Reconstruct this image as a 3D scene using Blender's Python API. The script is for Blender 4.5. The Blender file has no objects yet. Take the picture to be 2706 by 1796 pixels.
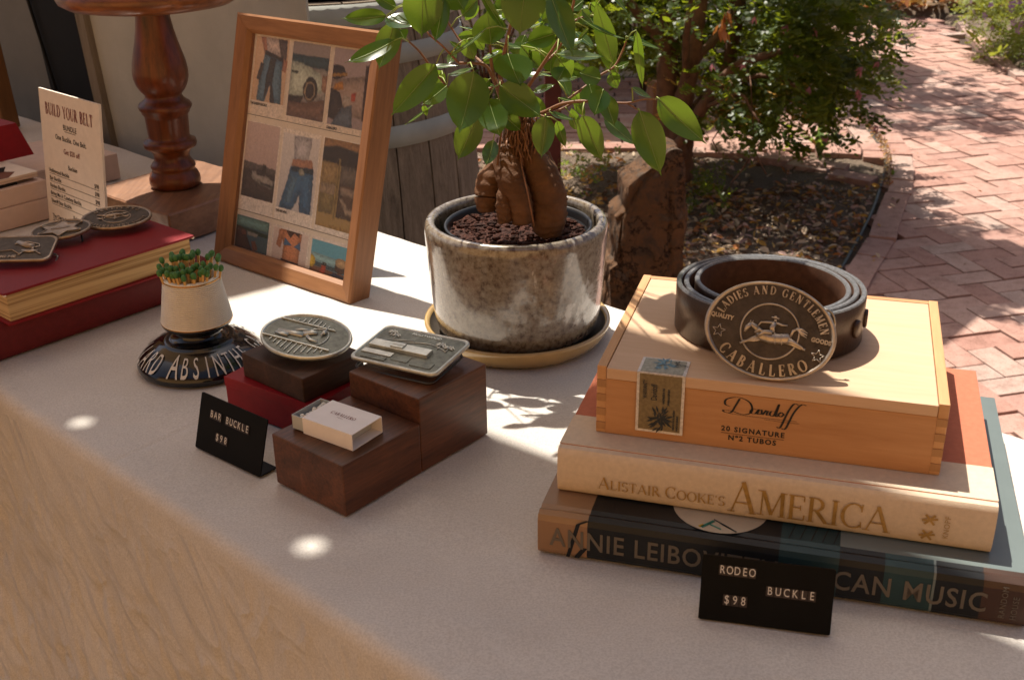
import bpy, bmesh, math, random
import numpy as np
from mathutils import Vector, Matrix, noise
R = math.radians
rnd = random.Random(7)
col = bpy.context.scene.collection
sc = bpy.context.scene
# ------------------------------------------------------------------ camera
F_PX, IW, IH, EYE = 2995.0, 2706.0, 1796.0, 0.47
PITCH, ROLL = 0.4266, -0.0143
cp, sp = math.cos(PITCH), math.sin(PITCH)
FW = Vector((0, cp, -sp)); _r = Vector((1, 0, 0)); _u = Vector((0, sp, cp))
RT = _r*math.cos(ROLL)+_u*math.sin(ROLL); UP = -_r*math.sin(ROLL)+_u*math.cos(ROLL)
cam_d = bpy.data.cameras.new('camera'); cam = bpy.data.objects.new('camera', cam_d); col.objects.link(cam)
cam_d.sensor_width = 36; cam_d.lens = F_PX/IW*36; cam_d.clip_start = .02; cam_d.clip_end = 3000
cam.matrix_world = Matrix(((RT.x, UP.x, -FW.x, 0), (RT.y, UP.y, -FW.y, 0), (RT.z, UP.z, -FW.z, EYE), (0, 0, 0, 1)))
cam_d.dof.use_dof = True; cam_d.dof.focus_distance = 1.0; cam_d.dof.aperture_fstop = 20
sc.camera = cam
G = -.95                                   # ground level; the table top is z = 0
# ------------------------------------------------------------------ light
SUN_TO = Vector((-.215, .375, .90)).normalized()
sun_d = bpy.data.lights.new('sun', 'SUN'); sun_d.energy = 5.0; sun_d.angle = R(.53); sun_d.color = (1, .93, .82)
sun = bpy.data.objects.new('sun', sun_d); col.objects.link(sun)
sun.rotation_euler = (-SUN_TO).to_track_quat('-Z', 'Y').to_euler()
world = bpy.data.worlds.new('World'); sc.world = world; world.use_nodes = True
wt = world.node_tree; bg = wt.nodes['Background']
sky = wt.nodes.new('ShaderNodeTexSky'); sky.sky_type = 'NISHITA'; sky.sun_disc = False
sky.sun_elevation = math.asin(SUN_TO.z); sky.sun_rotation = math.atan2(SUN_TO.x, SUN_TO.y)
sky.dust_density = 5.0; sky.air_density = .7; sky.ozone_density = .3
wt.links.new(sky.outputs[0], bg.inputs[0]); bg.inputs[1].default_value = .072
sc.view_settings.view_transform = 'Standard'; sc.view_settings.look = 'None'
sc.view_settings.exposure = .68; sc.view_settings.gamma = 1; sc.view_settings.use_curve_mapping = False
sc.cycles.max_bounces = 8; sc.cycles.transparent_max_bounces = 12; sc.cycles.sample_clamp_indirect = 6
# ------------------------------------------------------------------ placing
def at(px, py, z):                          # where a sight line meets a level plane
    d = FW + RT*((px-IW/2)/F_PX) - UP*((py-IH/2)/F_PX)
    return Vector((0, 0, EYE)) + d*((z-EYE)/d.z)
def aty(px, py, y):                         # where a sight line meets an upright plane at distance y
    d = FW + RT*((px-IW/2)/F_PX) - UP*((py-IH/2)/F_PX)
    return Vector((0, 0, EYE)) + d*(y/d.y)
# ------------------------------------------------------------------ object helpers
def tag(o, label=None, cat=None, group=None, kind=None):
    if label: o['label'] = label
    if cat: o['category'] = cat
    if group: o['group'] = group
    if kind: o['kind'] = kind
    return o
def thing(name, label, cat, loc=(0, 0, 0), rz=0, group=None, rot=None):
    o = bpy.data.objects.new(name, None); col.objects.link(o); o.location = loc
    o.rotation_euler = rot if rot else (0, 0, rz); o.empty_display_size = .02
    return tag(o, label, cat, group)
def link(name, me, parent=None):
    o = bpy.data.objects.new(name, me); col.objects.link(o)
    if parent: o.parent = parent
    return o
class MB:
    def __init__(s): s.v = []; s.f = []; s.m = []; s.sm = []
    def add(s, vs, fs, mi=0, smooth=False):
        o = len(s.v); s.v += [tuple(v) for v in vs]
        for f in fs: s.f.append(tuple(i+o for i in f)); s.m.append(mi); s.sm.append(smooth)
        return s
    def box(s, x0, x1, y0, y1, z0, z1, mi=0, M=None, bev=0):
        if bev:
            bm = bmesh.new(); bmesh.ops.create_cube(bm, size=1)
            for v in bm.verts: v.co = Vector(((x0+x1)/2+v.co.x*(x1-x0), (y0+y1)/2+v.co.y*(y1-y0), (z0+z1)/2+v.co.z*(z1-z0)))
            bmesh.ops.bevel(bm, geom=bm.edges[:], offset=bev, segments=2, affect='EDGES', profile=.6)
            vs = [v.co.copy() for v in bm.verts]; bm.verts.index_update()
            fs = [[v.index for v in f.verts] for f in bm.faces]; bm.free()
        else:
            vs = [Vector((x, y, z)) for x in (x0, x1) for y in (y0, y1) for z in (z0, z1)]
            fs = [(0, 1, 3, 2), (4, 6, 7, 5), (0, 4, 5, 1), (2, 3, 7, 6), (0, 2, 6, 4), (1, 5, 7, 3)]
        if M: vs = [M@v for v in vs]
        return s.add(vs, fs, mi, False)
    def prism(s, poly, z0, z1, mi=0, M=None):      # poly: list of (x, y), extruded along z
        n = len(poly); vs = [Vector((x, y, z0)) for x, y in poly]+[Vector((x, y, z1)) for x, y in poly]
        if M: vs = [M@v for v in vs]
        return s.add(vs, [tuple(range(n-1, -1, -1)), tuple(range(n, 2*n))]+[(i, (i+1) % n, n+(i+1) % n, n+i) for i in range(n)], mi)
    def lathe(s, prof, n=48, mi=0, M=None, sx=1, sy=1):
        vs = []
        for r, z in prof:
            for k in range(n):
                a = 2*math.pi*k/n; vs.append(Vector((r*sx*math.cos(a), r*sy*math.sin(a), z)))
        if M: vs = [M@v for v in vs]
        fs = []
        for i in range(len(prof)-1):
            for k in range(n): fs.append((i*n+k, i*n+(k+1) % n, (i+1)*n+(k+1) % n, (i+1)*n+k))
        return s.add(vs, fs, mi, True)
    def tube(s, pts, rad, n=8, mi=0, M=None, cap=True, jit=0):
        pts = [Vector(p) for p in pts]; vs = []
        if not hasattr(rad, '__len__'): rad = [rad]*len(pts)
        ref = Vector((0.1, .2, 1)).normalized()
        for i, p in enumerate(pts):
            t = (pts[min(i+1, len(pts)-1)]-pts[max(i-1, 0)]).normalized()
            a = t.cross(ref)
            if a.length < .1: a = t.cross(Vector((1, 0, 0)))
            a.normalize(); b = t.cross(a)
            for k in range(n):
                w = 2*math.pi*k/n; q = (a*math.cos(w)+b*math.sin(w))*rad[i]
                if jit: q *= 1+jit*noise.noise(Vector((p.x*40+k, p.y*40, p.z*40)))
                vs.append(p+q)
        if M: vs = [M@v for v in vs]
        fs = [(i*n+k, i*n+(k+1) % n, (i+1)*n+(k+1) % n, (i+1)*n+k) for i in range(len(pts)-1) for k in range(n)]
        if cap: fs += [tuple(range(n-1, -1, -1)), tuple(range((len(pts)-1)*n, len(pts)*n))]
        return s.add(vs, fs, mi, True)
    def ball(s, c, rx, ry=None, rz=None, mi=0, M=None, n=10):
        ry = ry or rx; rz = rz or rx; vs = []; m = n//2+1
        for i in range(m+1):
            th = math.pi*i/m
            for k in range(n):
                a = 2*math.pi*k/n
                vs.append(Vector((c[0]+rx*math.sin(th)*math.cos(a), c[1]+ry*math.sin(th)*math.sin(a), c[2]-rz*math.cos(th))))
        if M: vs = [M@v for v in vs]
        return s.add(vs, [(i*n+k, i*n+(k+1) % n, (i+1)*n+(k+1) % n, (i+1)*n+k) for i in range(m) for k in range(n)], mi, True)
    def mesh(s, name, mats):
        me = bpy.data.meshes.new(name); me.from_pydata(s.v, [], s.f)
        for m in (mats if isinstance(mats, (list, tuple)) else [mats]): me.materials.append(m)
        me.polygons.foreach_set('material_index', s.m); me.polygons.foreach_set('use_smooth', s.sm); me.update(); return me
    def build(s, name, mats, parent=None):
        return link(name, s.mesh(name, mats), parent)
def smooth_angle(o, a=35):
    me = o.data; me.polygons.foreach_set('use_smooth', [True]*len(me.polygons))
    bm = bmesh.new(); bm.from_mesh(me); bmesh.ops.remove_doubles(bm, verts=bm.verts, dist=1e-6)
    for e in bm.edges:
        if len(e.link_faces) == 2 and e.calc_face_angle(0) > R(a): e.smooth = False
    bm.to_mesh(me); bm.free(); return o
# ------------------------------------------------------------------ materials
def new_mat(name):
    m = bpy.data.materials.new(name); m.use_nodes = True
    return m, m.node_tree.nodes, m.node_tree.links, m.node_tree.nodes['Principled BSDF']
def rgb(r, g, b): return (r, g, b, 1)
def mapped(N, L, scale=(1, 1, 1), rot=(0, 0, 0), coord='Object'):
    tc = N.new('ShaderNodeTexCoord'); mp = N.new('ShaderNodeMapping'); mp.inputs['Scale'].default_value = scale
    mp.inputs['Rotation'].default_value = rot; L.new(tc.outputs[coord], mp.inputs[0]); return mp.outputs[0]
def noise_n(N, L, vec, scale, detail=4, rough=.6, dist=0):
    n = N.new('ShaderNodeTexNoise'); n.inputs['Scale'].default_value = scale; n.inputs['Detail'].default_value = detail
    n.inputs['Roughness'].default_value = rough; n.inputs['Distortion'].default_value = dist
    if vec: L.new(vec, n.inputs['Vector'])
    return n
def ramp(N, L, fac, stops):
    r = N.new('ShaderNodeValToRGB'); e = r.color_ramp.elements
    e[0].position, e[0].color = stops[0]; e[1].position, e[1].color = stops[-1]
    for p, c in stops[1:-1]: x = e.new(p); x.color = c
    L.new(fac, r.inputs[0]); return r.outputs[0]
def bump(N, L, h, strength, dist, P, prev=None):
    b = N.new('ShaderNodeBump'); b.inputs['Strength'].default_value = strength; b.inputs['Distance'].default_value = dist
    L.new(h, b.inputs['Height'])
    if prev: L.new(prev, b.inputs['Normal'])
    L.new(b.outputs[0], P.inputs['Normal']); return b.outputs[0]
def plain(name, c, rough=.6, metal=0, var=.12, sc_=60, bmp=.15, coat=0, spec=.5, dist=.0005):
    m, N, L, P = new_mat(name); v = mapped(N, L)
    n = noise_n(N, L, v, sc_, 5)
    lo = tuple(x*(1-var) for x in c[:3])+(1,); hi = tuple(min(1, x*(1+var)) for x in c[:3])+(1,)
    L.new(ramp(N, L, n.outputs[0], [(.3, lo), (.7, hi)]), P.inputs['Base Color'])
    P.inputs['Roughness'].default_value = rough; P.inputs['Metallic'].default_value = metal
    P.inputs['Coat Weight'].default_value = coat; P.inputs['Coat Roughness'].default_value = .06
    P.inputs['Specular IOR Level'].default_value = spec
    if bmp:
        n2 = noise_n(N, L, v, sc_*6, 4); bump(N, L, n2.outputs[0], bmp, dist, P)
    return m
def wood(name, dark, light, axis='X', scale=1.0, rough=.5, coat=0, ring=14, bmp=.25, contrast=.25, spec=.4):
    m, N, L, P = new_mat(name)
    st = {'X': (1.2, 14, 14), 'Y': (14, 1.2, 14), 'Z': (14, 14, 1.2)}[axis]
    v = mapped(N, L, tuple(s*scale for s in st))
    n1 = noise_n(N, L, v, 2.2, 6, .62, 1.2); n2 = noise_n(N, L, v, ring, 5, .7, .4)
    mx = N.new('ShaderNodeMath'); mx.operation = 'MULTIPLY_ADD'; mx.inputs[1].default_value = .55
    L.new(n1.outputs[0], mx.inputs[0]); m2 = N.new('ShaderNodeMath'); m2.operation = 'MULTIPLY'; m2.inputs[1].default_value = .45
    L.new(n2.outputs[0], m2.inputs[0]); L.new(m2.outputs[0], mx.inputs[2])
    L.new(ramp(N, L, mx.outputs[0], [(.5-contrast*.7, dark+(1,)), (.5+contrast*.7, light+(1,))]), P.inputs['Base Color'])
    P.inputs['Roughness'].default_value = rough; P.inputs['Coat Weight'].default_value = coat; P.inputs['Coat Roughness'].default_value = .12
    P.inputs['Specular IOR Level'].default_value = spec
    bump(N, L, mx.outputs[0], bmp, .0006, P); return m
M = {}
# cloth: woven cotton, a little translucent
def cloth_mat(drape=False):
    m, N, L, P = new_mat('table_cloth'); v = mapped(N, L)
    big = noise_n(N, L, v, 7, 4, .6, .3)
    vs = mapped(N, L, (60, 420, 60), (0, 0, R(-43))); streak = noise_n(N, L, vs, 1.0, 3)
    fine = noise_n(N, L, v, 900, 2)
    wr = noise_n(N, L, mapped(N, L, (14, 30, 22), (0, .4, R(-35))), 1.6, 6, .62, 1.6)
    cb_ = ramp(N, L, big.outputs[0], [(.3, rgb(.62, .58, .53)), (.7, rgb(.72, .68, .62))]); wv = noise_n(N, L, v, 620, 2, .7)
    wc = ramp(N, L, wv.outputs[0], [(.36, rgb(.86, .85, .84)), (.62, rgb(1.06, 1.06, 1.06))]); mm = N.new('ShaderNodeMix'); mm.data_type = 'RGBA'; mm.blend_type = 'MULTIPLY'; mm.inputs[0].default_value = 1
    L.new(cb_, mm.inputs[6]); L.new(wc, mm.inputs[7]); L.new(mm.outputs[2], P.inputs['Base Color'])
    P.inputs['Roughness'].default_value = .9; P.inputs['Sheen Weight'].default_value = .15; P.inputs['Specular IOR Level'].default_value = .2
    if drape:                                # diagonal crinkles in the hanging front
        geo = N.new('ShaderNodeNewGeometry'); cx = N.new('ShaderNodeCombineXYZ')
        for k_, vec_, sc_ in ((0, (.584, -.546, .6), 20), (1, (.438, -.41, -.8), 11)):
            dt = N.new('ShaderNodeVectorMath'); dt.operation = 'DOT_PRODUCT'; dt.inputs[1].default_value = tuple(q*sc_ for q in vec_); L.new(geo.outputs['Position'], dt.inputs[0]); L.new(dt.outputs['Value'], cx.inputs[k_])
        wr = noise_n(N, L, cx.outputs[0], 1.0, 4, .5, 1.0); wr.noise_type = 'RIDGED_MULTIFRACTAL'
        wr.inputs['Offset'].default_value = .9; wr.inputs['Gain'].default_value = 1.6
    b = bump(N, L, wr.outputs[0], .42 if drape else .28, .007 if drape else .004, P)
    if drape:
        w2 = noise_n(N, L, mapped(N, L, (7, 7, 10), (0, .3, R(-43))), 2.2, 2, .45, 1.4); w2.noise_type = 'RIDGED_MULTIFRACTAL'; b = bump(N, L, w2.outputs[0], .35, .006, P, b); b = bump(N, L, streak.outputs[0], .35, .0008, P, b); bump(N, L, fine.outputs[0], .3, .0006, P, b)
    tr = N.new('ShaderNodeBsdfTranslucent'); tr.inputs[0].default_value = rgb(.8, .62, .45)
    mx = N.new('ShaderNodeMixShader'); mx.inputs[0].default_value = .12
    L.new(P.outputs[0], mx.inputs[1]); L.new(tr.outputs[0], mx.inputs[2]); L.new(mx.outputs[0], N['Material Output'].inputs[0])
    return m
M['cloth'] = cloth_mat(); M['cloth_drape'] = cloth_mat(True)
M['walnut'] = wood('walnut', (.020, .006, .003), (.165, .058, .022), 'Y', 1.6, .45, .1, 16, .3, .26)
M['walnut_dull'] = wood('walnut_dull', (.018, .008, .004), (.085, .036, .018), 'Y', 1.6, .6, 0, 16, .3)
M['turned'] = wood('turned_wood', (.014, .004, .002), (.26, .060, .010), 'Z', .9, .38, .22, 9, .2, .30, .35)
M['plank_old'] = wood('rustic_plank', (.09, .032, .013), (.42, .21, .11), 'Y', .7, .5, .25, 12, 1.0, .35)
M['frame_wood'] = wood('frame_wood', (.19, .082, .032), (.42, .20, .085), 'X', 2.0, .48, .05, 10, .12, .32)
M['frame_wood_v'] = wood('frame_wood_upright', (.17, .070, .026), (.38, .17, .070), 'Z', 2.0, .48, .05, 10, .12, .32)
M['cedar'] = wood('cedar', (.38, .17, .062), (.56, .31, .145), 'X', 1.6, .6, 0, 14, .12, .4)
M['post_wood'] = wood('post_wood', (.13, .055, .018), (.27, .13, .045), 'Z', 1, .6, 0, 8, .2)
M['stave'] = wood('barrel_stave', (.07, .054, .040), (.38, .30, .22), 'Z', 2.6, .9, 0, 26, 1.2, .34, .1)
M['hoop'] = plain('galvanised_hoop', (.36, .37, .33), .7, .2, .12, 14, .2)
M['board'] = plain('painted_board', (.42, .42, .38), .8, 0, .10, 9, .4, dist=.002)
def streaked(m):
    N, L = m.node_tree.nodes, m.node_tree.links; P = N['Principled BSDF']; n = noise_n(N, L, mapped(N, L, (90, 90, 6)), 1, 4); n2 = noise_n(N, L, mapped(N, L, (16, 16, 40)), 1, 4); x = bump(N, L, n.outputs[0], .5, .002, P); bump(N, L, n2.outputs[0], .4, .003, P, x)
streaked(M['board'])
M['board_edge'] = wood('board_edge', (.12, .10, .075), (.25, .21, .16), 'Z', 1, .8)
M['black'] = plain('matt_black', (.008, .008, .008), .75, 0, .2, 30, .1, spec=.25)
M['black_sign'] = plain('black_sign', (.003, .003, .0035), .5, 0, .3, 40, .1, spec=.12)
M['tile'] = plain('letter_tile', (.018, .009, .011), .35, 0, .2, 40, 0)
M['white_print'] = plain('white_print', (.62, .6, .56), .6, 0, .05, 60, 0)
M['card'] = plain('card_stock', (.74, .65, .55), .75, 0, .05, 80, .15)
M['card_edge'] = plain('card_edge', (.8, .72, .62), .7, 0, .05, 80, .1)
M['ink_red'] = plain('ink_red', (.16, .02, .014), .6, 0, .1, 60, 0)
M['ink'] = plain('ink', (.012, .01, .009), .6, 0, .1, 60, 0)
M['red_book'] = plain('red_book_cloth', (.21, .004, .008), .55, 0, .12, 300, .5, dist=.0003, spec=.3)
M['red_book2'] = plain('dark_red_book_cloth', (.13, .012, .012), .55, 0, .14, 120, .4, dist=.0003, spec=.3)
M['red_box'] = plain('red_paper', (.24, .004, .010), .5, 0, .12, 80, .15, spec=.35)
M['pinkish'] = plain('blush_book', (.60, .44, .36), .8, 0, .05, 80, .2)
M['cream_linen'] = plain('cream_linen', (.62, .50, .37), .85, 0, .07, 260, .7, dist=.0004, spec=.2)
M['orange_cloth'] = plain('terracotta_book_cloth', (.45, .15, .085), .8, 0, .08, 260, .5, dist=.0003, spec=.2)
M['gold'] = plain('gold_foil', (.42, .25, .07), .42, .25, .3, 200, .1)
M['jacket_black'] = plain('jacket_black', (.010, .012, .014), .42, 0, .3, 20, .1, spec=.3)
M['jacket_teal'] = plain('jacket_teal', (.018, .045, .05), .42, 0, .3, 14, .1, spec=.3)
M['jacket_grey'] = plain('jacket_grey', (.13, .16, .155), .38, 0, .12, 8, .1)
M['jacket_tan'] = plain('jacket_tan', (.28, .16, .08), .35, 0, .2, 12, .1)
M['jacket_brown'] = plain('jacket_brown', (.055, .028, .018), .35, 0, .3, 12, .1, spec=.3)
M['jacket_letter'] = plain('jacket_letter', (.125, .105, .078), .4, 0, .1, 50, 0)
M['vinyl_label'] = plain('round_label', (.42, .36, .27), .4, 0, .06, 30, 0)
M['leather_out'] = plain('leather_outside', (.040, .021, .013), .33, 0, .3, 70, .4, spec=.5)
M['leather_in'] = plain('leather_inside', (.075, .033, .017), .8, 0, .25, 160, .5, spec=.25)
M['leather_edge'] = plain('leather_edge', (.15, .145, .14), .35, 0, .5, 500, 1.0, coat=.5, dist=.0010)
M['steel'] = plain('steel_wire', (.35, .32, .28), .3, 1, .15, 60, .1)
M['dark_wire'] = plain('dark_wire', (.08, .075, .07), .4, 1, .15, 60, .1)
M['brass'] = plain('antique_brass', (.48, .41, .33), .40, .85, .3, 90, .25)
M['brass_dark'] = plain('antique_recess', (.070, .054, .040), .55, .5, .35, 160, .4)
M['pewter'] = plain('pewter', (.60, .61, .54), .42, .8, .25, 90, .25)
M['pewter_dark'] = plain('pewter_recess', (.19, .20, .165), .5, .6, .35, 160, .4)
M['bronze'] = plain('bronze', (.38, .30, .22), .40, .85, .3, 90, .25)
M['bronze_dark'] = plain('bronze_recess', (.085, .068, .052), .55, .6, .35, 160, .4)
M['ceramic_white'] = plain('ribbed_ceramic', (.74, .70, .61), .6, 0, .06, 90, .4)
M['ceramic_black'] = plain('black_glaze', (.006, .006, .008), .16, 0, .2, 20, 0, coat=.3)
M['gold_rim'] = plain('gold_rim', (.55, .27, .07), .25, 1, .1, 60, 0)
M['match_wood'] = plain('match_wood', (.62, .38, .13), .7, 0, .12, 200, .2)
M['match_green'] = plain('match_green', (.05, .16, .035), .6, 0, .2, 300, .4)
M['match_white'] = plain('match_white', (.72, .66, .52), .6, 0, .1, 300, .2)
M['match_tip'] = plain('match_tip', (.75, .72, .62), .6, 0, .06, 300, .2)
M['paper_white'] = plain('matchbox_paper', (.80, .75, .71), .7, 0, .03, 90, .1)
M['tray_grey'] = plain('tray_board', (.45, .47, .45), .8, 0, .05, 90, .1)
M['saucer'] = plain('saucer_glaze', (.42, .27, .10), .22, 0, .15, 30, .1, coat=.6)
M['nursery'] = plain('nursery_pot', (.012, .012, .013), .35, 0, .2, 40, .1)
M['potting'] = plain('potting_soil', (.060, .017, .008), .95, 0, .8, 90, 1.0, dist=.003)
M['root'] = plain('ficus_root', (.12, .056, .026), .72, 0, .35, 40, .7, dist=.0015, spec=.25)
M['twig'] = plain('ficus_twig', (.22, .095, .042), .6, 0, .25, 120, .4)
M['petiole'] = plain('petiole', (.30, .36, .08), .5, 0, .2, 120, .1)
M['bark'] = plain('shrub_bark', (.14, .068, .040), .85, 0, .35, 30, .9, dist=.003)
def rock_mat():
    m, N, L, P = new_mat('rock'); v = mapped(N, L); a = noise_n(N, L, v, 9, 12, .72, .6); b = noise_n(N, L, v, 60, 10, .75)
    vo = N.new('ShaderNodeTexVoronoi'); vo.feature = 'DISTANCE_TO_EDGE'; vo.inputs['Scale'].default_value = 6; wv = noise_n(N, L, v, 8, 6, .7)
    mv = N.new('ShaderNodeMix'); mv.data_type = 'RGBA'; mv.inputs[0].default_value = .35; L.new(v, mv.inputs[6]); L.new(wv.outputs[1], mv.inputs[7]); L.new(mv.outputs[2], vo.inputs['Vector'])
    cr = ramp(N, L, vo.outputs[0], [(0, rgb(.15, .13, .12)), (.035, rgb(1, 1, 1))])
    c = ramp(N, L, a.outputs[0], [(.30, rgb(.035, .027, .022)), (.42, rgb(.10, .062, .040)), (.52, rgb(.17, .085, .040)), (.60, rgb(.11, .075, .052)), (.75, rgb(.24, .17, .12))])
    mx = N.new('ShaderNodeMix'); mx.data_type = 'RGBA'; mx.blend_type = 'MULTIPLY'; mx.inputs[0].default_value = 1; L.new(c, mx.inputs[6]); L.new(cr, mx.inputs[7])
    L.new(mx.outputs[2], P.inputs['Base Color']); P.inputs['Roughness'].default_value = .92; P.inputs['Specular IOR Level'].default_value = .25
    x = bump(N, L, cr, .7, .012, P); x = bump(N, L, a.outputs[0], 1, .03, P, x); bump(N, L, b.outputs[0], 1, .006, P, x); return m
M['rock'] = rock_mat()
M['hose'] = plain('drip_hose', (.035, .042, .038), .5, 0, .2, 30, .1)
M['fence'] = plain('fence_paint', (.74, .70, .60), .7, 0, .08, 10, .3)
M['red_timber'] = plain('red_timber', (.10, .018, .018), .7, 0, .3, 20, .5)
M['warm_timber'] = wood('warm_timber', (.16, .07, .035), (.33, .17, .09), 'Z', 1, .8)
M['purple_pot'] = plain('purple_pot', (.035, .010, .022), .35, 0, .3, 12, .2)
def pot_mat():
    m, N, L, P = new_mat('speckled_glaze'); v = mapped(N, L)
    a = noise_n(N, L, v, 190, 4, .7); b = noise_n(N, L, v, 26, 4, .6)
    c1 = ramp(N, L, a.outputs[0], [(.34, rgb(.085, .055, .038)), (.47, rgb(.19, .155, .115)), (.66, rgb(.28, .245, .195))])
    c2 = ramp(N, L, b.outputs[0], [(.35, rgb(.88, .84, .80)), (.7, rgb(1.08, 1.08, 1.05))])
    mx = N.new('ShaderNodeMix'); mx.data_type = 'RGBA'; mx.blend_type = 'MULTIPLY'; mx.inputs[0].default_value = 1
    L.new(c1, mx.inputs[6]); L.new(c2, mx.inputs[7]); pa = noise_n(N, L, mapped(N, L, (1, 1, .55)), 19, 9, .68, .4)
    pr_ = ramp(N, L, pa.outputs[0], [(.595, rgb(0, 0, 0)), (.625, rgb(1, 1, 1))]); m3 = N.new('ShaderNodeMix'); m3.data_type = 'RGBA'; L.new(pr_, m3.inputs[0]); L.new(mx.outputs[2], m3.inputs[6]); m3.inputs[7].default_value = rgb(.46, .43, .38); L.new(m3.outputs[2], P.inputs['Base Color'])  # pale patches painted into the colour to stand for reflections on the glaze
    P.inputs['Roughness'].default_value = .25; P.inputs['Coat Weight'].default_value = 1; P.inputs['Coat Roughness'].default_value = .015
    P.inputs['Coat IOR'].default_value = 1.62
    w = noise_n(N, L, v, 42, 5, .55); cb = N.new('ShaderNodeBump'); cb.inputs['Strength'].default_value = .5; cb.inputs['Distance'].default_value = .0016
    L.new(w.outputs[0], cb.inputs['Height']); L.new(cb.outputs[0], P.inputs['Coat Normal']); return m
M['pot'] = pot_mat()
def page_mat(name, c, axis=2):
    m, N, L, P = new_mat(name); s = [6, 6, 6]; s[axis] = 900
    n = noise_n(N, L, mapped(N, L, tuple(s)), 1, 3, .6, .35); s2 = [3, 3, 3]; s2[axis] = 260
    n2 = noise_n(N, L, mapped(N, L, tuple(s2)), 1, 3, .6, .6)
    L.new(ramp(N, L, n2.outputs[0], [(.35, rgb(c[0]*.5, c[1]*.42, c[2]*.35)), (.55, rgb(*c))]), P.inputs['Base Color'])
    P.inputs['Roughness'].default_value = .9; b = bump(N, L, n.outputs[0], .6, .0006, P); bump(N, L, n2.outputs[0], .8, .001, P, b); return m
M['pages'] = page_mat('old_pages', (.60, .42, .20)); M['pages_white'] = page_mat('white_pages', (.66, .52, .42))
def brick_mat():
    m, N, L, P = new_mat('paving_brick'); v = mapped(N, L)
    oi = N.new('ShaderNodeObjectInfo'); ge = N.new('ShaderNodeNewGeometry')
    ad = N.new('ShaderNodeMath'); ad.operation = 'ADD'; L.new(oi.outputs['Random'], ad.inputs[0]); L.new(ge.outputs['Random Per Island'], ad.inputs[1])
    fr = N.new('ShaderNodeMath'); fr.operation = 'FRACT'; L.new(ad.outputs[0], fr.inputs[0])
    c = ramp(N, L, fr.outputs[0], [(0, rgb(.35, .19, .15)), (.3, rgb(.42, .255, .205)), (.55, rgb(.37, .215, .175)), (.8, rgb(.45, .285, .23)), (1, rgb(.40, .29, .245))])
    tc = N.new('ShaderNodeTexCoord'); gp = N.new('ShaderNodeNewGeometry')
    n = noise_n(N, L, gp.outputs['Position'], 18, 8, .75); n2 = noise_n(N, L, gp.outputs['Position'], 160, 4, .7)
    c2 = ramp(N, L, n.outputs[0], [(.3, rgb(.62, .58, .56)), (.5, rgb(1, 1, 1)), (.72, rgb(1.12, 1.18, 1.2))])
    c3 = ramp(N, L, n2.outputs[0], [(.3, rgb(.55, .5, .5)), (.45, rgb(1, 1, 1)), (.8, rgb(1.05, 1.05, 1.05))])
    def mul(a, b):
        mx = N.new('ShaderNodeMix'); mx.data_type = 'RGBA'; mx.blend_type = 'MULTIPLY'; mx.inputs[0].default_value = 1
        L.new(a, mx.inputs[6]); L.new(b, mx.inputs[7]); return mx.outputs[2]
    L.new(mul(mul(c, c2), c3), P.inputs['Base Color']); P.inputs['Roughness'].default_value = .9; P.inputs['Specular IOR Level'].default_value = .25
    bump(N, L, n2.outputs[0], .6, .003, P); return m
M['brick'] = brick_mat()
def soil_mat(name, a, b):
    m, N, L, P = new_mat(name); g = N.new('ShaderNodeNewGeometry')
    n = noise_n(N, L, g.outputs['Position'], 30, 8, .75); n2 = noise_n(N, L, g.outputs['Position'], 140, 5, .7)
    L.new(ramp(N, L, n2.outputs[0], [(.32, rgb(*a)), (.68, rgb(*b))]), P.inputs['Base Color'])
    P.inputs['Roughness'].default_value = .95; x = bump(N, L, n.outputs[0], 1, .02, P); bump(N, L, n2.outputs[0], 1, .008, P, x); return m
M['soil'] = soil_mat('bed_soil', (.10, .065, .042), (.30, .22, .155)); M['sand'] = soil_mat('joint_sand', (.05, .03, .02), (.12, .075, .05))
M['ground'] = soil_mat('garden_ground', (.10, .065, .04), (.24, .17, .11))
def leaf_mat(name, top, under_t, rough=.3, tr=.35, spec=.5, veins=0, rand=.25):
    m, N, L, P = new_mat(name); v = mapped(N, L); n = noise_n(N, L, v, 30, 4)
    ge = N.new('ShaderNodeNewGeometry'); oi = N.new('ShaderNodeObjectInfo')
    ad = N.new('ShaderNodeMath'); ad.operation = 'ADD'; L.new(ge.outputs['Random Per Island'], ad.inputs[0]); L.new(n.outputs[0], ad.inputs[1])
    ml = N.new('ShaderNodeMath'); ml.operation = 'MULTIPLY'; ml.inputs[1].default_value = .5; L.new(ad.outputs[0], ml.inputs[0])
    lo = tuple(x*(1-rand) for x in top)+(1,); hi = tuple(x*(1+rand) for x in top)+(1,)
    L.new(ramp(N, L, ml.outputs[0], [(.25, lo), (.75, hi)]), P.inputs['Base Color'])
    P.inputs['Roughness'].default_value = rough; P.inputs['Specular IOR Level'].default_value = spec
    t = N.new('ShaderNodeBsdfTranslucent'); t.inputs[0].default_value = under_t+(1,)
    mx = N.new('ShaderNodeMixShader'); mx.inputs[0].default_value = tr
    L.new(P.outputs[0], mx.inputs[1]); L.new(t.outputs[0], mx.inputs[2]); L.new(mx.outputs[0], N['Material Output'].inputs[0])
    n2 = noise_n(N, L, v, 90, 3); bump(N, L, n2.outputs[0], .12, .001, P)
    return m
M['leaf'] = leaf_mat('ficus_leaf', (.014, .046, .010), (.34, .52, .03), .22, .33, .65)
M['leaf_vein'] = plain('leaf_midrib', (.22, .30, .08), .5, 0, .1, 80, 0)
M['shrub_leaf'] = leaf_mat('shrub_leaf', (.040, .070, .012), (.36, .42, .02), .40, .38, .4)
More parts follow.
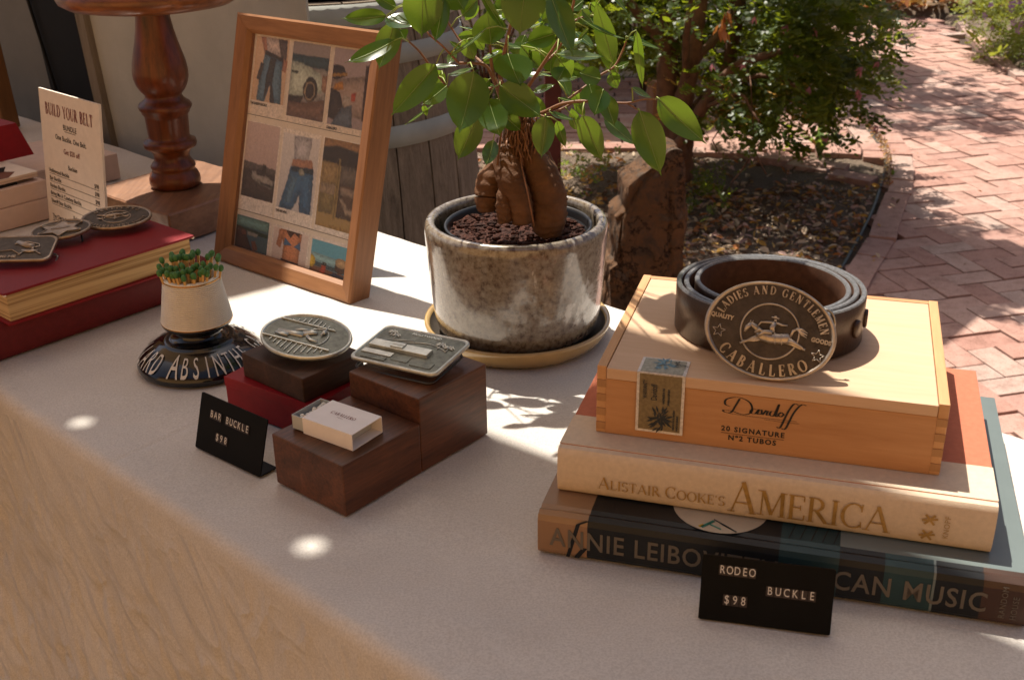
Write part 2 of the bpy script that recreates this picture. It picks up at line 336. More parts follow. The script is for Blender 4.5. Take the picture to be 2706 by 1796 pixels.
M['lantana_leaf'] = leaf_mat('lantana_leaf', (.15, .19, .035), (.50, .52, .06), .5, .35, .3)
M['weed_leaf'] = leaf_mat('weed_leaf', (.14, .22, .04), (.45, .55, .08), .5, .35, .3)
M['pink'] = leaf_mat('pink_petal', (.50, .20, .24), (.6, .25, .3), .5, .35, .3)
M['violet'] = leaf_mat('violet_petal', (.40, .20, .55), (.45, .25, .6), .5, .3, .3)
LIT = [leaf_mat('dry_leaf_ochre', (.52, .30, .07), (.5, .3, .06), .6, .25), leaf_mat('dry_leaf_orange', (.40, .15, .045), (.5, .2, .05), .6, .25),
       leaf_mat('dry_leaf_brown', (.17, .095, .05), (.2, .1, .05), .7, .15), leaf_mat('dry_leaf_pale', (.52, .40, .28), (.5, .38, .25), .7, .2),
       leaf_mat('dry_petal_pink', (.50, .33, .28), (.5, .3, .25), .7, .25)]
def glass_mat():
    m, N, L, P = new_mat('frame_glass'); out = N['Material Output']
    tr = N.new('ShaderNodeBsdfTransparent'); gl = N.new('ShaderNodeBsdfGlossy'); gl.inputs['Roughness'].default_value = .02
    di = N.new('ShaderNodeBsdfDiffuse'); di.inputs[0].default_value = rgb(.8, .78, .75)
    fr = N.new('ShaderNodeLayerWeight'); fr.inputs[0].default_value = .10
    n = noise_n(N, L, mapped(N, L), 500, 2); sp_ = ramp(N, L, n.outputs[0], [(.70, rgb(.025, .025, .025)), (.78, rgb(.5, .5, .5))])
    a = N.new('ShaderNodeMixShader'); L.new(fr.outputs['Fresnel'], a.inputs[0]); L.new(tr.outputs[0], a.inputs[1]); L.new(gl.outputs[0], a.inputs[2])
    b = N.new('ShaderNodeMixShader'); L.new(sp_, b.inputs[0]); L.new(a.outputs[0], b.inputs[1]); L.new(di.outputs[0], b.inputs[2])
    L.new(b.outputs[0], out.inputs[0]); return m
M['glass'] = glass_mat()
_pc = {}
def ink(r, g, b, rough=.5):
    k = (round(r, 3), round(g, 3), round(b, 3))
    if k not in _pc: _pc[k] = plain('print_colour', k, rough, 0, .26, 420, 0, spec=.3)
    return _pc[k]
# ------------------------------------------------------------------ lettering
def text_mesh(body, size, mat, name='lettering', parent=None, Mx=None, ext=0, align='CENTER', spacing=1.0, warp=None, bold=0, sx=1.0):
    cu = bpy.data.curves.new('t', 'FONT'); cu.body = body; cu.size = size; cu.align_x = align; cu.space_character = spacing
    cu.extrude = ext; cu.offset = bold; cu.resolution_u = 3
    ob = bpy.data.objects.new('t', cu); col.objects.link(ob); dg = bpy.context.evaluated_depsgraph_get()
    me = bpy.data.meshes.new_from_object(ob.evaluated_get(dg)); bpy.data.objects.remove(ob); me.name = name
    me.materials.clear(); me.materials.append(mat)
    if warp and len(body) == 1:              # finer faces so a letter can follow a curved surface
        bm = bmesh.new(); bm.from_mesh(me); bmesh.ops.triangulate(bm, faces=bm.faces[:]); bmesh.ops.subdivide_edges(bm, edges=bm.edges[:], cuts=4, use_grid_fill=True); bm.to_mesh(me); bm.free()
    for v in me.vertices:
        c = v.co.copy(); c.x *= sx
        if warp: c = warp(c)
        if Mx: c = Mx@c
        v.co = c
    return link(name, me, parent)
T_, t_ = .15, .055
def arc(cx, cy, rx, ry, a0, a1, n=12):
    return ('a', cx, cy, rx, ry, a0, a1, n)
def sf(x, y): return ('l', x-.13, y, x+.13, y, .04)
GL = {
 'A': (.92, [('l', .46, 1, .08, 0, t_), ('l', .44, 1, .82, 0, T_), ('l', .22, .34, .68, .34, t_), sf(.08, .02), sf(.82, .02)]),
 'B': (.74, [('l', .16, 0, .16, 1, T_), arc(.3, .76, .26, .22, 90, -90), arc(.3, .27, .33, .25, 90, -90), ('l', .05, .98, .32, .98, t_), ('l', .05, .02, .32, .02, t_), ('l', .16, .53, .32, .53, t_)]),
 'C': (.86, [arc(.47, .5, .40, .49, 45, 315), ('l', .75, .70, .77, .98, t_), ('l', .75, .30, .77, .06, t_)]),
 'D': (.88, [('l', .16, 0, .16, 1, T_), arc(.3, .5, .48, .48, 90, -90, 14), ('l', .04, .98, .32, .98, t_), ('l', .04, .02, .32, .02, t_)]),
 'E': (.70, [('l', .16, 0, .16, 1, T_), ('l', .04, .98, .62, .98, t_), ('l', .16, .52, .5, .52, t_), ('l', .04, .02, .64, .02, t_), ('l', .62, .98, .62, .78, t_), ('l', .64, .02, .66, .24, t_), ('l', .5, .42, .5, .62, .045)]),
 'G': (.90, [arc(.47, .5, .40, .49, 45, 320), ('l', .75, .72, .77, .98, t_), ('l', .77, .08, .77, .44, T_*.9), ('l', .6, .44, .9, .44, .045)]),
 'I': (.36, [('l', .18, 0, .18, 1, T_), sf(.18, .98), sf(.18, .02)]),
 'K': (.86, [('l', .16, 0, .16, 1, T_), ('l', .24, .42, .72, .98, t_), ('l', .36, .54, .78, .02, T_), sf(.16, .98), sf(.16, .02), sf(.72, .98), sf(.78, .02)]),
 'L': (.68, [('l', .16, 0, .16, 1, T_), ('l', .04, .02, .62, .02, t_), ('l', .62, .02, .65, .26, t_), sf(.16, .98)]),
 'M': (1.08, [('l', .15, 0, .17, 1, t_), ('l', .19, 1, .54, .05, T_), ('l', .54, .05, .88, 1, t_), ('l', .92, 1, .94, 0, T_), sf(.14, .02), sf(.94, .02), sf(.12, .98), sf(.96, .98)]),
 'N': (.92, [('l', .14, 0, .14, 1, t_), ('l', .17, 1, .76, .02, T_), ('l', .78, 0, .78, 1, t_), sf(.14, .02), sf(.1, .98), sf(.78, .98)]),
 'O': (.94, [arc(.47, .5, .40, .49, 0, 360, 22)]),
 'R': (.82, [('l', .16, 0, .16, 1, T_), arc(.3, .74, .28, .24, 90, -90), ('l', .04, .98, .32, .98, t_), ('l', .16, .5, .32, .5, t_), ('l', .36, .5, .74, .02, T_), sf(.16, .02), sf(.78, .02)]),
 'S': (.66, [arc(.33, .745, .24, .235, 30, 245, 10), arc(.33, .255, .26, .245, 85, -150, 12), ('l', .54, .8, .55, .98, t_), ('l', .1, .2, .09, .02, t_)]),
 'T': (.80, [('l', .40, 0, .40, 1, T_), ('l', .06, .97, .74, .97, t_), ('l', .06, .98, .05, .74, t_), ('l', .74, .98, .75, .74, t_), sf(.40, .02)]),
 'U': (.88, [('l', .16, .3, .16, 1, T_), ('l', .74, .3, .74, 1, t_), arc(.45, .3, .29, .29, 180, 360), sf(.16, .98), sf(.74, .98)]),
 'Y': (.84, [('l', .42, 0, .42, .5, T_), ('l', .42, .48, .12, .98, T_*.9), ('l', .42, .48, .74, .98, t_), sf(.1, .98), sf(.74, .98), sf(.42, .02)]),
 "'": (.25, [('l', .12, 1, .10, .78, .09)]), ' ': (.42, [])}
def serif(body, size, mat, warp, parent=None, ext=0.0, sx=1.0, track=.06, align='CENTER', name='lettering', thick=1.0):
    """seriffed capitals, each stroke its own small raised bar; warp maps flat (x, y, z) into place"""
    mb = MB(); x = 0; w = sum(GL[c][0]*sx+track for c in body)*size
    off = -w/2 if align == 'CENTER' else 0; lift = 0
    def quad(p, q, a, b):                    # bar from p to q of width a -> b
        nonlocal lift
        d = Vector((q[0]-p[0], q[1]-p[1])); d = d.normalized() if d.length else Vector((1, 0)); nrm = Vector((-d.y, d.x))
        c = [(p[0]-nrm.x*a/2, p[1]-nrm.y*a/2), (q[0]-nrm.x*b/2, q[1]-nrm.y*b/2), (q[0]+nrm.x*b/2, q[1]+nrm.y*b/2), (p[0]+nrm.x*a/2, p[1]+nrm.y*a/2)]
        lift = (lift+1) % 7; z1 = ext+lift*size*.0012+size*.002
        top = [warp(Vector((off+cx*size, cy*size, z1))) for cx, cy in c]
        if ext:
            bot = [warp(Vector((off+cx*size, cy*size, 0))) for cx, cy in c]
            mb.add(bot+top, [(4, 5, 6, 7), (0, 1, 5, 4), (1, 2, 6, 5), (2, 3, 7, 6), (3, 0, 4, 7)])
        else: mb.add(top, [(0, 1, 2, 3)])
    for ch in body:
        gw, st = GL[ch]
        for s_ in st:
            if s_[0] == 'l':
                k = max(1, int(abs(s_[3]-s_[1])/.5)); P0 = (x+s_[1]*sx, s_[2]); P1 = (x+s_[3]*sx, s_[4])
                quad(P0, P1, s_[5]*thick, s_[5]*thick)
            else:
                _, cx, cy, rx, ry, a0, a1, n = s_
                for i in range(n):
                    u0, u1 = R(a0+(a1-a0)*i/n), R(a0+(a1-a0)*(i+1)/n)
                    w0 = (t_+(T_-t_)*abs(math.cos(u0))**1.5)*thick; w1 = (t_+(T_-t_)*abs(math.cos(u1))**1.5)*thick
                    quad((x+(cx+rx*math.cos(u0))*sx, cy+ry*math.sin(u0)), (x+(cx+rx*math.cos(u1))*sx, cy+ry*math.sin(u1)), w0, w1)
        x += gw*sx+track
    return mb.build(name, mat, parent)
# ================================================================== SETTING
def sheet(name, poly, z, mat):
    me = bpy.data.meshes.new(name); me.from_pydata([(x, y, z) for x, y in poly], [], [tuple(range(len(poly)))]); me.materials.append(mat)
    return tag(link(name, me), kind='structure')
sheet('ground', [(-400, -400), (400, -400), (400, 400), (-400, 400)], G-.06, M['ground'])
INNER = [(.62, 2.62), (.92, 3.2), (1.16, 3.69), (1.34, 4.04), (1.48, 4.38), (1.60, 4.65), (1.69, 4.90), (1.77, 5.18), (1.81, 5.45), (1.83, 5.70), (1.82, 6.0), (1.78, 6.4)]
def pside(p):                                # signed distance right of the inner kerb line, and arc length along it
    best = None; s0 = 0
    for i in range(len(INNER)-1):
        a, b = Vector(INNER[i]), Vector(INNER[i+1]); d = b-a; L_ = d.length; d /= L_
        q = Vector(p)-a; t = q.dot(d)
        if i == 0: tt = min(t, L_)
        elif i == len(INNER)-2: tt = max(t, 0)
        else: tt = max(0, min(L_, t))
        dist = (q-d*tt).length; side = 1 if (d.x*q.y-d.y*q.x) < 0 else -1
        if best is None or dist < best[0]: best = (dist, side, s0+tt)
        s0 += L_
    return best[0]*best[1], best[2]
bed_poly = [(-3, 2.0), (.3, 2.2), (.66, 2.6)]+INNER[1:7]+[(1.62, 4.72), (1.51, 4.73), (1.45, 4.92), (1.35, 5.07), (1.19, 5.21), (1.10, 5.29), (.85, 5.31), (.30, 5.30), (-3, 5.30)]
# planting bed: an uneven soil surface, recessed a little below the bricks
def inside(poly, x, y):
    c = False; n = len(poly); j = n-1
    for i in range(n):
        xi, yi = poly[i]; xj, yj = poly[j]
        if (yi > y) != (yj > y) and x < (xj-xi)*(y-yi)/(yj-yi)+xi: c = not c
        j = i
    return c
sheet('path_base', [(-3.2, -3), (9, -3), (9, 11), (-3.2, 11)], G-.040, M['sand'])
mb = MB(); nx, ny = 120, 100; vs = []
for j in range(ny+1):
    for i in range(nx+1):
        x, y = -1.2+3.2*i/nx, 1.9+3.6*j/ny
        h = .012*noise.noise((x*3, y*3, 0))+.010*noise.noise((x*11, y*11, 1))+.006*noise.noise((x*40, y*40, 2))
        d, _ = pside((x, y)); edge = max(0, min(1, -d/.10))
        h = h+.018*edge-.006
        if d > .02 or y > 5.42: h = -.05
        vs.append((x, y, G-.030+h))
fs = [(j*(nx+1)+i, j*(nx+1)+i+1, (j+1)*(nx+1)+i+1, (j+1)*(nx+1)+i) for j in range(ny) for i in range(nx)]
mb.add(vs, fs, 0, True); tag(mb.build('planting_bed_soil', M['soil']), kind='structure')
# --- brick pieces: one shared bevelled mesh per size
def brick_mesh(L_, W_, H_=.045, seed=0):
    mb = MB(); mb.box(-L_/2, L_/2, -W_/2, W_/2, -H_, 0, 0, None, .0035)
    rr = random.Random(seed); mb.v = [(x+rr.uniform(-.0012, .0012), y+rr.uniform(-.0012, .0012), z) for x, y, z in mb.v]
    return mb.mesh('brick', M['brick'])
def lay(name, items, meshes, limit, label):
    """items: (x, y, rot, kind, z); nearest become single bricks, the far rest one joined part"""
    root = tag(bpy.data.objects.new(name, None), kind='structure'); col.objects.link(root)
    items = sorted(items, key=lambda q: q[1]-(.0 if q[1] > 2 else -9))
    mats = {}
    rest = MB()
    for n, (x, y, a, k, z) in enumerate(items):
        tz = z+rnd.uniform(-.0050, .0018)+(.006 if rnd.random() < .02 else 0); rx, ry = rnd.gauss(0, .007), rnd.gauss(0, .007); a += rnd.gauss(0, .006)
        if n < limit:
            o = link('brick', meshes[k][rnd.randrange(len(meshes[k]))], root); o.location = (x, y, tz); o.rotation_euler = (rx, ry, a)
        else:
            Mx = Matrix.Translation((x, y, tz))@Matrix.Rotation(a, 4, 'Z')@Matrix.Rotation(rx, 4, 'X')@Matrix.Rotation(ry, 4, 'Y')
            l_, w_ = {'full': (.178, .087), 'kerb': (.20, .098), 'half': (.098, .087)}.get(k, (.178, .087))
            rest.box(-l_/2, l_/2, -w_/2, w_/2, -.04, 0, 0, Mx)
    if rest.v: tag(rest.build('bricks_far', M['brick'], root), kind='stuff')
    return root
BW = .0925
full = [brick_mesh(BW*2-.0045, BW-.0045, .04, s) for s in range(4)]
kerbm = [brick_mesh(.196, .098, .045, s+9) for s in range(3)]
halfm = [brick_mesh(.12, .10, .045, s+19) for s in range(3)]
meshes = {'full': full, 'kerb': kerbm, 'half': halfm}
ang = R(14); ox, oy = 1.342, 3.029; ca, sa = math.cos(ang), math.sin(ang)
items = []
for i in range(-60, 61):
    for j in range(-40, 41):
        bx, by = i*1+j*2, -i+j*2
        for cx, cy, ro in ((bx+1, by+.5, 0), (bx+1.5, by+2, math.pi/2)):
            X, Y = cx*BW, cy*BW; x, y = ox+X*ca-Y*sa, oy+X*sa+Y*ca
            if not (2.2 < y < 9.35): continue
            lim = .2*y+.85+(.15 if y > 5 else 0)
            if x > min(.53*y+.25, 9): continue
            d, _ = pside((x, y))
            if y > 6.4 and x < 1.8: continue
            if y > 6.2 and x > 3.02+.10*(y-6.2): continue
            if d > .035: items.append((x, y, ang+ro, 'full', G-.009))
herr = lay('brick_path', items, meshes, 295, '')
# kerb course along the bed, stretchers following the curve
def along(line, step, off, s0=0):
    out = []; s = 0; nxt = s0
    for i in range(len(line)-1):
        a, b = Vector(line[i]), Vector(line[i+1]); L_ = (b-a).length; d = (b-a)/L_
        while nxt < s+L_:
            p = a+d*(nxt-s); n = Vector((d.y, -d.x)); p = p+n*off; out.append((p.x, p.y, math.atan2(d.y, d.x))); nxt += step
        s += L_
    return out
def lay_strip(name, pts, kinds, z):
    its = [(x, y, a, kinds, z) for x, y, a in pts]; return lay(name, its, meshes, 200, '')
lay_strip('brick_kerb', along(INNER, .202, .058, .05), 'kerb', G+.004)
# paved strip behind the bed: running bond, its front ragged against the soil
items = []; ra = R(-3)
for r_ in range(0, 22):
    for c_ in range(-12, 14):
        X, Y = (c_+(.5 if r_ % 2 else 0))*.205, r_*.103
        x, y = .55+X*math.cos(ra)-Y*math.sin(ra), 5.37+X*math.sin(ra)+Y*math.cos(ra)
        d, _ = pside((x, y))
        if d > -.30 or y > 6.95 or x < -1.6: continue
        items.append((x, y, ra, 'kerb', G+.003))
for off in (-.06, -.17, -.275):
    for x, y, a in along(INNER, .125, off, 2.75+abs(off)*.3):
        if y > 6.2: continue
        if off < -.2 and y < 5.05: continue
        if off < -.1 and y < 4.86: continue
        if y < 4.72: continue
        items.append((x, y, a, 'half', G+.004))
for x, y, a in ((1.50, 4.80, R(-38)), (1.36, 4.99, R(-36)), (1.21, 5.13, R(-30)), (1.03, 5.25, R(-12)), (.83, 5.27, R(-4)), (1.30, 5.17, R(-20)), (1.14, 5.31, R(-12)), (1.43, 4.99, R(-30))):
    items.append((x, y, a, 'kerb', G+.006))
lay('brick_terrace', items, meshes, 290, '')
# right-hand bed edge
lay_strip('bed_edging', along([(3.02, 5.9), (3.06, 6.5), (3.12, 7.1), (3.25, 7.8), (3.42, 8.6), (3.6, 9.3)], .202, .0, 0), 'kerb', G+.006)
mb = MB(); vs = []
for j in range(41):
    for i in range(41):
        x, y = 3.1+3*i/40, 5.8+4*j/40; edge = 3.08+.12*max(0, y-6.2)
        vs.append((x, y, G-.02+(.03+.03*noise.noise((x*4, y*4, 3)) if x > edge+.02 else -.03)))
mb.add(vs, [(j*41+i, j*41+i+1, (j+1)*41+i+1, (j+1)*41+i) for j in range(40) for i in range(40)], 0, True)
tag(mb.build('side_bed_soil', M['soil']), kind='structure')
mb = MB(); vs = []
for j in range(31):
    for i in range(61):
        x, y = 1.4+5*i/60, 9.0+2.5*j/30; front = 9.02+.10*math.sin(x*2.1)-.12*(x-3)*(1 if x > 3 else .3)
        vs.append((x, y, G+(.05+.06*noise.noise((x*3, y*3, 8))+.02*(y-9) if y > front+.15 else -.03)))
mb.add(vs, [(j*61+i, j*61+i+1, (j+1)*61+i+1, (j+1)*61+i) for j in range(30) for i in range(60)], 0, True)
tag(mb.build('far_bed_soil', M['soil']), kind='structure')
# --- leaf litter
def litter(name, n, fn, size, mats, seed):
    r_ = random.Random(seed); mb = MB()
    for _ in range(n):
        p = fn(r_)
        if p is None: continue
        x, y, z = p; s = r_.uniform(*size); w = s*r_.uniform(.28, .5); a = r_.uniform(0, 6.28); tx, ty = r_.gauss(0, .35), r_.gauss(0, .35)
        Mx = Matrix.Translation((x, y, z+abs(tx)*w+.002))@Matrix.Rotation(a, 4, 'Z')@Matrix.Rotation(tx, 4, 'X')@Matrix.Rotation(ty, 4, 'Y')
        cu = r_.uniform(.1, .5)*w
        v = [(-s/2, 0, 0), (-s*.15, -w/2, cu), (s*.2, -w*.42, cu*.8), (s/2, 0, 0), (s*.2, w*.42, cu*.8), (-s*.15, w/2, cu), (0, 0, -cu*.2)]
        mb.add([Mx@Vector(q) for q in v], [(0, 1, 6), (1, 2, 6), (2, 3, 6), (3, 4, 6), (4, 5, 6), (5, 0, 6)], r_.choices(range(len(mats)), [3, 2, 4, 4, 3][:len(mats)])[0])
    return tag(mb.build(name, mats), kind='stuff')
def in_bed(r_):
    x, y = r_.uniform(-.5, 1.9), r_.uniform(2.5, 5.35); d, _ = pside((x, y))
    if d > -.015 or not inside(bed_poly, x, y): return None
    if y > 4.75 and r_.random() < .75: return None
    dens = noise.noise((x*2.2, y*2.2, 5))
    if dens < -.25 and r_.random() < .6: return None
    return x, y, G-.020+.01*r_.random()
litter('fallen_leaves', 12000, in_bed, (.016, .050), LIT, 3)
litter('fallen_petals', 5000, in_bed, (.010, .022), [LIT[3], LIT[4], LIT[2]], 4)
def in_far(r_):
    x, y = r_.uniform(2.0, 5.2), r_.uniform(9.0, 10.2); front = 9.02+.10*math.sin(x*2.1)-.12*(x-3)*(1 if x > 3 else .3)
    return (x, y, G+.05+.05*r_.random()) if y > front+.1 else None
litter('dry_leaf_bank', 3500, in_far, (.05, .14), [LIT[0], LIT[1], LIT[3], LIT[2]], 5)
def on_path(r_):
    x, y = r_.uniform(-.2, 3.2), r_.uniform(2.6, 8.5); d, _ = pside((x, y))
    if abs(d) > .1 and r_.random() < .97: return None
    return x, y, G+.002
litter('stray_leaves', 900, on_path, (.012, .035), LIT, 6)
def in_gut(r_):                                # leaf fragments along the kerb joint
    i = r_.randrange(5, 10); a, b = Vector(INNER[i]), Vector(INNER[i+1]); p = a.lerp(b, r_.random()); return p.x+r_.gauss(0, .012), p.y, G+.004
litter('joint_debris', 700, in_gut, (.008, .022), LIT, 7)
# pebbles in the bed
mb = MB(); r_ = random.Random(11)
for _ in range(700):
    q = in_bed(r_)
    if q: s = r_.uniform(.004, .014); mb.ball((q[0], q[1], q[2]-.002), s, s*r_.uniform(.6, 1), s*.6, 0, None, 6)
tag(mb.build('pebbles', M['rock']), kind='stuff')
# drip hose along the kerb
mb = MB(); pts = []
for x, y, a in along(INNER[1:], .06, -.016, 0):
    if y < 5.6: pts.append((x+.006*math.sin(y*9), y, G-.004+.004*math.sin(y*6)))
mb.tube(pts, .0065, 8); tag(mb.build('drip_hose', M['hose']), 'thin dark irrigation hose lying along the curved brick kerb', 'hose')
# --- standing stone
def rock():
    bm = bmesh.new(); bmesh.ops.create_cube(bm, size=1); bmesh.ops.subdivide_edges(bm, edges=bm.edges[:], cuts=44, use_grid_fill=True)
    for v in bm.verts:
        x, y, z = v.co; zz = z+.5; H_ = .565
        hw = .112-.012*max(0, zz-.85)/.15; xl = -.070 if zz > .70 else (-.100 if zz > .42 else -.118)
        if .68 < zz <= .70: xl = -.070-(.70-zz)/.02*.030
        if zz > .86: xl += .075*((zz-.86)/.14)**1.5
        X = xl+(x+.5)*(hw-xl); Y = y*(.22-.06*zz); top = .020*math.sin((x+.2)*4)-.045*max(0, -x-.1)
        Z = zz*H_+(top if zz > .8 else 0)*(zz-.8)/.2
        rd = Vector((x, y)).length; p = Vector((X, Y, Z))
        c = noise.voronoi(Vector((p.x*7, p.y*7, p.z*4.5)))[0]; crack = max(0, .10-(c[1]-c[0]))/.10
        n_ = noise.fractal(p*12, .8, 2.1, 5); n2 = noise.noise(Vector((p.x*22, p.y*22, p.z*3)))
        nd = Vector((x, y*1.2, max(0, z-.3)*.8)).normalized()
        v.co = p+nd*(.012*n_+.007*n2-.012*crack)-Vector((x, y, 0))*.05*max(0, abs(x)+abs(y)-.8)
    me = bpy.data.meshes.new('standing_stone'); bm.to_mesh(me); bm.free(); me.materials.append(M['rock']); return me
o = link('standing_stone', rock()); o.location = (.408, 3.3, G-.03); o.rotation_euler = (0, 0, R(4)); smooth_angle(o, 40)
tag(o, 'rough brown upright stone with a stepped side, standing in the bed behind the plant pot', 'rock')
# --- posts
mb = MB(); mb.box(-.035, .035, -.035, .035, 0, .62, 0, None, .003); o = mb.build('red_post', M['red_timber']); o.location = (.185, 4.75, G-.02)
tag(o, 'narrow dark red timber post in the bed behind the potted plant', 'post')
mb = MB(); mb.box(-.085, .085, -.06, .06, 0, .24, 0, None, .004); o = mb.build('timber_stump', M['warm_timber']); o.location = (.80, 5.75, G); o.rotation_euler = (0, 0, R(10))
tag(o, 'short square brown timber block on the bricks behind the shrub trunk', 'timber block')
# --- white plank fence
fr = thing('plank_fence', 'off-white upright plank fence behind the shrub and potted plant', 'fence', (0, 0, G))
pm = MB(); pm.box(-.062, .062, -.010, .010, 0, 1.35, 0, None, .003); pme = pm.mesh('plank', M['fence'])
for i in range(18):
    x = -.55+i*.131; o = link('plank', pme, fr); o.location = (x, 7.0+.02*math.sin(i*3.3)+.07*x, .02*math.sin(i)); o.rotation_euler = (0, rnd.gauss(0, .006), R(4))
mb = MB(); mb.box(-.6, 1.75, .02, .06, .25, .33, 0, Matrix.Translation((0, 7.0, 0))@Matrix.Rotation(R(4), 4, 'Z')); mb.build('rail', M['fence'], fr)
# --- barrel
BX, BY, BZ = -.372, 2.22, G
BH = 1.15
barrel = thing('wine_barrel', 'weathered grey oak wine barrel with pale metal hoops behind the table', 'barrel', (BX, BY, BZ))
def brad(z): t = (z-BH/2)/(BH/2); return .318-.050*t*t
ns = 26
for k in range(ns):
    a0, a1 = 2*math.pi*k/ns+.006, 2*math.pi*(k+1)/ns-.006; mb = MB(); vs = []; nz = 16; dr = rnd.uniform(-.0015, .0015)
    for i in range(nz+1):
        z = BH*i/nz; r1 = brad(z)+dr; r0 = r1-.025
        for rr, q in ((r0, a0), (r0, a1), (r1, a1), (r1-.0, (a0+a1)/2), (r1, a0)): vs.append((rr*math.cos(q), rr*math.sin(q), z))
    fs = []
    for i in range(nz):
        for j in range(5): fs.append((i*5+j, i*5+(j+1) % 5, (i+1)*5+(j+1) % 5, (i+1)*5+j))
    fs += [tuple(range(4, -1, -1)), tuple(range(nz*5, nz*5+5))]
    mb.add(vs, fs); mb.build('stave', M['stave'], barrel)
for zc, hw in ((.03, .02), (.09, .0165), (.23, .0185), (.920, .0185), (1.060, .0165), (1.127, .0205)):
    mb = MB(); pr = [(brad(z)+dd, z) for z, dd in ((zc-hw, .0005), (zc-hw, .003), (zc, .0035), (zc+hw, .003), (zc+hw, .0005))]; mb.lathe(pr, 72); mb.build('hoop', M['hoop'], barrel)
mb = MB(); mb.lathe([(0, BH-.035), (.262, BH-.035)], 48); mb.build('barrel_head', M['stave'], barrel)
mb = MB(); mb.lathe([(0, 0), (.225, 0), (.235, .006), (.235, .05), (.228, .055), (0, .055)], 48); o = mb.build('dark_tray', M['black']); o.location = (BX, BY, BZ+BH+.001)
tag(o, 'dark round lid resting on top of the oak barrel', 'lid')
# --- leaning board and black panel behind the table
tdir = Vector((.73, -.683, 0)).normalized(); tn = Vector((.683, .73, 0)).normalized()
trz = math.atan2(tdir.y, tdir.x)
TO = Vector((-.684, 1.866, 0)); TW = .539
def tp(s, d, z=0): return TO+tdir*s+tn*d+Vector((0, 0, z))       # s along the table's back edge, d outwards behind it
def tmat(s, d, z=0, yaw=0): return Matrix.Translation(tp(s, d, z))@Matrix.Rotation(trz+yaw, 4, 'Z')
o = thing('painted_board', 'tall pale grey-beige painted board leaning behind the turned wooden stand', 'board', tp(.02, .065, -.70), trz)
mb = MB(); mb.prism([(0, 0), (.52, 0), (.48, 1.16), (-.147, 1.16)], 0, .004, 0, Matrix(((1, 0, 0, 0), (0, 0, 1, 0), (0, 1, 0, 0), (0, 0, 0, 1)))); mb.build('board_face', M['board'], o)
mb = MB(); mb.prism([(-.028, 0), (0, 0), (-.147, 1.16), (-.175, 1.16)], -.012, .010, 0, Matrix(((1, 0, 0, 0), (0, 0, 1, 0), (0, 1, 0, 0), (0, 0, 0, 1)))); mb.build('edge_batten', M['board_edge'], o)
o = thing('black_panel', 'matt black panel standing between the painted board and the tan wooden post', 'panel', tp(-.30, .10, -.70), trz)
mb = MB(); mb.prism([(.04, .0), (.32, 0), (.195, 1.16), (-.12, 1.16)], 0, .012, 0, Matrix(((1, 0, 0, 0), (0, 0, 1, 0), (0, 1, 0, 0), (0, 0, 0, 1)))); mb.build('panel_face', M['black'], o)
mb = MB(); mb.tube([(-.16, -.006, 1.15), (.03, -.006, .55)], .003, 6); mb.build('edge_strap', M['black'], o)
grey_dk = plain('dusk_grey', (.16, .155, .14), .85, 0, .1, 10, .2)
o = thing('grey_backing_board', 'dark grey board showing low between the black panel and the tan post', 'board', tp(-.9, .20, -.95), trz)
mb = MB(); mb.box(0, .95, 0, .015, 0, 1.45, 0, None, .002); mb.build('board_face', grey_dk, o)
mb = MB(); mb.box(-.031, .0, -.02, .02, 0, .75, 0, None, .003); mb.box(-.058, -.033, -.03, .02, 0, .75, 0, None, .003)
o = mb.build('wooden_upright', M['post_wood']); o.location = at(36, 342, 0); o.rotation_euler = (0, R(-3.4), trz+.45)
tag(o, 'tan wooden upright of a display stand at the left edge of the table', 'wooden upright')
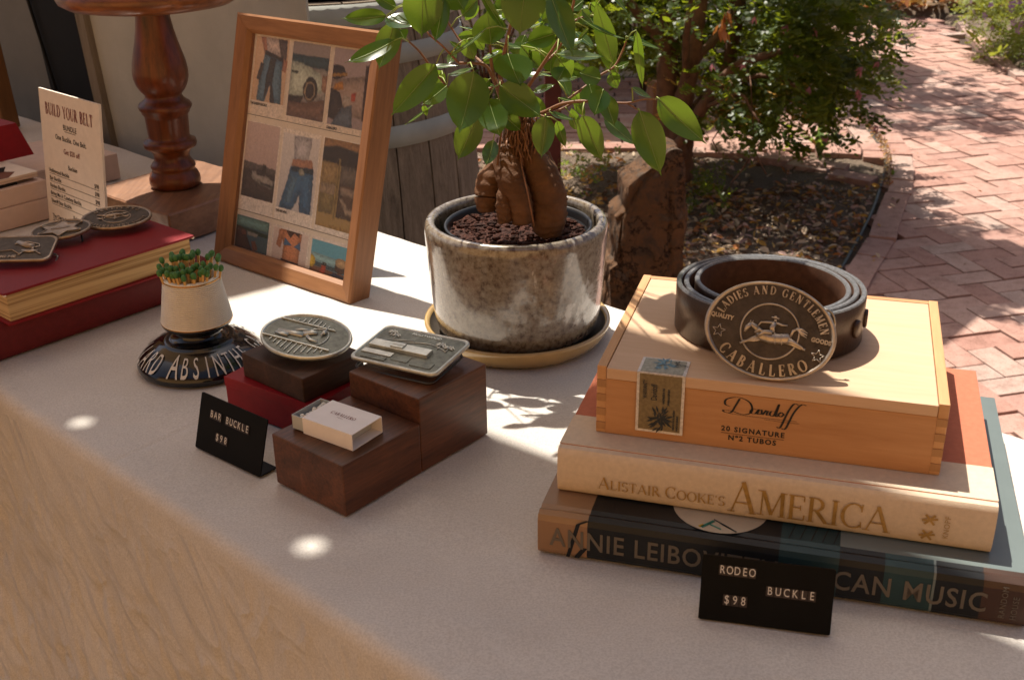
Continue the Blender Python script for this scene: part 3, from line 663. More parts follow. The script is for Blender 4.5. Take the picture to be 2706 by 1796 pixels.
# --- table and cloth
t = thing('display_table', 'long folding display table hidden under the white cloth', 'table', tp(0, 0, -.012), trz)
mb = MB(); mb.box(-.9, 2.0, -TW+.012, -.012, -.03, -.002, 0, None, .003); mb.build('tabletop', M['warm_timber'], t)
for sx_ in (-.8, 1.9):
    for sy_ in (-TW+.05, -.05):
        mb = MB(); mb.box(sx_-.015, sx_+.015, sy_-.015, sy_+.015, G+.015, -.03); mb.build('leg', M['dark_wire'], t)
def cloth():
    sv = [-.95+1.60*k/150 for k in range(150)]+[.65+.85*k/460 for k in range(460)]+[1.50+.6*k/40 for k in range(41)]; nu = len(sv)-1; prof = []                # profile: (distance across, height, drape parameter)
    r_ = .012
    for i in range(30): prof.append((.004, -.55+.534*i/30, 1-i/30))
    for i in range(6): a = i/5*math.pi/2; prof.append((-r_+r_*math.cos(a)+.004, -r_+r_*math.sin(a), 0))
    for i in range(1, 70): prof.append((-r_-(TW-2*r_)*i/70, 0, 0))
    for i in range(8): a = i/7*math.pi/2; prof.append((-TW+r_-r_*math.sin(a), -r_+r_*math.cos(a), 0))
    for i in range(1, 150): prof.append((-TW-.0012*min(i, 20)/10-.03*(i/149)**.8, -r_-.80*i/149, i/149))
    vs = []; npf = len(prof)
    for k in range(nu+1):
        s = sv[k]
        for d, z, dr in prof:
            on = 1 if dr == 0 else 0
            h = .0010*noise.noise((s*9, d*16, 0))+.0007*noise.noise(((s+d*.5)*30, (d-s*.4)*60, 2))-.0010*max(0, 1-abs(d+.165+.004*math.sin(s*5))/.004)-.0008*max(0, 1-abs(s-.98-.003*math.sin(d*20))/.004) if on else 0
            dd = 0
            if dr > 0:
                w = min(1, dr*5)
                rg = lambda v_: max(0, 1-abs(v_)*3.2)**1.5
                ac, al = s*.8+z*.6, s*.6-z*.8; wq = noise.noise((s*4, z*4, 11))*.03
                dd = w*(.014*noise.noise((s*2.2+z*.9, z*1.2, 4))+.006*noise.noise((ac*11, al*3, 6))+.0052*rg(noise.noise(((ac+wq)*17, al*6, 7)))+.0036*rg(noise.noise(((ac+wq)*33, al*14, 9)))+.0022*rg(noise.noise((ac*60, al*15, 12))))
                if d < -.3: dd = -abs(dd)-.003*w if dd < -.02 else dd
            p = tp(s, d+dd*(1 if d > -.3 else 1), z+h-(.0012 if on else 0))
            vs.append(p)
    fs = [(k*npf+j, (k+1)*npf+j, (k+1)*npf+j+1, k*npf+j+1) for k in range(nu) for j in range(npf-1)]
    mb = MB(); mb.add(vs, fs, 0, True); mb.m = [1 if (f % (npf-1)) < 34 or (f % (npf-1)) > 112 else 0 for f in range(len(fs))]; o = mb.build('tablecloth', [M['cloth'], M['cloth_drape']])
    return tag(o, 'plain off-white cotton tablecloth draped over the long display table', 'tablecloth')
cloth()
# ================================================================== ON THE TABLE
# --- books
def book(name, label, loc, rz, W_, D_, H_, cover, pages, spine_front=True, over=.004, bt=.0022, rounded=.35, front_open=None, boardlabel=None):
    """W_ along x (spine length), D_ along y away from the front; spine at the front or the back"""
    t = thing(name, label, 'book', loc, rz)
    mb = MB()
    if spine_front:
        mb.box(over, W_-over, .008, D_-over, bt, H_-bt, 0); mb.build('page_block', pages, t)
        for z in (0, H_-bt):
            mb = MB(); mb.box(0, W_, .008, D_, z, z+bt, 0, None, .0006); mb.build('cover_board', cover, t)
        mb = MB(); n = 12; pr = []
        for i in range(n+1):
            a = -math.pi/2+math.pi*i/n; pr.append((.010-(.010+.0)*math.cos(a)**rounded if abs(math.cos(a)) > 1e-6 else .010, H_/2+H_/2*math.sin(a)))
        pr2 = [(y+.0022 if 0 < i < n else y, H_/2+(z-H_/2)*.92) for i, (y, z) in enumerate(pr)]
        vs = [(x, y, z) for x in (0, W_) for y, z in pr+pr2[::-1]]; m_ = len(pr)*2
        mb.add(vs, [(i, (i+1) % m_, m_+(i+1) % m_, m_+i) for i in range(m_)]+[tuple(range(m_)), tuple(range(2*m_-1, m_-1, -1))]); sp = mb.build('spine', cover, t); smooth_angle(sp, 40)
    else:
        mb = MB(); mb.box(over, W_-over, over*1.2, D_-.008, bt, H_-bt, 0, None, .0004); mb.build('page_block', pages, t)
        for z in (0, H_-bt):
            mb = MB(); mb.box(0, W_, 0, D_, z, z+bt, 0, None, .0006); mb.build('cover_board', cover, t)
        mb = MB(); mb.box(0, W_, D_-.004, D_, 0, H_, 0, None, .001); mb.build('spine', cover, t)
    return t
# photo book at the bottom of the right stack
RB = R(-16.5); ax = (.0161, .6693)
def rot2(v, a): return Vector((v[0]*math.cos(a)-v[1]*math.sin(a), v[0]*math.sin(a)+v[1]*math.cos(a), 0))
H1, H2, H3 = .0335, .0355, .0528
def photo_book():
    W_, D_ = .3205, .2635; t = thing('photo_book', 'large black and teal jacketed photo book at the bottom of the right-hand stack', 'book', (ax[0], ax[1], 0), RB)
    mb = MB(); mb.box(.004, W_-.004, .009, D_-.004, .003, H1-.003); mb.build('page_block', M['pages_white'], t)
    # jacket: flat front, soft shoulder, flat top, in picture bands along its length
    prof = [(.012, .0), (.0015, .0012), (0, .004), (0, H1-.006), (.0018, H1-.002), (.006, H1-.0002), (.0095, H1-.0012), (.013, H1), (D_, H1), (D_, H1-.0028), (.02, H1-.0028), (.009, H1-.005), (.009, .0028), (D_, .0028), (D_, 0)]
    bands = [(0, .0355, 'jacket_tan'), (.0355, .165, 'jacket_black'), (.165, .2035, 'jacket_teal'), (.2035, .232, 'jacket_black'), (.232, .262, 'jacket_teal'), (.262, .2635, 'jacket_grey'), (.2635, .292, 'jacket_black'), (.292, W_, 'jacket_brown')]
    mb = MB(); mats = [M[b[2]] for b in bands]+[M['jacket_grey']]
    n = len(prof)
    for bi, (a, b, _) in enumerate(bands):
        vs = [(x, y, z) for x in (a, b) for y, z in prof]
        for i in range(n):
            j = (i+1) % n; mi = bi
            if i == 7 and bi >= 3: mi = len(bands)       # grey back of the top cover away from the spine
            mb.add([vs[i], vs[j], vs[n+j], vs[n+i]], [(0, 1, 2, 3)], mi)
    mb.add([(0, y, z) for y, z in prof], [tuple(range(n-1, -1, -1))], 0); mb.add([(W_, y, z) for y, z in prof], [tuple(range(n))], 7)
    mb.build('dust_jacket', mats, t)
    Mx = Matrix.Rotation(R(90), 4, 'X')
    z0 = H1*.30
    for s_, x_, sz in (('ANNIE LEIBOVITZ', .0090, .0205), ('AMERICAN MUSIC', .1500, .0205)):
        text_mesh(s_, sz, M['jacket_letter'], 'title_lettering', t, Matrix.Translation((x_, -.0004, z0-.001))@Mx, 0.0001, 'LEFT', 1.10, bold=.00025, sx=.81)
    for k, s_ in enumerate(('RANDOM', 'HOUSE')):
        text_mesh(s_, .0052, M['jacket_letter'], 'publisher_lettering', t, Matrix.Translation((.307+k*.007, -.0004, .006))@Mx@Matrix.Rotation(R(90), 4, 'Z'), 0.0001, 'LEFT', 1.1)
    # round pale label and a few details printed on the top cover near the spine
    mb = MB(); c = (.122, .040); pts = [(c[0]+.033*math.cos(a*math.pi/24), c[1]-.033*math.sin(a*math.pi/24)) for a in range(25)]
    mb.add([(x, y, H1+.0003) for x, y in pts], [tuple(range(len(pts)-1, -1, -1))]); mb.build('round_label', M['vinyl_label'], t)
    for (x, y, a, l_, w_, m_) in ((.116, .016, .9, .012, .0022, ink(.02, .16, .12)), (.121, .014, -.5, .010, .0012, ink(.05, .2, .15)), (.130, .015, -.6, .014, .0012, ink(.05, .06, .06)), (.126, .018, -.6, .016, .0010, ink(.05, .06, .06)), (.112, .013, .8, .004, .002, ink(.4, .28, .03))):
        mb = MB(); mb.box(-l_/2, l_/2, -w_/2, w_/2, 0, .0002, 0, Matrix.Translation((x, y, H1+.0005))@Matrix.Rotation(a, 4, 'Z')); mb.build('label_print', m_, t)
    strp = [((.0335, .0), (.012, .3)), ]
    for x0, x1, zz0, zz1, w_ in ((.029, .022, H1*.86, .001, .0028), (.029, .036, H1*.86, H1*.98, .0028), (.034, .028, H1*.30, .001, .004)):
        mb = MB(); mb.add([(x0-w_/2, -.0003, zz0), (x0+w_/2, -.0003, zz0), (x1+w_/2, -.0003, zz1), (x1-w_/2, -.0003, zz1)], [(0, 3, 2, 1)]); mb.build('jacket_print', M['jacket_black'], t)
    for k in range(5):
        x = .170+k*.0072; mb = MB(); mb.add([(x, .014, H1+.0003), (x+.0008, .014, H1+.0003), (x+.007, .045, H1+.0003), (x+.0062, .045, H1+.0003)], [(0, 1, 2, 3)]); mb.build('jacket_print', M['jacket_black'], t)
    return t
photo_book()
mx_ = Vector((.0308, .6949, 0))
am = book('cloth_bound_book', 'cream linen book with gold lettering and terracotta boards, middle of the right-hand stack', (mx_.x, mx_.y, H1+.0006), R(-16.9), .2904, .2075, H2, M['orange_cloth'], M['pages_white'], True, .004, .0026, .30)
for o_ in am.children:
    if o_.name.startswith('spine'): o_.data.materials[0] = M['cream_linen']
# linen quarter-binding wraps over the boards
for z in (H2, -.0006):
    mb = MB(); mb.box(-.0003, .2907, .0086, .052, z, z+.0006, 0, None, .0002); mb.build('quarter_binding', M['cream_linen'], am)
def spine_w(x0, z0, tilt=0):
    def f(p):
        z = z0+p.y; k = abs((z-H2/2)/(H2/2)); c_ = math.sqrt(max(0, 1-k*k)); y = .010-.010*c_**.30
        return Vector((x0+p.x, y-.0010-p.z, z+tilt*p.x))
    return f
for s_, x_, sz in (('A', .0300, .0095), ('LISTAIR', .0385, .0078), ('C', .0775, .0095), ("OOKE'S", .0855, .0078)):
    serif(s_, sz, M['gold'], spine_w(x_, .0085), am, 0, .92, .05, 'LEFT', 'title_lettering', .9)
serif('A', .0245, M['gold'], spine_w(.1215, .0050), am, 0, .80, .04, 'LEFT', 'title_lettering', .8)
serif('MERICA', .0195, M['gold'], spine_w(.1405, .0058), am, 0, .90, .03, 'LEFT', 'title_lettering', .85)
for k, (x_, zz) in enumerate(((.2505, .021), (.250, .009))):
    mb = MB(); g = spine_w(x_, zz); 
    for a in (.9, 2.2, .2): mb.add([g(Vector((.005*math.cos(a)*q+.0008*math.cos(a+1.57)*w, .0045*math.sin(a)*q+.0008*math.sin(a+1.57)*w, 0.0001*a))) for q, w in ((-1, -1), (1, -1), (1, 1), (-1, 1))], [(0, 1, 2, 3)])
    mb.build('publisher_emblem', M['gold'], am)
text_mesh('KNOPF', .0050, M['gold'], 'publisher_lettering', am, None, 0, 'LEFT', 1.1, warp=lambda p: spine_w(.263, .008)(Vector((-p.y, p.x, .0001))))
# --- cigar box
cb = thing('cigar_box', 'closed cedar cigar box with black printed lettering, on top of the right-hand stack', 'cigar box', (.0595, .7175, H1+H2+.0015), R(-16.7))
CL, CD = .2344, .1827
ZL = H3-.0095
mb = MB(); mb.box(.0065, CL-.0065, .0, .006, 0, ZL, 0, None, .0005); mb.build('front_panel', M['cedar'], cb)
mb = MB(); mb.box(.0065, CL-.0065, CD-.006, CD, 0, H3-.0005, 0, None, .0005); mb.build('back_panel', M['cedar'], cb)
M['cedar_lid'] = wood('cedar_lid', (.50, .32, .19), (.64, .44, .29), 'X', 1.6, .65, 0, 14, .12, .4)
M['cedar_y'] = wood('cedar_side', (.44, .22, .09), (.62, .36, .17), 'Y', 1.6, .6, 0, 14, .12, .4)
M['cedar_end'] = wood('cedar_end_grain', (.30, .15, .06), (.46, .25, .11), 'Z', 2.0, .7, 0, 14, .2, .4)
for x in (0, CL-.0068):
    mb = MB(); mb.box(x, x+.0068, .0005, CD, 0, H3, 0, None, .0006); mb.build('end_panel', M['cedar_y'], cb)
for x in (.0, CL-.0070):
    for k in range(4):
        z = .003+k*.0112; mb = MB(); mb.box(x+.0002, x+.0070, -.0003, .0052, z, z+.0056); mb.build('finger_joint', M['cedar_end'], cb)
mb = MB(); mb.box(.0072, CL-.0072, -.0012, CD-.0065, ZL+.0006, H3-.0006, 0, None, .0007); mb.build('lid', M['cedar_lid'], cb)
mb = MB(); mb.box(.004, CL-.004, .004, CD-.004, .001, .005); mb.build('base_board', M['cedar'], cb)
FX = Matrix.Rotation(R(90), 4, 'X')
# warranty label bent over the lid edge
lab_b = ink(.20, .15, .075); lab_w = ink(.62, .58, .54); lab_blue = ink(.13, .24, .30); lab_k = ink(.03, .035, .04)
lx0, lx1 = .0290, .0625
mb = MB(); mb.box(lx0, lx1, -.0020, -.0014, .0065, H3-.0002, 0, None, 0); mb.box(lx0, lx1, -.0020, .0225, H3-.0004, H3+.0001, 0); mb.build('seal_border', lab_w, cb)
mb = MB(); mb.box(lx0+.002, lx1-.002, -.0024, -.0021, .0085, H3-.001, 0); mb.build('seal_face', lab_b, cb)
mb = MB(); mb.box(lx0+.002, lx1-.002, -.0010, .0205, H3+.0002, H3+.0005, 0); mb.build('seal_top', ink(.30, .29, .23), cb)
VX = FX@Matrix.Rotation(R(90), 4, 'Z')
for s_, sz, x_, z_ in (('WARRANTY', .0042, lx0+.0075, .033), ('Davidoff', .0060, lx0+.0145, .032), ('HANDMADE IN THE', .0022, lx0+.0200, .030), ('DOMINICAN REPUBLIC', .0020, lx0+.0235, .029), ('TABACOS DOM. S.A. SANTIAGO', .0018, lx0+.0275, .010), ('FABRICA DE CIGARROS', .0018, lx0+.0300, .010)):
    text_mesh(s_, sz, lab_k, 'seal_lettering', cb, Matrix.Translation((x_, -.0027, z_))@VX, 0, 'LEFT', 1.0, bold=.0001, sx=.62)
r_ = random.Random(5)
def sprig(cx, cy, n, rr, mat, name, fn):
    mb = MB()
    for i in range(n):
        a = r_.uniform(0, 6.28); q = r_.uniform(.2, 1)*rr; l_ = rr*.38; w_ = rr*.10
        x, y = cx+q*.9*math.cos(a), cy+q*math.sin(a); d = Vector((math.cos(a+r_.uniform(-.6, .6)), math.sin(a+r_.uniform(-.6, .6)))); nn = Vector((-d.y, d.x))
        zz = .00002*i
        mb.add([fn(x-d.x*l_, y-d.y*l_, zz), fn(x+nn.x*w_, y+nn.y*w_, zz), fn(x+d.x*l_, y+d.y*l_, zz), fn(x-nn.x*w_, y-nn.y*w_, zz)], [(0, 1, 2, 3)])
    return mb.build(name, mat, cb)
sprig(.046, .0175, 34, .0085, lab_k, 'seal_emblem', lambda x, y, z: Vector((x, -.0026-z, y)))
sprig(.046, .012, 26, .0085, lab_blue, 'seal_emblem', lambda x, y, z: Vector((x, y, H3+.0006+z)))
sprig(.056, .013, 8, .006, lab_k, 'seal_emblem', lambda x, y, z: Vector((x, y, H3+.0014+z)))
# script logo, drawn as a pen stroke
def stroke(pts, w, mat, fn, name, parent, seg=8):
    P_ = [Vector(p) for p in pts]; out = []
    for i in range(len(P_)-1):
        p0, p1, p2, p3 = P_[max(i-1, 0)], P_[i], P_[i+1], P_[min(i+2, len(P_)-1)]
        for k in range(seg):
            t = k/seg; out.append(.5*((2*p1)+(-p0+p2)*t+(2*p0-5*p1+4*p2-p3)*t*t+(-p0+3*p1-3*p2+p3)*t**3))
    out.append(P_[-1]); vs = []
    for i, p in enumerate(out):
        d = out[min(i+1, len(out)-1)]-out[max(i-1, 0)]; d = d.normalized() if d.length else Vector((1, 0)); n_ = Vector((-d.y, d.x))
        ww = w*(.45+.55*abs(d.y)); vs += [fn(*(p+n_*ww/2)), fn(*(p-n_*ww/2))]
    mb = MB(); mb.add(vs, [(2*i, 2*i+1, 2*i+3, 2*i+2) for i in range(len(out)-1)]); return mb.build(name, mat, parent)
logo = lambda x, z: Vector((.0905+x*.0435, -.0004, .0272+z*.0135))
blk = M['ink']
for pts in ([(.22, .95), (.16, .5), (.10, .12), (.0, .10), (-.02, .2), (.1, .2), (.3, .08), (.42, .3), (.38, .8), (.2, 1.02), (.02, .85), (.0, .55), (.08, .45)],
            [(.50, .45), (.43, .45), (.40, .25), (.47, .2), (.53, .48), (.51, .2), (.57, .25)], [(.57, .48), (.585, .2), (.64, .48)], [(.67, .46), (.65, .22), (.69, .22)],
            [(.78, .45), (.72, .45), (.70, .25), (.76, .22), (.83, .9), (.79, .22), (.83, .24)], [(.87, .46), (.83, .3), (.87, .2), (.91, .36), (.87, .46)],
            [(1.12, .98), (1.05, 1.0), (.97, .5), (.88, -.38), (.82, -.40)], [(1.24, 1.0), (1.16, 1.0), (1.06, .5), (.96, -.42), (.90, -.44)],
            [(.05, .06), (.4, .02), (1.12, .04)], [(.62, -.06), (1.0, -.08), (1.16, -.06)]):
    stroke(pts, .034, blk, logo, 'logo_lettering', cb)
for s_, sz, z_ in (('20 SIGNATURE', .0054, .0140), ('N\u00ba2 TUBOS', .0054, .0073)):
    text_mesh(s_, sz, blk, 'box_lettering', cb, Matrix.Translation((.1105, -.0003, z_))@FX, 0, 'CENTER', 1.25, bold=.00018, sx=1.0)
mb = MB(); mb.box(.089, .132, -.0004, -.0002, .0122, .01245); mb.build('printed_rule', blk, cb)
ZB = H1+H2+.0015+H3
# --- belt with buckle
bc = Vector((.190, .778, ZB+.0003)); BHt = .036
belt = thing('leather_belt', 'coiled dark brown leather belt with large oval buckle on the cigar box', 'belt', bc, R(-16))
def coil():
    n = 260; turns = 2.82; pts = []
    a_end = R(-52)
    for i in range(n+1):
        t = i/n; a = a_end-(1-t)*turns*2*math.pi*(-1)
        a = a_end+(1-t)*turns*2*math.pi
        r = .0535+.0155*t
        if t < .10: r -= .006*(1-t/.10)
        r2 = r*(.90 if math.sin(a) < 0 else .94)
        pts.append((r*math.cos(a), r2*math.sin(a)))
    # tail tucks in behind the buckle
    x, y = pts[-1]; pts += [(x-.004, y-.0005), (x-.010, y+.003), (x-.016, y+.005), (x-.026, y+.0045)]
    return pts
cpts = coil(); th = .0040; vs = []; mi = []
for i, (x, y) in enumerate(cpts):
    a, b = Vector(cpts[max(i-1, 0)]), Vector(cpts[min(i+1, len(cpts)-1)]); d = (b-a).normalized(); n_ = Vector((-d.y, d.x))
    if n_.dot(Vector((x, y))) < 0: n_ = -n_
    w = .0008*math.sin(i*.05)
    for off, z in ((th/2, .0006), (th/2, BHt-.0010), (th/2-.0007, BHt), (-th/2+.0007, BHt), (-th/2, BHt-.0010), (-th/2, .0006)):
        vs.append((x+n_.x*off, y+n_.y*off, z+w))
mb = MB(); k = 6; nn = len(cpts)
for j, m_ in ((0, 0), (1, 2), (2, 2), (3, 2), (4, 1), (5, 1)):
    fs = [(i*k+j, i*k+(j+1) % k, (i+1)*k+(j+1) % k, (i+1)*k+j) for i in range(nn-1)]
    mb.f += fs; mb.m += [m_]*len(fs); mb.sm += [j in (0, 4)]*len(fs)
mb.v = [tuple(v) for v in vs]; mb.f += [tuple(range(6)), tuple(range((nn-1)*k, nn*k))]; mb.m += [2, 2]; mb.sm += [False]*2
mb.build('strap', [M['leather_out'], M['leather_in'], M['leather_edge']], belt)
for ad, zz in ((-4, .017), (-24, .017)):
    a = R(ad); r = .0712; Mx = Matrix.Translation((r*math.cos(a), r*.92*math.sin(a), zz))@Matrix.Rotation(a, 4, 'Z')@Matrix.Rotation(R(90), 4, 'Y')
    mb = MB(); mb.lathe([(0, .0013), (.0048, .0013), (.0056, .0006), (.0056, -.0022), (0, -.0022)], 20, 0, Mx, 1.25, .95); mb.build('stud', M['leather_out'], belt)
for ad, zz in ((62, .017), (88, .017)):
    a = R(ad); r = .0478; Mx = Matrix.Translation((r*math.cos(a), r*.94*math.sin(a), zz))@Matrix.Rotation(a, 4, 'Z')@Matrix.Rotation(R(90), 4, 'Y')
    mb = MB(); mb.lathe([(0, -.0004), (.0019, -.0004), (.0019, .0002), (0, .0002)], 12, 0, Mx); mb.build('punched_hole', M['black'], belt)
# buckle: local x right, y up the face, z out of the face
def oval_buckle(parent, a, b, th_, m_hi, m_lo, name='buckle', Mx=Matrix()):
    mb = MB(); mb.lathe([(0, -.0012), (.93, -.0012), (.985, -.0006), (1.0, .0008), (.99, th_+.0002), (.965, th_+.0006), (.94, th_+.0001), (.925, th_-.0008)], 72, 0, None, 1, 1)
    vs = []
    for x, y, z in mb.v: vs.append((x*a, y*b, z))
    mb.v = vs; o1 = mb.build(name+'_rim', m_hi, parent); o1.matrix_local = Mx
    mb = MB(); mb.lathe([(.93, th_-.0008), (.6, th_-.0006), (.3, th_-.0002), (0.001, th_)], 72); mb.v = [(x*a, y*b, z) for x, y, z in mb.v]
    o2 = mb.build(name+'_field', m_lo, parent); o2.matrix_local = Mx
    return o1, o2
def hook(parent, mat, Mx, w=.024, d=.012):
    mb = MB(); mb.tube([(-w, -.006, 0), (-w, -.008, -d), (w*.9, -.014, -d-.001), (w, -.008, -d*.9), (w, -.005, 0)], .0012, 6); o = mb.build('hook_wire', mat, parent); o.matrix_local = Mx
bp = at(2024, 1003, ZB)
e1 = Vector((math.cos(R(-13)), math.sin(R(-13)), 0)); bk_ = Vector((-e1.y, e1.x, 0)); lean = R(27)
upv = Vector((0, 0, 1))*math.cos(lean)+bk_*math.sin(lean); nv = e1.cross(upv)
rl = R(-9.0); ex = e1*math.cos(rl)+upv*math.sin(rl); ey = -e1*math.sin(rl)+upv*math.cos(rl)
ctr = bp+upv*.0333-nv*.0005
BM = Matrix(((ex.x, ey.x, nv.x, ctr.x), (ex.y, ey.y, nv.y, ctr.y), (ex.z, ey.z, nv.z, ctr.z), (0, 0, 0, 1)))
buckle = bpy.data.objects.new('buckle', None); col.objects.link(buckle); buckle.parent = belt
bpy.context.view_layer.update(); buckle.matrix_local = belt.matrix_basis.inverted()@BM
A_, B_, TH = .0445, .0335, .0030
oval_buckle(buckle, A_, B_, TH, M['brass'], M['brass_dark'])
def arc_w(ra, rb, a_mid, flip, z=TH-.0003):
    def f(p):
        if not flip: a = a_mid-p.x/((ra+rb)/2); r_a, r_b = ra+p.y, rb+p.y
        else: a = a_mid+p.x/((ra+rb)/2); r_a, r_b = ra-p.y, rb-p.y
        return Vector((r_a*math.cos(a), r_b*math.sin(a), z+p.z))
    return f
def even_arc(body, size, ra, rb, span, mid, flip, mat, parent, sx=.8, z=TH-.0003):
    """letters spaced evenly by arc length round the oval"""
    n = len(body); wts = [GL[c][0]*sx+.10 if c != ' ' else .34 for c in body]; tot = sum(wts); s = 0
    for c, w in zip(body, wts):
        t = (s+w/2)/tot; s += w
        if c == ' ': continue
        a = mid+(span/2-span*t)*(1 if not flip else -1)
        # local frame on the ellipse
        p = Vector((ra*math.cos(a), rb*math.sin(a))); tg = Vector((-ra*math.sin(a), rb*math.cos(a))).normalized()
        if not flip: tg = -tg
        up = Vector((-tg.y, tg.x))
        f = lambda q, p=p, tg=tg, up=up: Vector((p.x+tg.x*q.x+up.x*q.y, p.y+tg.y*q.x+up.y*q.y, z+q.z))
        serif(c, size, mat, f, parent, .0007, sx, 0, 'CENTER', 'raised_letter', 1.25)
even_arc('LADIES AND GENTLEMEN', .0056, A_*.755, B_*.735, R(158), R(90), False, M['brass'], buckle, .72)
even_arc('CABALLERO', .0078, A_*.905, B_*.905, R(104), R(270), True, M['brass'], buckle, .74)
for s_, x_, y_ in (('QUALITY', -.0335, .0015), ('GOODS', .0345, -.0005)):
    text_mesh(s_, .0040, M['brass'], 'raised_lettering', buckle, Matrix.Translation((x_, y_, TH-.0002)), .0004, 'CENTER', 1.05, bold=.0002, sx=.9)
def star(parent, x, y, r, mat, z):
    mb = MB()
    for i in range(10):
        a0, a1 = math.pi/2+i*math.pi/5, math.pi/2+(i+1)*math.pi/5; r0, r1 = (r, r*.42) if i % 2 == 0 else (r*.42, r)
        p, q = Vector((x+r0*math.cos(a0), y+r0*math.sin(a0))), Vector((x+r1*math.cos(a1), y+r1*math.sin(a1)))
        mb.tube([(p.x, p.y, z), (q.x, q.y, z)], r*.07, 5)
    return mb.build('raised_star', mat, parent)
star(buckle, -.0335, -.0075, .0046, M['brass'], TH); star(buckle, .0345, -.0095, .0046, M['brass'], TH)
mb = MB(); mb.tube([(.0195*math.cos(a*math.pi/30), .0188*math.sin(a*math.pi/30)-.0005, TH-.0001) for a in range(61)], .0007, 6, cap=False); mb.build('raised_ring', M['brass'], buckle)
mb = MB(); mb.lathe([(.0001, TH+.00015), (.0185, TH-.0002)], 40, 0, Matrix.Translation((0, -.0005, 0))); mb.build('ring_field', M['brass_dark'], buckle)
def limb(mb, pts, rads, zz, fl=.55):
    k0 = len(mb.v); mb.tube([(x, y, 0) for x, y in pts], rads, 8)
    for i in range(k0, len(mb.v)): x, y, z = mb.v[i]; mb.v[i] = (x, y, zz+z*fl)
def horse(parent, mat, s=1.0, z=TH+.0006, Mx=None):
    mb = MB(); S_ = s*.001
    def L_(pts, rads, zz=0): limb(mb, [(x*S_, y*S_) for x, y in pts], [r*S_ for r in rads], z+zz*S_)
    L_([(-9, -3), (-5, -5), (1, -5.5), (8, -4.5), (14, -3), (17, -4)], [2.4, 4.2, 4.3, 4.2, 4.4, 2.0])      # barrel and rump
    L_([(-7, -3), (-11, .5), (-15, 2), (-17, 1)], [3.0, 2.3, 1.7, 1.0]); L_([(-15, 2.4), (-17.5, -1), (-18.5, -5)], [1.7, 1.8, 1.0])  # neck, head
    L_([(-14.5, 3), (-14, 5)], [.7, .2]); L_([(-16, 3), (-16, 5)], [.7, .2])
    L_([(-7, -6), (-12, -9), (-16, -12), (-20, -14.5)], [2.0, 1.3, .9, 1.0]); L_([(-5, -7), (-10, -10), (-14, -11), (-19, -12.5)], [1.8, 1.2, .8, .8])
    L_([(15, -5), (20, -6.5), (25, -8), (29, -8)], [2.6, 1.6, .9, 1.0]); L_([(15, -4), (20, -5), (26, -7), (28, -8.6)], [2.4, 1.4, .8, .9], 1)
    L_([(16, -1), (17, 4), (20, 6), (24, 4), (28, 3)], [1.0, 1.1, 1.2, 1.3, .3], .5); L_([(18, 5), (23, 6.5), (28, 4.5)], [.8, 1.0, .2], .8); L_([(20, 5.5), (24, 2.5), (28, 1)], [.8, .8, .2], .6)
    L_([(2, -1), (1, 3), (2, 7)], [2.0, 2.2, 1.8], 1.2); L_([(2.4, 8), (2.0, 9.6)], [1.2, 1.0], 1.5)            # rider
    L_([(-1.2, 10.6), (4.6, 10.6)], [.5, .5], 2.0); L_([(1.7, 10.8), (1.7, 12)], [1.3, .9], 1.7)               # hat
    L_([(2, 7), (-4, 5.8), (-8, 5), (-10, 1)], [1.0, .8, .7, .5], 1.4); L_([(2.5, 7), (8, 6.2), (12, 7)], [1.0, .8, .5], 1.3)
    L_([(2, -1), (-4, -2), (-8, -6)], [1.9, 1.7, 1.0], 2.6); L_([(-4, -2), (-8, -1), (-11, -4)], [1.2, 1.2, .6], 2.4)
    L_([(4, -1), (4.6, -5), (6, -9.5)], [.5, .5, .5], 4); L_([(9, -.5), (9.6, -4), (11, -9)], [.4, .4, .4], 4)
    if Mx: mb.v = [tuple(Mx@Vector(v)) for v in mb.v]
    return mb.build('horse_and_rider', mat, parent)
horse(buckle, M['brass'], .88)
mb = MB(); mb.tube([(.0335+.0075*math.cos(a), .012+.0075*math.sin(a)*1.5, -.006+.003*math.sin(a)) for a in [i*math.pi/9 for i in range(0, 12)]], .0010, 8); mb.build('keeper_ring', M['steel'], buckle)
mb = MB(); mb.tube([(.020, -.0325, -.004), (.030, -.034, -.006), (.032, -.030, -.010)], .0009, 6); mb.build('hook_wire', M['steel'], buckle)
# --- walnut riser blocks, red box, buckles, matchbox, sign
WR = R(-39.97); cw, sw = math.cos(WR), math.sin(WR)
def wl(x, y, z=0): return Vector((-.187+x*cw-y*sw, .7689+x*sw+y*cw, z))       # riser frame: x along its front, y backwards
def block(name, label, x, y, z, L_, D_, H_, mat, cat='wood block', bev=.0012, yaw=0):
    o = MB().box(0, L_, 0, D_, 0, H_, 0, None, bev).build(name, mat); o.location = wl(x, y, z); o.rotation_euler = (0, 0, WR+yaw); return tag(o, label, cat)
block('walnut_block', 'low front walnut block carrying the open white matchbox', 0, 0, .0003, .0797, .0820, .0438, M['walnut'])
block('walnut_block', 'taller walnut block carrying the rectangular palm tree buckle', .0003, .0825, .0003, .0791, .0803, .0655, M['walnut'])
RX = math.atan2(.842-.894, -.175+.253)
rb = thing('red_box', 'small bright red box under the dark wood block, behind the bar buckle sign', 'box', (-.2525, .893, .0002), RX)
MB().box(0, .105, 0, .070, 0, .0245, 0, None, .0006).build('box_base', M['red_box'], rb)
MB().box(-.0006, .1056, -.0006, .0706, .0240, .0330, 0, None, .0006).build('box_lid', M['red_box'], rb)
sb = MB().box(0, .0820, 0, .0680, 0, .0225, 0, None, .0014).build('walnut_block', M['walnut_dull']); sb.location = Vector((-.2355, .893, .0333)); sb.rotation_euler = (0, 0, R(-41))
tag(sb, 'dark wood block on the red box, carrying the oval buckle of the drinking man', 'wood block')
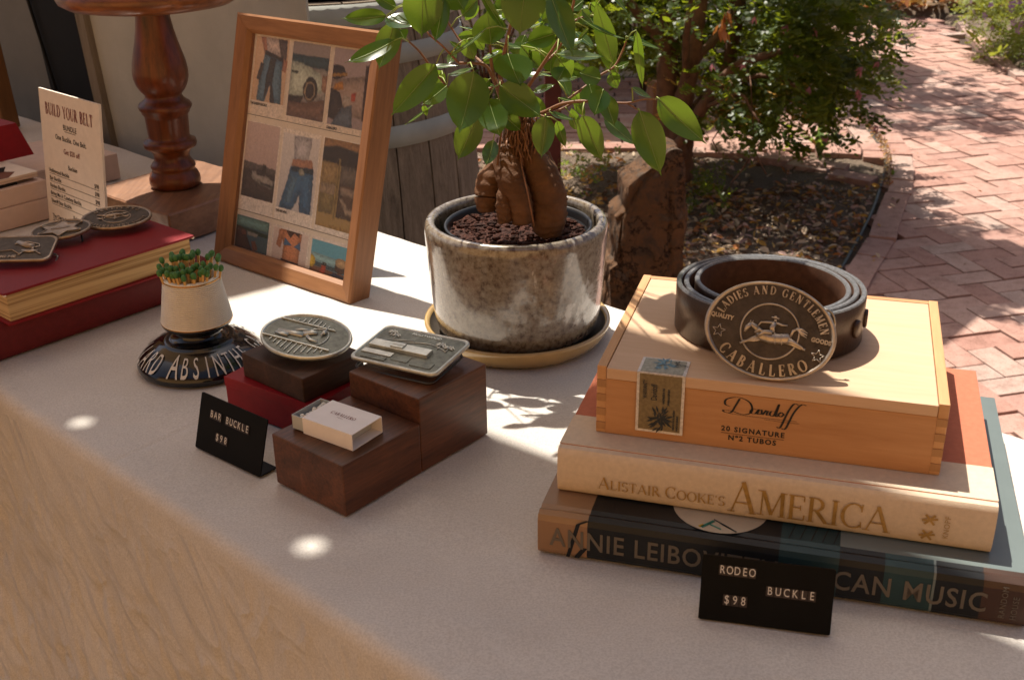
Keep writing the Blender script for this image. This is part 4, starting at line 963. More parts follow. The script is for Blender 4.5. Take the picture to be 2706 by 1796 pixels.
def buckle_mat(c, ex, up_hint, tilt_x=0, tilt_y=0):
    """frame lying nearly flat: x axis along ex, tilted"""
    ex = Vector(ex).normalized(); ey = Vector((0, 0, 1)).cross(ex); Mx = Matrix(((ex.x, ey.x, 0, c[0]), (ex.y, ey.y, 0, c[1]), (0, 0, 1, c[2]), (0, 0, 0, 1)))
    return Mx@Matrix.Rotation(tilt_x, 4, 'X')@Matrix.Rotation(tilt_y, 4, 'Y')
def set_mat(o, Mx): o.matrix_world = Mx; o.rotation_mode = 'XYZ'; return o
# oval bar buckle
ob = thing('oval_buckle', 'pewter oval buckle of a man drinking at a bar, on the dark wood block', 'belt buckle'); set_mat(ob, buckle_mat((-.1775, .8930, .0690), (.92, -.40, 0), 0, R(8), R(5)))
A2, B2 = .0415, .0330
oval_buckle(ob, A2, B2, .0026, M['pewter'], M['pewter_dark']); hook(ob, M['dark_wire'], Matrix(), .018, .010)
def rel(parent, name, mat, parts):
    mb = MB()
    for p in parts:
        if p[0] == 'b': _, x0, x1, y0, y1, z1 = p; mb.box(x0, x1, y0, y1, .0015, z1, 0, None, .0002)
        elif p[0] == 'l': limb(mb, p[1], p[2], p[3], .6)
        elif p[0] == 't': mb.tube([(x, y, p[3]) for x, y in p[1]], p[2], 5)
    return mb.build(name, mat, parent)
u = .001
rel(ob, 'raised_figures', M['pewter'], [
 ('l', [(-26*u, -3*u), (-12*u, -2*u), (-2*u, -1*u)], [2.6*u, 3.2*u, 3.6*u], .003), ('l', [(-27*u, -6*u), (-14*u, -6*u)], [1.6*u, 2.2*u], .003),
 ('l', [(-3*u, 0), (4*u, 5*u), (8*u, 6*u)], [3.2*u, 3*u, 2*u], .0034), ('l', [(0, 6*u), (-8*u, 5*u), (-12*u, 1*u)], [1.6*u, 1.2*u, 1*u], .004), ('l', [(12*u, 8*u), (15*u, 8*u)], [2.6*u, 2*u], .0038),
 ('l', [(13*u, 3*u), (13*u, 14*u)], [.8*u, .8*u], .0045), ('l', [(2*u, -2*u), (8*u, -6*u), (15*u, -6*u)], [1.6*u, 1.3*u, 1*u], .004),
 ('t', [(22*u*math.cos(a)*.5+9*u, 22*u*math.sin(a)*.6) for a in [i*math.pi/12 for i in range(-6, 14)]], .0005, .003)])
rel(ob, 'raised_panelling', M['pewter'], [('b', -36*u, 30*u, -13.5*u, -12.2*u, .0036), ('b', -34*u, 20*u, 15*u, 16*u, .0034)]+[('b', (-26+5*k)*u, (-25.2+5*k)*u, max(-29, -29+abs(k-5)*2.2)*u, -14*u, .0031) for k in range(11)]+[('b', (-24+5*k)*u, (-23.2+5*k)*u, 17*u, min(27, 27-abs(k-4)*2.2)*u, .0030) for k in range(9)])
# rectangular buckle
hb = thing('rectangular_buckle', 'rectangular pewter buckle with palm trees and a billboard, on the taller walnut block', 'belt buckle'); set_mat(hb, buckle_mat((-.0838, .8470, .0760), (.86, -.51, 0), 0, R(7), R(-2)))
def rrect(a, b, r, n=6):
    out = []
    for cx, cy, s in ((a-r, b-r, 0), (-a+r, b-r, 90), (-a+r, -b+r, 180), (a-r, -b+r, 270)):
        for i in range(n+1): q = R(s+90*i/n); out.append((cx+r*math.cos(q), cy+r*math.sin(q)))
    return out
def rect_buckle(parent, a, b, r, th_, hi, lo):
    rings = [(a-.002, b-.002, -.0012), (a, b, 0), (a, b, th_-.0004), (a-.0006, b-.0006, th_+.0003), (a-.0018, b-.0018, th_+.0003), (a-.0024, b-.0024, th_-.0006)]
    vs = []; n = 28
    for aa, bb, z in rings: vs += [(x, y, z) for x, y in rrect(aa, bb, r)]
    mb = MB(); mb.add(vs, [(i*n+k, i*n+(k+1) % n, (i+1)*n+(k+1) % n, (i+1)*n+k) for i in range(len(rings)-1) for k in range(n)]+[tuple(range(n-1, -1, -1))], 0, True); mb.build('buckle_rim', hi, parent)
    mb = MB(); mb.add([(x, y, th_-.0006) for x, y in rrect(a-.0024, b-.0024, r)], [tuple(range(n))]); mb.build('buckle_field', lo, parent)
HA, HB = .0430, .0285
rect_buckle(hb, HA, HB, .006, .0026, M['pewter'], M['pewter_dark'])
def palm(x, y, s): return [('l', [(x*u, (y-7*s)*u), (x*u, y*u)], [.5*s*u, .5*s*u], .0026)]+[('l', [(x*u, y*u), ((x+4*s*math.cos(a))*u, (y+3.2*s*math.sin(a))*u), ((x+6*s*math.cos(a))*u, (y+2.6*s*math.sin(a)-1)*u)], [.8*s*u, .7*s*u, .2*u], .0030) for a in (.1, .9, 1.7, 2.5, 3.1, -.6, 3.8)]
rel(hb, 'raised_relief', M['pewter'], [('b', -36*u, 22*u, -8*u, 1.5*u, .0052), ('b', -15*u, -3*u, -6.5*u, .5*u, .0064), ('b', -38*u, -8*u, -17*u, -11*u, .0030)]+palm(-30, 19, .9)+palm(-24, 15, .8)+palm(22, 14, 1.0)+palm(31, 12, 1.0)
 +[('t', [(x*u, (6+6*math.sin((x+12)/44*math.pi))*u) for x in range(-12, 31, 3)], .0005, .0024), ('t', [(-34*u, 5*u), (-18*u, 9*u), (-4*u, 12*u)], .0005, .0024)])
rel(hb, 'raised_steps', M['pewter_dark'], [('b', -34*u, -10*u, -24*u, -19*u, .0028), ('b', -6*u, 10*u, -20*u, -12*u, .0026), ('b', 14*u, 34*u, -22*u, -14*u, .0027)])
text_mesh('HOLLYWOOD', .0042, M['pewter'], 'raised_lettering', hb, Matrix.Translation((2*u, 21*u, .0020)), .0005, 'CENTER', 1.1, bold=.0002)
text_mesh('CABALLERO', .0020, M['pewter'], 'raised_lettering', hb, Matrix.Translation((-9*u, -3.6*u, .0065)), .0001)
for r_off in (0,):
    mb = MB(); ring = rrect(HA-.004, HB-.004, .006); mb.tube([(x, y-.004, -.0070) for x, y in ring+ring[:1]], .0011, 6); mb.build('hook_wire', M['dark_wire'], hb)
# matchbox
mx0 = Vector((-.156, .760, 0)); mdir = (Vector((-.114, .729, 0))-mx0); mry = math.atan2(mdir.y, mdir.x)
mbx = thing('matchbox', 'small white slide matchbox with red lettering, half open on the low walnut block', 'matchbox', (-.1620, .7680, .0444), R(-34.5))
SX, SY, SZ = .0505, .0345, .0138
w_ = .0006
mb = MB(); mb.box(0, SX, 0, SY, SZ-w_, SZ); mb.box(0, SX, 0, SY, 0, w_); mb.box(0, SX, 0, w_, w_, SZ-w_); mb.box(0, SX, SY-w_, SY, w_, SZ-w_); mb.build('sleeve', M['paper_white'], mbx)
tx0, tx1 = -.0120, .0400
mb = MB(); a = w_+.0003
for bx_ in ((tx0, tx1, a, SY-a, a, a+.0005), (tx0, tx1, a, a+.0006, a+.0005, SZ-a-.0004), (tx0, tx1, SY-a-.0006, SY-a, a+.0005, SZ-a-.0004), (tx0, tx0+.0006, a+.0006, SY-a-.0006, a+.0005, SZ-a-.0004), (tx1-.0006, tx1, a+.0006, SY-a-.0006, a+.0005, SZ-a-.0004)): mb.box(*bx_)
mb.build('tray', M['tray_grey'], mbx)
serif('CABALLERO', .0040, M['ink_red'], lambda p: Vector((SX*.5+p.x, SY*.5+p.y, SZ+.0001+p.z)), mbx, 0, .72, .10, 'CENTER', 'printed_lettering', 1.0)
text_mesh('GOODS', .0016, M['ink_red'], 'printed_lettering', mbx, Matrix.Translation((SX*.5, SY*.5-.0030, SZ+.0002)))
stick = MB().box(0, .044, -.0010, .0010, -.0010, .0010).mesh('match_stick', M['match_wood'])
tipm = MB().ball((0, 0, 0), .0024, .0019, .0019, 0, None, 8).mesh('match_head', M['match_tip'])
mwm = Matrix.Translation((-.1620, .7680, .0444))@Matrix.Rotation(R(-34.5), 4, 'Z')
for k in range(9):
    mt = thing('match', 'white tipped match lying in the open matchbox tray', 'match', (0, 0, 0), 0, 'white tipped matches in the matchbox')
    mt.location = mwm@Vector((tx0+.0055+rnd.uniform(0, .003), .0040+k*.0033, .0098)); mt.rotation_euler = (0, 0, R(-34.5)+rnd.uniform(-.05, .05))
    link('match_stick', stick, mt); h = link('match_head', tipm, mt); h.location = (-.0004, 0, 0)
# sign cards: bent black acrylic with little letter tiles
def sign(name, label, p0, p1, H_, lean_, rows, foot=.018):
    p0, p1 = Vector(p0), Vector(p1); d = p1-p0; W_ = d.length; rz = math.atan2(d.y, d.x)
    t = thing(name, label, 'price sign', p0+Vector((0, 0, .0004)), rz)
    Mf = Matrix.Rotation(-lean_, 4, 'X')
    pl = rrect(W_/2, H_/2, .0014, 3); mb = MB()
    Mp = Mf@Matrix(((1, 0, 0, W_/2), (0, 0, 1, 0), (0, 1, 0, H_/2), (0, 0, 0, 1)))
    mb.prism(pl[::-1], 0, .0012, 0, Mp); mb.build('face_plate', M['black_sign'], t)
    MB().box(0, W_, .0005, foot, 0, .0012, 0, None, .0003).build('foot', M['black_sign'], t)
    for body, x0, z0, step, sz in rows:
        for i, c in enumerate(body):
            if c == ' ': continue
            x = x0+i*step
            MB().box(x-step*.46, x+step*.46, -.0006, -.0001, z0-sz*.22, z0+sz*.95, 0, Mf, .0001).build('letter_tile', M['tile'], t)
            text_mesh(c, sz*1.35, M['white_print'], 'tile_letter', t, Mf@Matrix.Translation((x, -.0007, z0))@FX, 0, 'CENTER', 1, sx=.72)
    return t
sign('bar_buckle_sign', 'small black sign reading BAR BUCKLE $98 beside the walnut blocks', (-.266, .827, 0), (-.202, .776, 0), .0480, R(17), [('BAR BUCKLE', .0165, .0310, .0049, .0062), ('$98', .0265, .0140, .0052, .0062)])
sign('rodeo_buckle_sign', 'black sign reading RODEO BUCKLE $98 in front of the photo book', (.118, .5935, 0), (.1985, .5745, 0), .0440, R(14), [('RODEO', .0130, .0330, .0047, .0058), ('BUCKLE', .0435, .0225, .0052, .0058), ('$98', .0172, .0130, .0052, .0062)])
# --- black and white match striker
SC = Vector((-.300, .994, .0003))
ms = thing('match_striker', 'black glazed and ribbed white ceramic match striker with white lettering round its base', 'match striker', SC)
basep = [(.0, 0), (.056, 0), (.0595, .001), (.0608, .004), (.0600, .0075), (.0575, .011), (.052, .0165), (.0445, .0215), (.038, .0245), (.034, .0262), (.0335, .0272), (.0315, .0276), (.029, .0270), (.026, .0275), (.0235, .029), (.0215, .0315), (.0208, .0345), (.0222, .0372), (.0265, .0392), (.0305, .0408), (.0326, .0425), (.0332, .0440), (.0330, .0452)]
MB().lathe(basep, 72).build('glazed_base', M['ceramic_black'], ms)
cone = [(.0325, .0448), (.0329, .0455)]; n = 22
for i in range(n):
    z = .0458+i*.00185; r = .0328-(.0328-.0258)*((z-.0455)/.0415)
    cone += [(r+.0003, z), (r+.0006, z+.0005), (r+.0003, z+.0011), (r-.0016, z+.0015)]
cone += [(.0262, .0870), (.0264, .0880), (.0260, .0890), (.0228, .0893), (.0222, .0885), (.0215, .060), (0, .058)]
M['ceramic_groove'] = plain('shaded_groove', (.48, .42, .33), .9, 0, .1, 90, .2)  # shade between the ribs put in as a darker groove colour
mb = MB(); mb.lathe(cone, 72); mb.m = [1 if (2 < f//72 < 90 and (f//72-2) % 4 in (3, 0)) else 0 for f in range(len(mb.f))]; mb.build('ribbed_cup', [M['ceramic_white'], M['ceramic_groove']], ms)
MB().lathe([(.02665, .0868), (.0268, .0874), (.0266, .0880), (.0262, .0881)], 72).build('gilt_line', M['gold_rim'], ms)
MB().lathe([(.03295, .0449), (.0335, .0452), (.0333, .0458), (.0329, .0459)], 72).build('lower_band', M['gold_rim'], ms)
_sr = [.034, .038, .0445, .052, .0575, .0600, .0608]; _sz = [.0262, .0245, .0215, .0165, .011, .0075, .004]
def slope_w(a0):
    def f(p):
        a = a0+p.x/.047; t = p.y/.0150; r = .0592-.0200*t; z = float(np.interp(r, _sr, _sz))
        return Vector(((r+.0007)*math.cos(a), (r+.0007)*math.sin(a), z+.0011))
    return f
s_ = 'GAILLARD ABSINTHE '
for rep_ in range(2):
    for i, c in enumerate(s_[:14] if rep_ else s_):
        if c == ' ': continue
        a_c = R(-103.5)+(i-9)*R(11.3)+rep_*R(203)
        big = 1.18 if c == 'A' and i == 9 else 1
        text_mesh(c, .0185*big, M['white_print'], 'painted_letter', ms, None, 0, 'CENTER', 1, warp=slope_w(a_c), bold=.00002+.0004*(big-1), sx=.60)
msk = MB().box(-.0010, .0010, -.0010, .0010, 0, .050).mesh('match_stick', M['match_wood'])
mhd = MB().ball((0, 0, .0515), .0028, .0028, .0036, 0, None, 8).mesh('match_head', M['match_green'])
k = 0; rr_ = random.Random(2)
for ring, n in ((.0192, 22), (.0145, 16), (.0095, 11), (.0045, 6)):
    for i in range(n):
        if ring < .016 and -.9 < (2*math.pi*i/n)-math.pi/2*.6 < .5 and rr_.random() < .65: continue
        a = 2*math.pi*i/n+rr_.uniform(-.12, .12); r = ring+rr_.uniform(-.0008, .0008)
        mt = thing('match', 'green headed match standing in the ceramic striker', 'match', SC+Vector((r*.80*math.cos(a), r*.80*math.sin(a), .0478+rr_.uniform(-.0022, .0022)+(0.004 if math.sin(a) > .2 else 0))), 0, 'green headed matches in the striker')
        tl = .035+.19*ring/.0192; mt.rotation_euler = (-math.sin(a)*tl+rr_.gauss(0, .03), math.cos(a)*tl+rr_.gauss(0, .03), 0)
        link('match_stick', msk, mt); link('match_head', mhd, mt)
# --- red books at the left
RA = math.atan2(.164, .141)
b1 = thing('dark_red_book', 'thick dark red cloth book lying under the bright red book', 'book', (-.585, .897, .0003), R(49.1))
MB().box(.004, .362, .004, .186, .003, .0330).build('page_block', M['pages'], b1)
MB().box(0, .366, .006, .19, 0, .003, 0, None, .0006).build('cover_board', M['red_book2'], b1); MB().box(0, .366, .006, .19, .0328, .0358, 0, None, .0006).build('cover_board', M['red_book2'], b1)
pr = [(.0075-.0078*math.cos(a)**.35 if abs(a) < 1.57 else .0075, .0179+.0179*math.sin(a)) for a in [-math.pi/2+math.pi*i/12 for i in range(13)]]
mb = MB(); mb.prism([(y, z) for y, z in pr], 0, .366, 0, Matrix(((0, 0, 1, 0), (1, 0, 0, 0), (0, 1, 0, 0), (0, 0, 0, 1)))); smooth_angle(mb.build('spine', M['red_book2'], b1), 50)
b1.scale = (1, 1, 1)
b1.location = Vector((-.4985, .9979, .0003))-Vector((math.cos(R(49.1)), math.sin(R(49.1)), 0))*.118
b2 = thing('bright_red_book', 'bright red hardback with rough cream page edges carrying three belt buckles', 'book', (-.4832, 1.002, .0363), math.atan2(.1637, .141))
MB().box(.004, .2120, .0045, .136, .0026, .0312, 0, None, .0004).build('page_block', M['pages'], b2)
for z in (0, .0310): MB().box(0, .2160, 0, .140, z, z+.0027, 0, None, .0009).build('cover_board', M['red_book'], b2)
MB().box(0, .2160, .137, .1405, .0, .0337, 0, None, .0015).build('spine', M['red_book'], b2)
ZR = .0363+.0337
for x in (.0015, .2145):
    mb = MB(); mb.ball((x, .0015, .0312), .0019, .0019, .0017, 0, None, 8); mb.build('worn_corner', M['card_edge'], b2)
# three buckles on it
bl = thing('oval_buckle', 'bronze oval horse and rider buckle, rightmost of three on the red book', 'belt buckle'); set_mat(bl, buckle_mat((-.4330, 1.1930, ZR+.0110), (-.97, -.24, 0), 0, R(-7), 0))
oval_buckle(bl, .0375, .0290, .0026, M['bronze'], M['bronze_dark']); hook(bl, M['dark_wire'], Matrix(), .018, .011); horse(bl, M['bronze'], .72, .0028)
BLT = TH
even_arc('LADIES AND GENTLEMEN', .0040, .0375*.76, .029*.74, R(158), R(90), False, M['bronze'], bl, .72, .0022); even_arc('CABALLERO', .0055, .0375*.90, .029*.90, R(104), R(270), True, M['bronze'], bl, .74, .0022)
mb = MB(); mb.tube([(.0150*math.cos(a*math.pi/24), .0150*math.sin(a*math.pi/24), .0024) for a in range(49)], .0006, 6, cap=False); mb.build('raised_ring', M['bronze'], bl)
st = thing('oval_buckle', 'bronze oval star buckle, middle one of three on the red book', 'belt buckle'); set_mat(st, buckle_mat((-.4800, 1.1540, ZR+.0110), (.97, .22, 0), 0, R(5), R(-3)))
oval_buckle(st, .0310, .0245, .0026, M['bronze'], M['bronze_dark']); hook(st, M['dark_wire'], Matrix(), .020, .012)
pts = []
for i in range(13): a = math.pi/2+i*math.pi/6; r = .021 if i % 2 == 0 else .012; pts.append((r*1.15*math.cos(a), r*math.sin(a)))
mb = MB(); mb.prism(pts[:-1], .0018, .0034); mb.tube([(x, y, .0036) for x, y in pts], .0006, 6); mb.build('raised_star', M['bronze'], st)
mb = MB()
for i in range(0, 12, 2): mb.ball((pts[i][0], pts[i][1], .0038), .0016, .0016, .0012, 0, None, 8)
mb.build('star_tips', M['bronze'], st)
text_mesh('SHERIFF', .0055, M['bronze'], 'raised_lettering', st, Matrix.Translation((0, -.001, .0034)), .0005, bold=.0003)
rc = thing('rectangular_buckle', 'bronze rounded rectangular buckle with a rider, leftmost of three on the red book', 'belt buckle'); set_mat(rc, buckle_mat((-.5020, 1.0960, ZR+.0105), (.90, .10, 0), 0, R(10), R(2)))
rect_buckle(rc, .0345, .0255, .009, .0028, M['bronze'], M['bronze_dark'])
rel(rc, 'raised_relief', M['bronze'], [('l', [(-6*u, 8*u), (6*u, 12*u), (18*u, 7*u), (20*u, 2*u), (10*u, 0)], [1*u, 1*u, .8*u, .7*u, .5*u], .003), ('l', [(-4*u, 12*u), (8*u, 4*u), (14*u, 6*u)], [3*u, 4*u, 3*u], .0026),
 ('l', [(4*u, -6*u), (12*u, -8*u), (20*u, -6*u)], [1.8*u, 2.2*u, 1.6*u], .0030), ('l', [(6*u, -8*u), (2*u, -15*u)], [1*u, .6*u], .003), ('l', [(18*u, -8*u), (24*u, -14*u)], [1*u, .6*u], .003), ('l', [(14*u, -5*u), (14*u, 1*u)], [1.4*u, 1*u], .0034), ('t', [(-30*u, -10*u), (-6*u, -4*u), (4*u, -14*u)], .0006, .003)])
text_mesh('BRING ME', .0060, M['bronze'], 'raised_lettering', rc, Matrix.Translation((-13*u, -19*u, .0022)), .0006, bold=.0003)
mb = MB(); ring = rrect(.030, .016, .008); mb.tube([(x+.006, y-.010, -.0085) for x, y in ring+ring[:1]], .0011, 6); mb.build('hook_wire', M['steel'], rc)
# --- price list card
cd = thing('price_list_card', 'tall cream card headed BUILD YOUR BELT standing behind the red books', 'price list', (0, 0, 0))
cp0 = Vector((-.535, 1.334, 0)); cdir = Vector((.73, -.683, 0)).normalized()
cn = Vector((.683, .73, 0)).normalized(); cu_ = (Vector((0, 0, 1))*math.cos(R(6))+cn*math.sin(R(6))); cnn = cdir.cross(cu_)
CM = Matrix(((cdir.x, cu_.x, cnn.x, 0), (cdir.y, cu_.y, cnn.y, 0), (cdir.z, cu_.z, cnn.z, 0), (0, 0, 0, 1)))
CW, CH = .150, .176
cd.matrix_world = Matrix.Translation((-.606, 1.424, .0004))@CM
MB().box(0, CW, 0, CH, -.0030, 0, 0, None, .0003).build('card', M['card'], cd)
mb = MB(); mb.box(-.0003, CW+.0003, CH, CH+.0004, -.0030, .0001); mb.box(CW, CW+.0004, 0, CH, -.0030, .0001); mb.build('card_edge', M['card_edge'], cd)
MB().box(.004, CW-.004, -.0002, .0018, -.045, -.0031).build('clear_foot', M['tray_grey'], cd)
serif('BUILD YOUR BELT', .0150, M['ink_red'], lambda p: Vector((CW/2+p.x, CH-.030+p.y, .0003+p.z*.2)), cd, 0, .60, .10, 'CENTER', 'card_heading', 1.0)
def cl(s_, x, y, sz, al='CENTER', m_='ink'): return text_mesh(s_, sz, M[m_], 'card_lettering', cd, Matrix.Translation((x, y, .0003)), 0, al, 1.05, bold=.00012, sx=.9)
cl('BUNDLE', CW/2, CH-.0440, .0095); MB().box(CW/2-.0135, CW/2+.0135, CH-.0462, CH-.0456, 0, .0003).build('printed_rule', M['ink'], cd)
cl('One Buckle. One Belt.', CW/2, CH-.0585, .0090); cl('Get $20 off', CW/2, CH-.0745, .0090, m_='ink_red'); cl('Buckles', CW/2, CH-.0935, .0080)
for i, (a_, b_) in enumerate((('Hollywood Buckle', '$98'), ('Bar Buckle', '$98'), ('Rodeo Buckle', '$98'), ('Bring Me A Cowboy Buckle', '$98'), ('Sheriff Star Buckle', '$88'))):
    y = CH-.1040-i*.0100; cl(a_, .012, y, .0074, 'LEFT'); cl(b_, CW-.012, y, .0074, 'RIGHT'); MB().box(.012, CW-.012, y-.0022, y-.0018, 0, .0003).build('printed_rule', M['ink'], cd)
cl('Belts', CW/2, CH-.1570, .0080)
for i, a_ in enumerate(('The Classic Belt', 'The Stitched Belt')): y = CH-.1640-i*.0085; cl(a_, .012, y, .0070, 'LEFT'); MB().box(.012, CW-.012, y-.0020, y-.0016, 0, .0003).build('printed_rule', M['ink'], cd)
# --- pale books at far left
def slab_book(name, label, loc, rz, W_, D_, H_, cover, pages):
    t = thing(name, label, 'book', loc, rz); MB().box(.003, W_-.003, .003, D_, .002, H_-.002, 0, None, .0003).build('page_block', pages, t)
    for z in (0, H_-.002): MB().box(0, W_, 0, D_, z, z+.002, 0, None, .0006).build('cover_board', cover, t)
    MB().box(0, W_, -.0022, 0, 0, H_, 0, None, .0009).build('spine', cover, t); return t
da = R(50); du = Vector((math.cos(da), math.sin(da), 0)); pA = Vector((-.612, 1.450, 0))
def sbk(L_, z, shift=0, off=0): return pA-du*(L_-shift)+Vector((-du.y, du.x, 0))*off+Vector((0, 0, z))
slab_book('pale_book', 'lowest of the blush pink books stacked at the far left behind the red books', sbk(.34, .0003), da, .34, .20, .0280, M['pinkish'], M['pages_white'])
slab_book('pale_book', 'second blush pink book, middle of the far left stack', sbk(.34, .0287, .001, .003), da, .34, .20, .0230, M['pinkish'], M['pages_white'])
t = thing('magazine', 'glossy magazine with black spine and brown cover picture under the left red box', 'magazine', sbk(.335, .0522, .002, .005), da+R(1))
MB().box(0, .30, .0, .20, 0, .0035, 0, None, .0004).build('page_block', M['black'], t); MB().box(0, .33, .0, .215, .0037, .0100, 0, None, .0006).build('page_block', M['pages_white'], t); MB().box(0, .33, -.0006, .215, .0101, .0108, 0, None, .0002).build('cover_sheet', M['card'], t)
mb = MB(); mb.add([(.14, .0, .0110), (.29, .0, .0110), (.31, .02, .0110), (.27, .075, .0110), (.18, .06, .0110)], [(0, 1, 2, 3, 4)]); mb.build('cover_picture', ink(.16, .06, .03), t)
mb = MB(); mb.add([(.235, .040, .0112), (.300, .030, .0112), (.315, .052, .0112), (.240, .060, .0112)], [(0, 1, 2, 3)]); mb.build('cover_strip', M['black'], t)
rbx = thing('red_box', 'plain dark red box on the magazine at the far left edge', 'box', at(90, 408, .0632)-du*.285+Vector((0, 0, .0002)), da)
mb = MB(); mb.add([(-.02, 0, 0), (.285, 0, 0), (.285, .09, 0), (-.02, .09, 0), (-.02, .004, .046), (.270, .004, .046), (.270, .086, .046), (-.02, .086, .046)], [(3, 2, 1, 0), (4, 5, 6, 7), (0, 1, 5, 4), (1, 2, 6, 5), (2, 3, 7, 6), (3, 0, 4, 7)]); mb.build('box_body', M['red_box'], rbx)
slab_book('pale_book', 'blush pink book lying behind the price list card', (-.775, 1.42, .0003), R(47), .29, .16, .038, M['pinkish'], M['pages_white'])
# --- turned wood pedestal stand on a rustic plank base
PZ = .0415
ps = thing('pedestal_stand', 'dark turned wood pedestal stand with round top on a thick rustic plank base', 'pedestal stand', (-.441, 1.451, 0))
fL, fF, fB = at(236.5, 502, PZ), at(444, 569, PZ), at(513.5, 420, PZ); fR = fF+(fB-fL)
bm = bmesh.new(); q4 = [fL, fF, fR, fB]
bm_v = [bm.verts.new((p.x+.441, p.y-1.451, z)) for z in (.0004, PZ) for p in q4]
for f in ((3, 2, 1, 0), (4, 5, 6, 7), (0, 1, 5, 4), (1, 2, 6, 5), (2, 3, 7, 6), (3, 0, 4, 7)): bm.faces.new([bm_v[i] for i in f])
bmesh.ops.bevel(bm, geom=bm.edges[:], offset=.002, segments=1, affect='EDGES'); bmesh.ops.subdivide_edges(bm, edges=bm.edges[:], cuts=14, use_grid_fill=True)
for v in bm.verts:
    n_ = noise.noise(v.co*60)*.0007+noise.noise(Vector((v.co.x*160, v.co.y*160, 3)))*.0004; v.co += Vector((n_, n_, n_))
me = bpy.data.meshes.new('plank_base'); bm.to_mesh(me); bm.free(); me.materials.append(M['plank_old']); link('plank_base', me, ps)
prof = [(0, 0), (.022, 0), (.0315, .002), (.033, .007), (.0325, .013), (.030, .019), (.0275, .0215), (.027, .0235), (.0285, .0265), (.0285, .029), (.0262, .0325), (.0235, .036), (.0225, .0405),
        (.0230, .044), (.0245, .0465), (.0250, .049), (.0285, .051), (.0330, .0535), (.0340, .0575), (.0330, .0615), (.0290, .0635), (.0265, .0655), (.0260, .068),
        (.0268, .080), (.0272, .092), (.0278, .0955), (.0300, .0975), (.0305, .100), (.0325, .1025), (.0338, .106), (.0320, .110), (.0275, .113), (.0250, .1155), (.0235, .118), (.0228, .120),
        (.0240, .122), (.0282, .127), (.0322, .1345), (.0343, .143), (.0346, .151), (.0330, .162), (.0300, .174), (.0265, .187), (.0232, .202), (.0212, .216), (.0202, .230), (.0200, .245)]
o = MB().lathe(prof, 56).build('turned_column', M['turned'], ps); o.location = (0, 0, PZ)
dz = PZ+.2270
o = MB().lathe([(0, 0), (.040, .0), (.078, .0015), (.098, .005), (.108, .011), (.111, .018), (.109, .025), (.104, .028), (.096, .0265), (0, .024)], 72).build('round_top', M['frame_wood'], ps); o.location = (0, 0, dz)
o.data.materials[0] = wood('round_top_wood', (.035, .010, .004), (.36, .12, .03), 'X', .9, .35, .3, 8, .15)
# --- picture frame with collage
FW_, FH_, LEANF = .2351, .288, R(15.25)
fd = (Vector((-.1759, 1.1332, 0))-Vector((-.3582, 1.2815, 0))).normalized(); frz = math.atan2(fd.y, fd.x)
pf = thing('picture_frame', 'brown wooden picture frame with a collage of small beach and jeans photographs', 'picture frame')
FM = Matrix.Translation((-.3582, 1.2815, .0005))@Matrix.Rotation(frz, 4, 'Z')@Matrix.Rotation(-LEANF, 4, 'X')
pf.matrix_world = FM
RWd, FD_ = .0205, .030
def rail(name, a, b, inn_a, inn_b, mat):
    """mitred rail: outer edge a->b, inner edge inn_a->inn_b in the frame plane (x, z); depth along y"""
    mb = MB(); P_ = []
    for (o_, i_) in ((a, inn_a), (b, inn_b)):
        o_, i_ = Vector(o_), Vector(i_); m1 = o_.lerp(i_, .12); m2 = o_.lerp(i_, .80)
        P_.append([(o_.x, 0.0014, o_.y), (m1.x, 0, m1.y), (m2.x, .0035, m2.y), (i_.x, .0085, i_.y), (i_.x, .014, i_.y), (m2.x, FD_-.004, m2.y), (o_.x, FD_, o_.y)])
    n = len(P_[0]); mb.add(P_[0]+P_[1], [(i, (i+1) % n, n+(i+1) % n, n+i) for i in range(n)]+[tuple(range(n-1, -1, -1)), tuple(range(n, 2*n))]); return mb.build(name, mat, pf)
g_ = .00015; w = RWd
rail('bottom_rail', (g_, 0), (FW_-g_, 0), (w+g_, w), (FW_-w-g_, w), M['frame_wood']); rail('top_rail', (FW_-g_, FH_), (g_, FH_), (FW_-w-g_, FH_-w), (w+g_, FH_-w), M['frame_wood'])
rail('side_rail', (0, FH_-g_), (0, g_), (w, FH_-w-g_), (w, w+g_), M['frame_wood_v']); rail('side_rail', (FW_, g_), (FW_, FH_-g_), (FW_-w, w+g_), (FW_-w, FH_-w-g_), M['frame_wood_v'])
MB().box(w-.001, FW_-w+.001, .0092, .0107, w-.001, FH_-w+.001).build('glass_pane', M['glass'], pf)
MB().box(w-.001, FW_-w+.001, .0135, .0145, w-.001, FH_-w+.001).build('backing_sheet', M['card'], pf)
MB().box(.006, FW_-.006, .024, .0285, .006, FH_-.006).build('back_board', M['black'], pf)
IWm, IHm = FW_-2*w, FH_-2*w
def photo_mat():
    m, N, L, P = new_mat('photographic_print'); a = N.new('ShaderNodeVertexColor'); a.layer_name = 'print'; L.new(a.outputs[0], P.inputs['Base Color'])
    P.inputs['Roughness'].default_value = .45; P.inputs['Specular IOR Level'].default_value = .3; return m
M['photo'] = photo_mat()
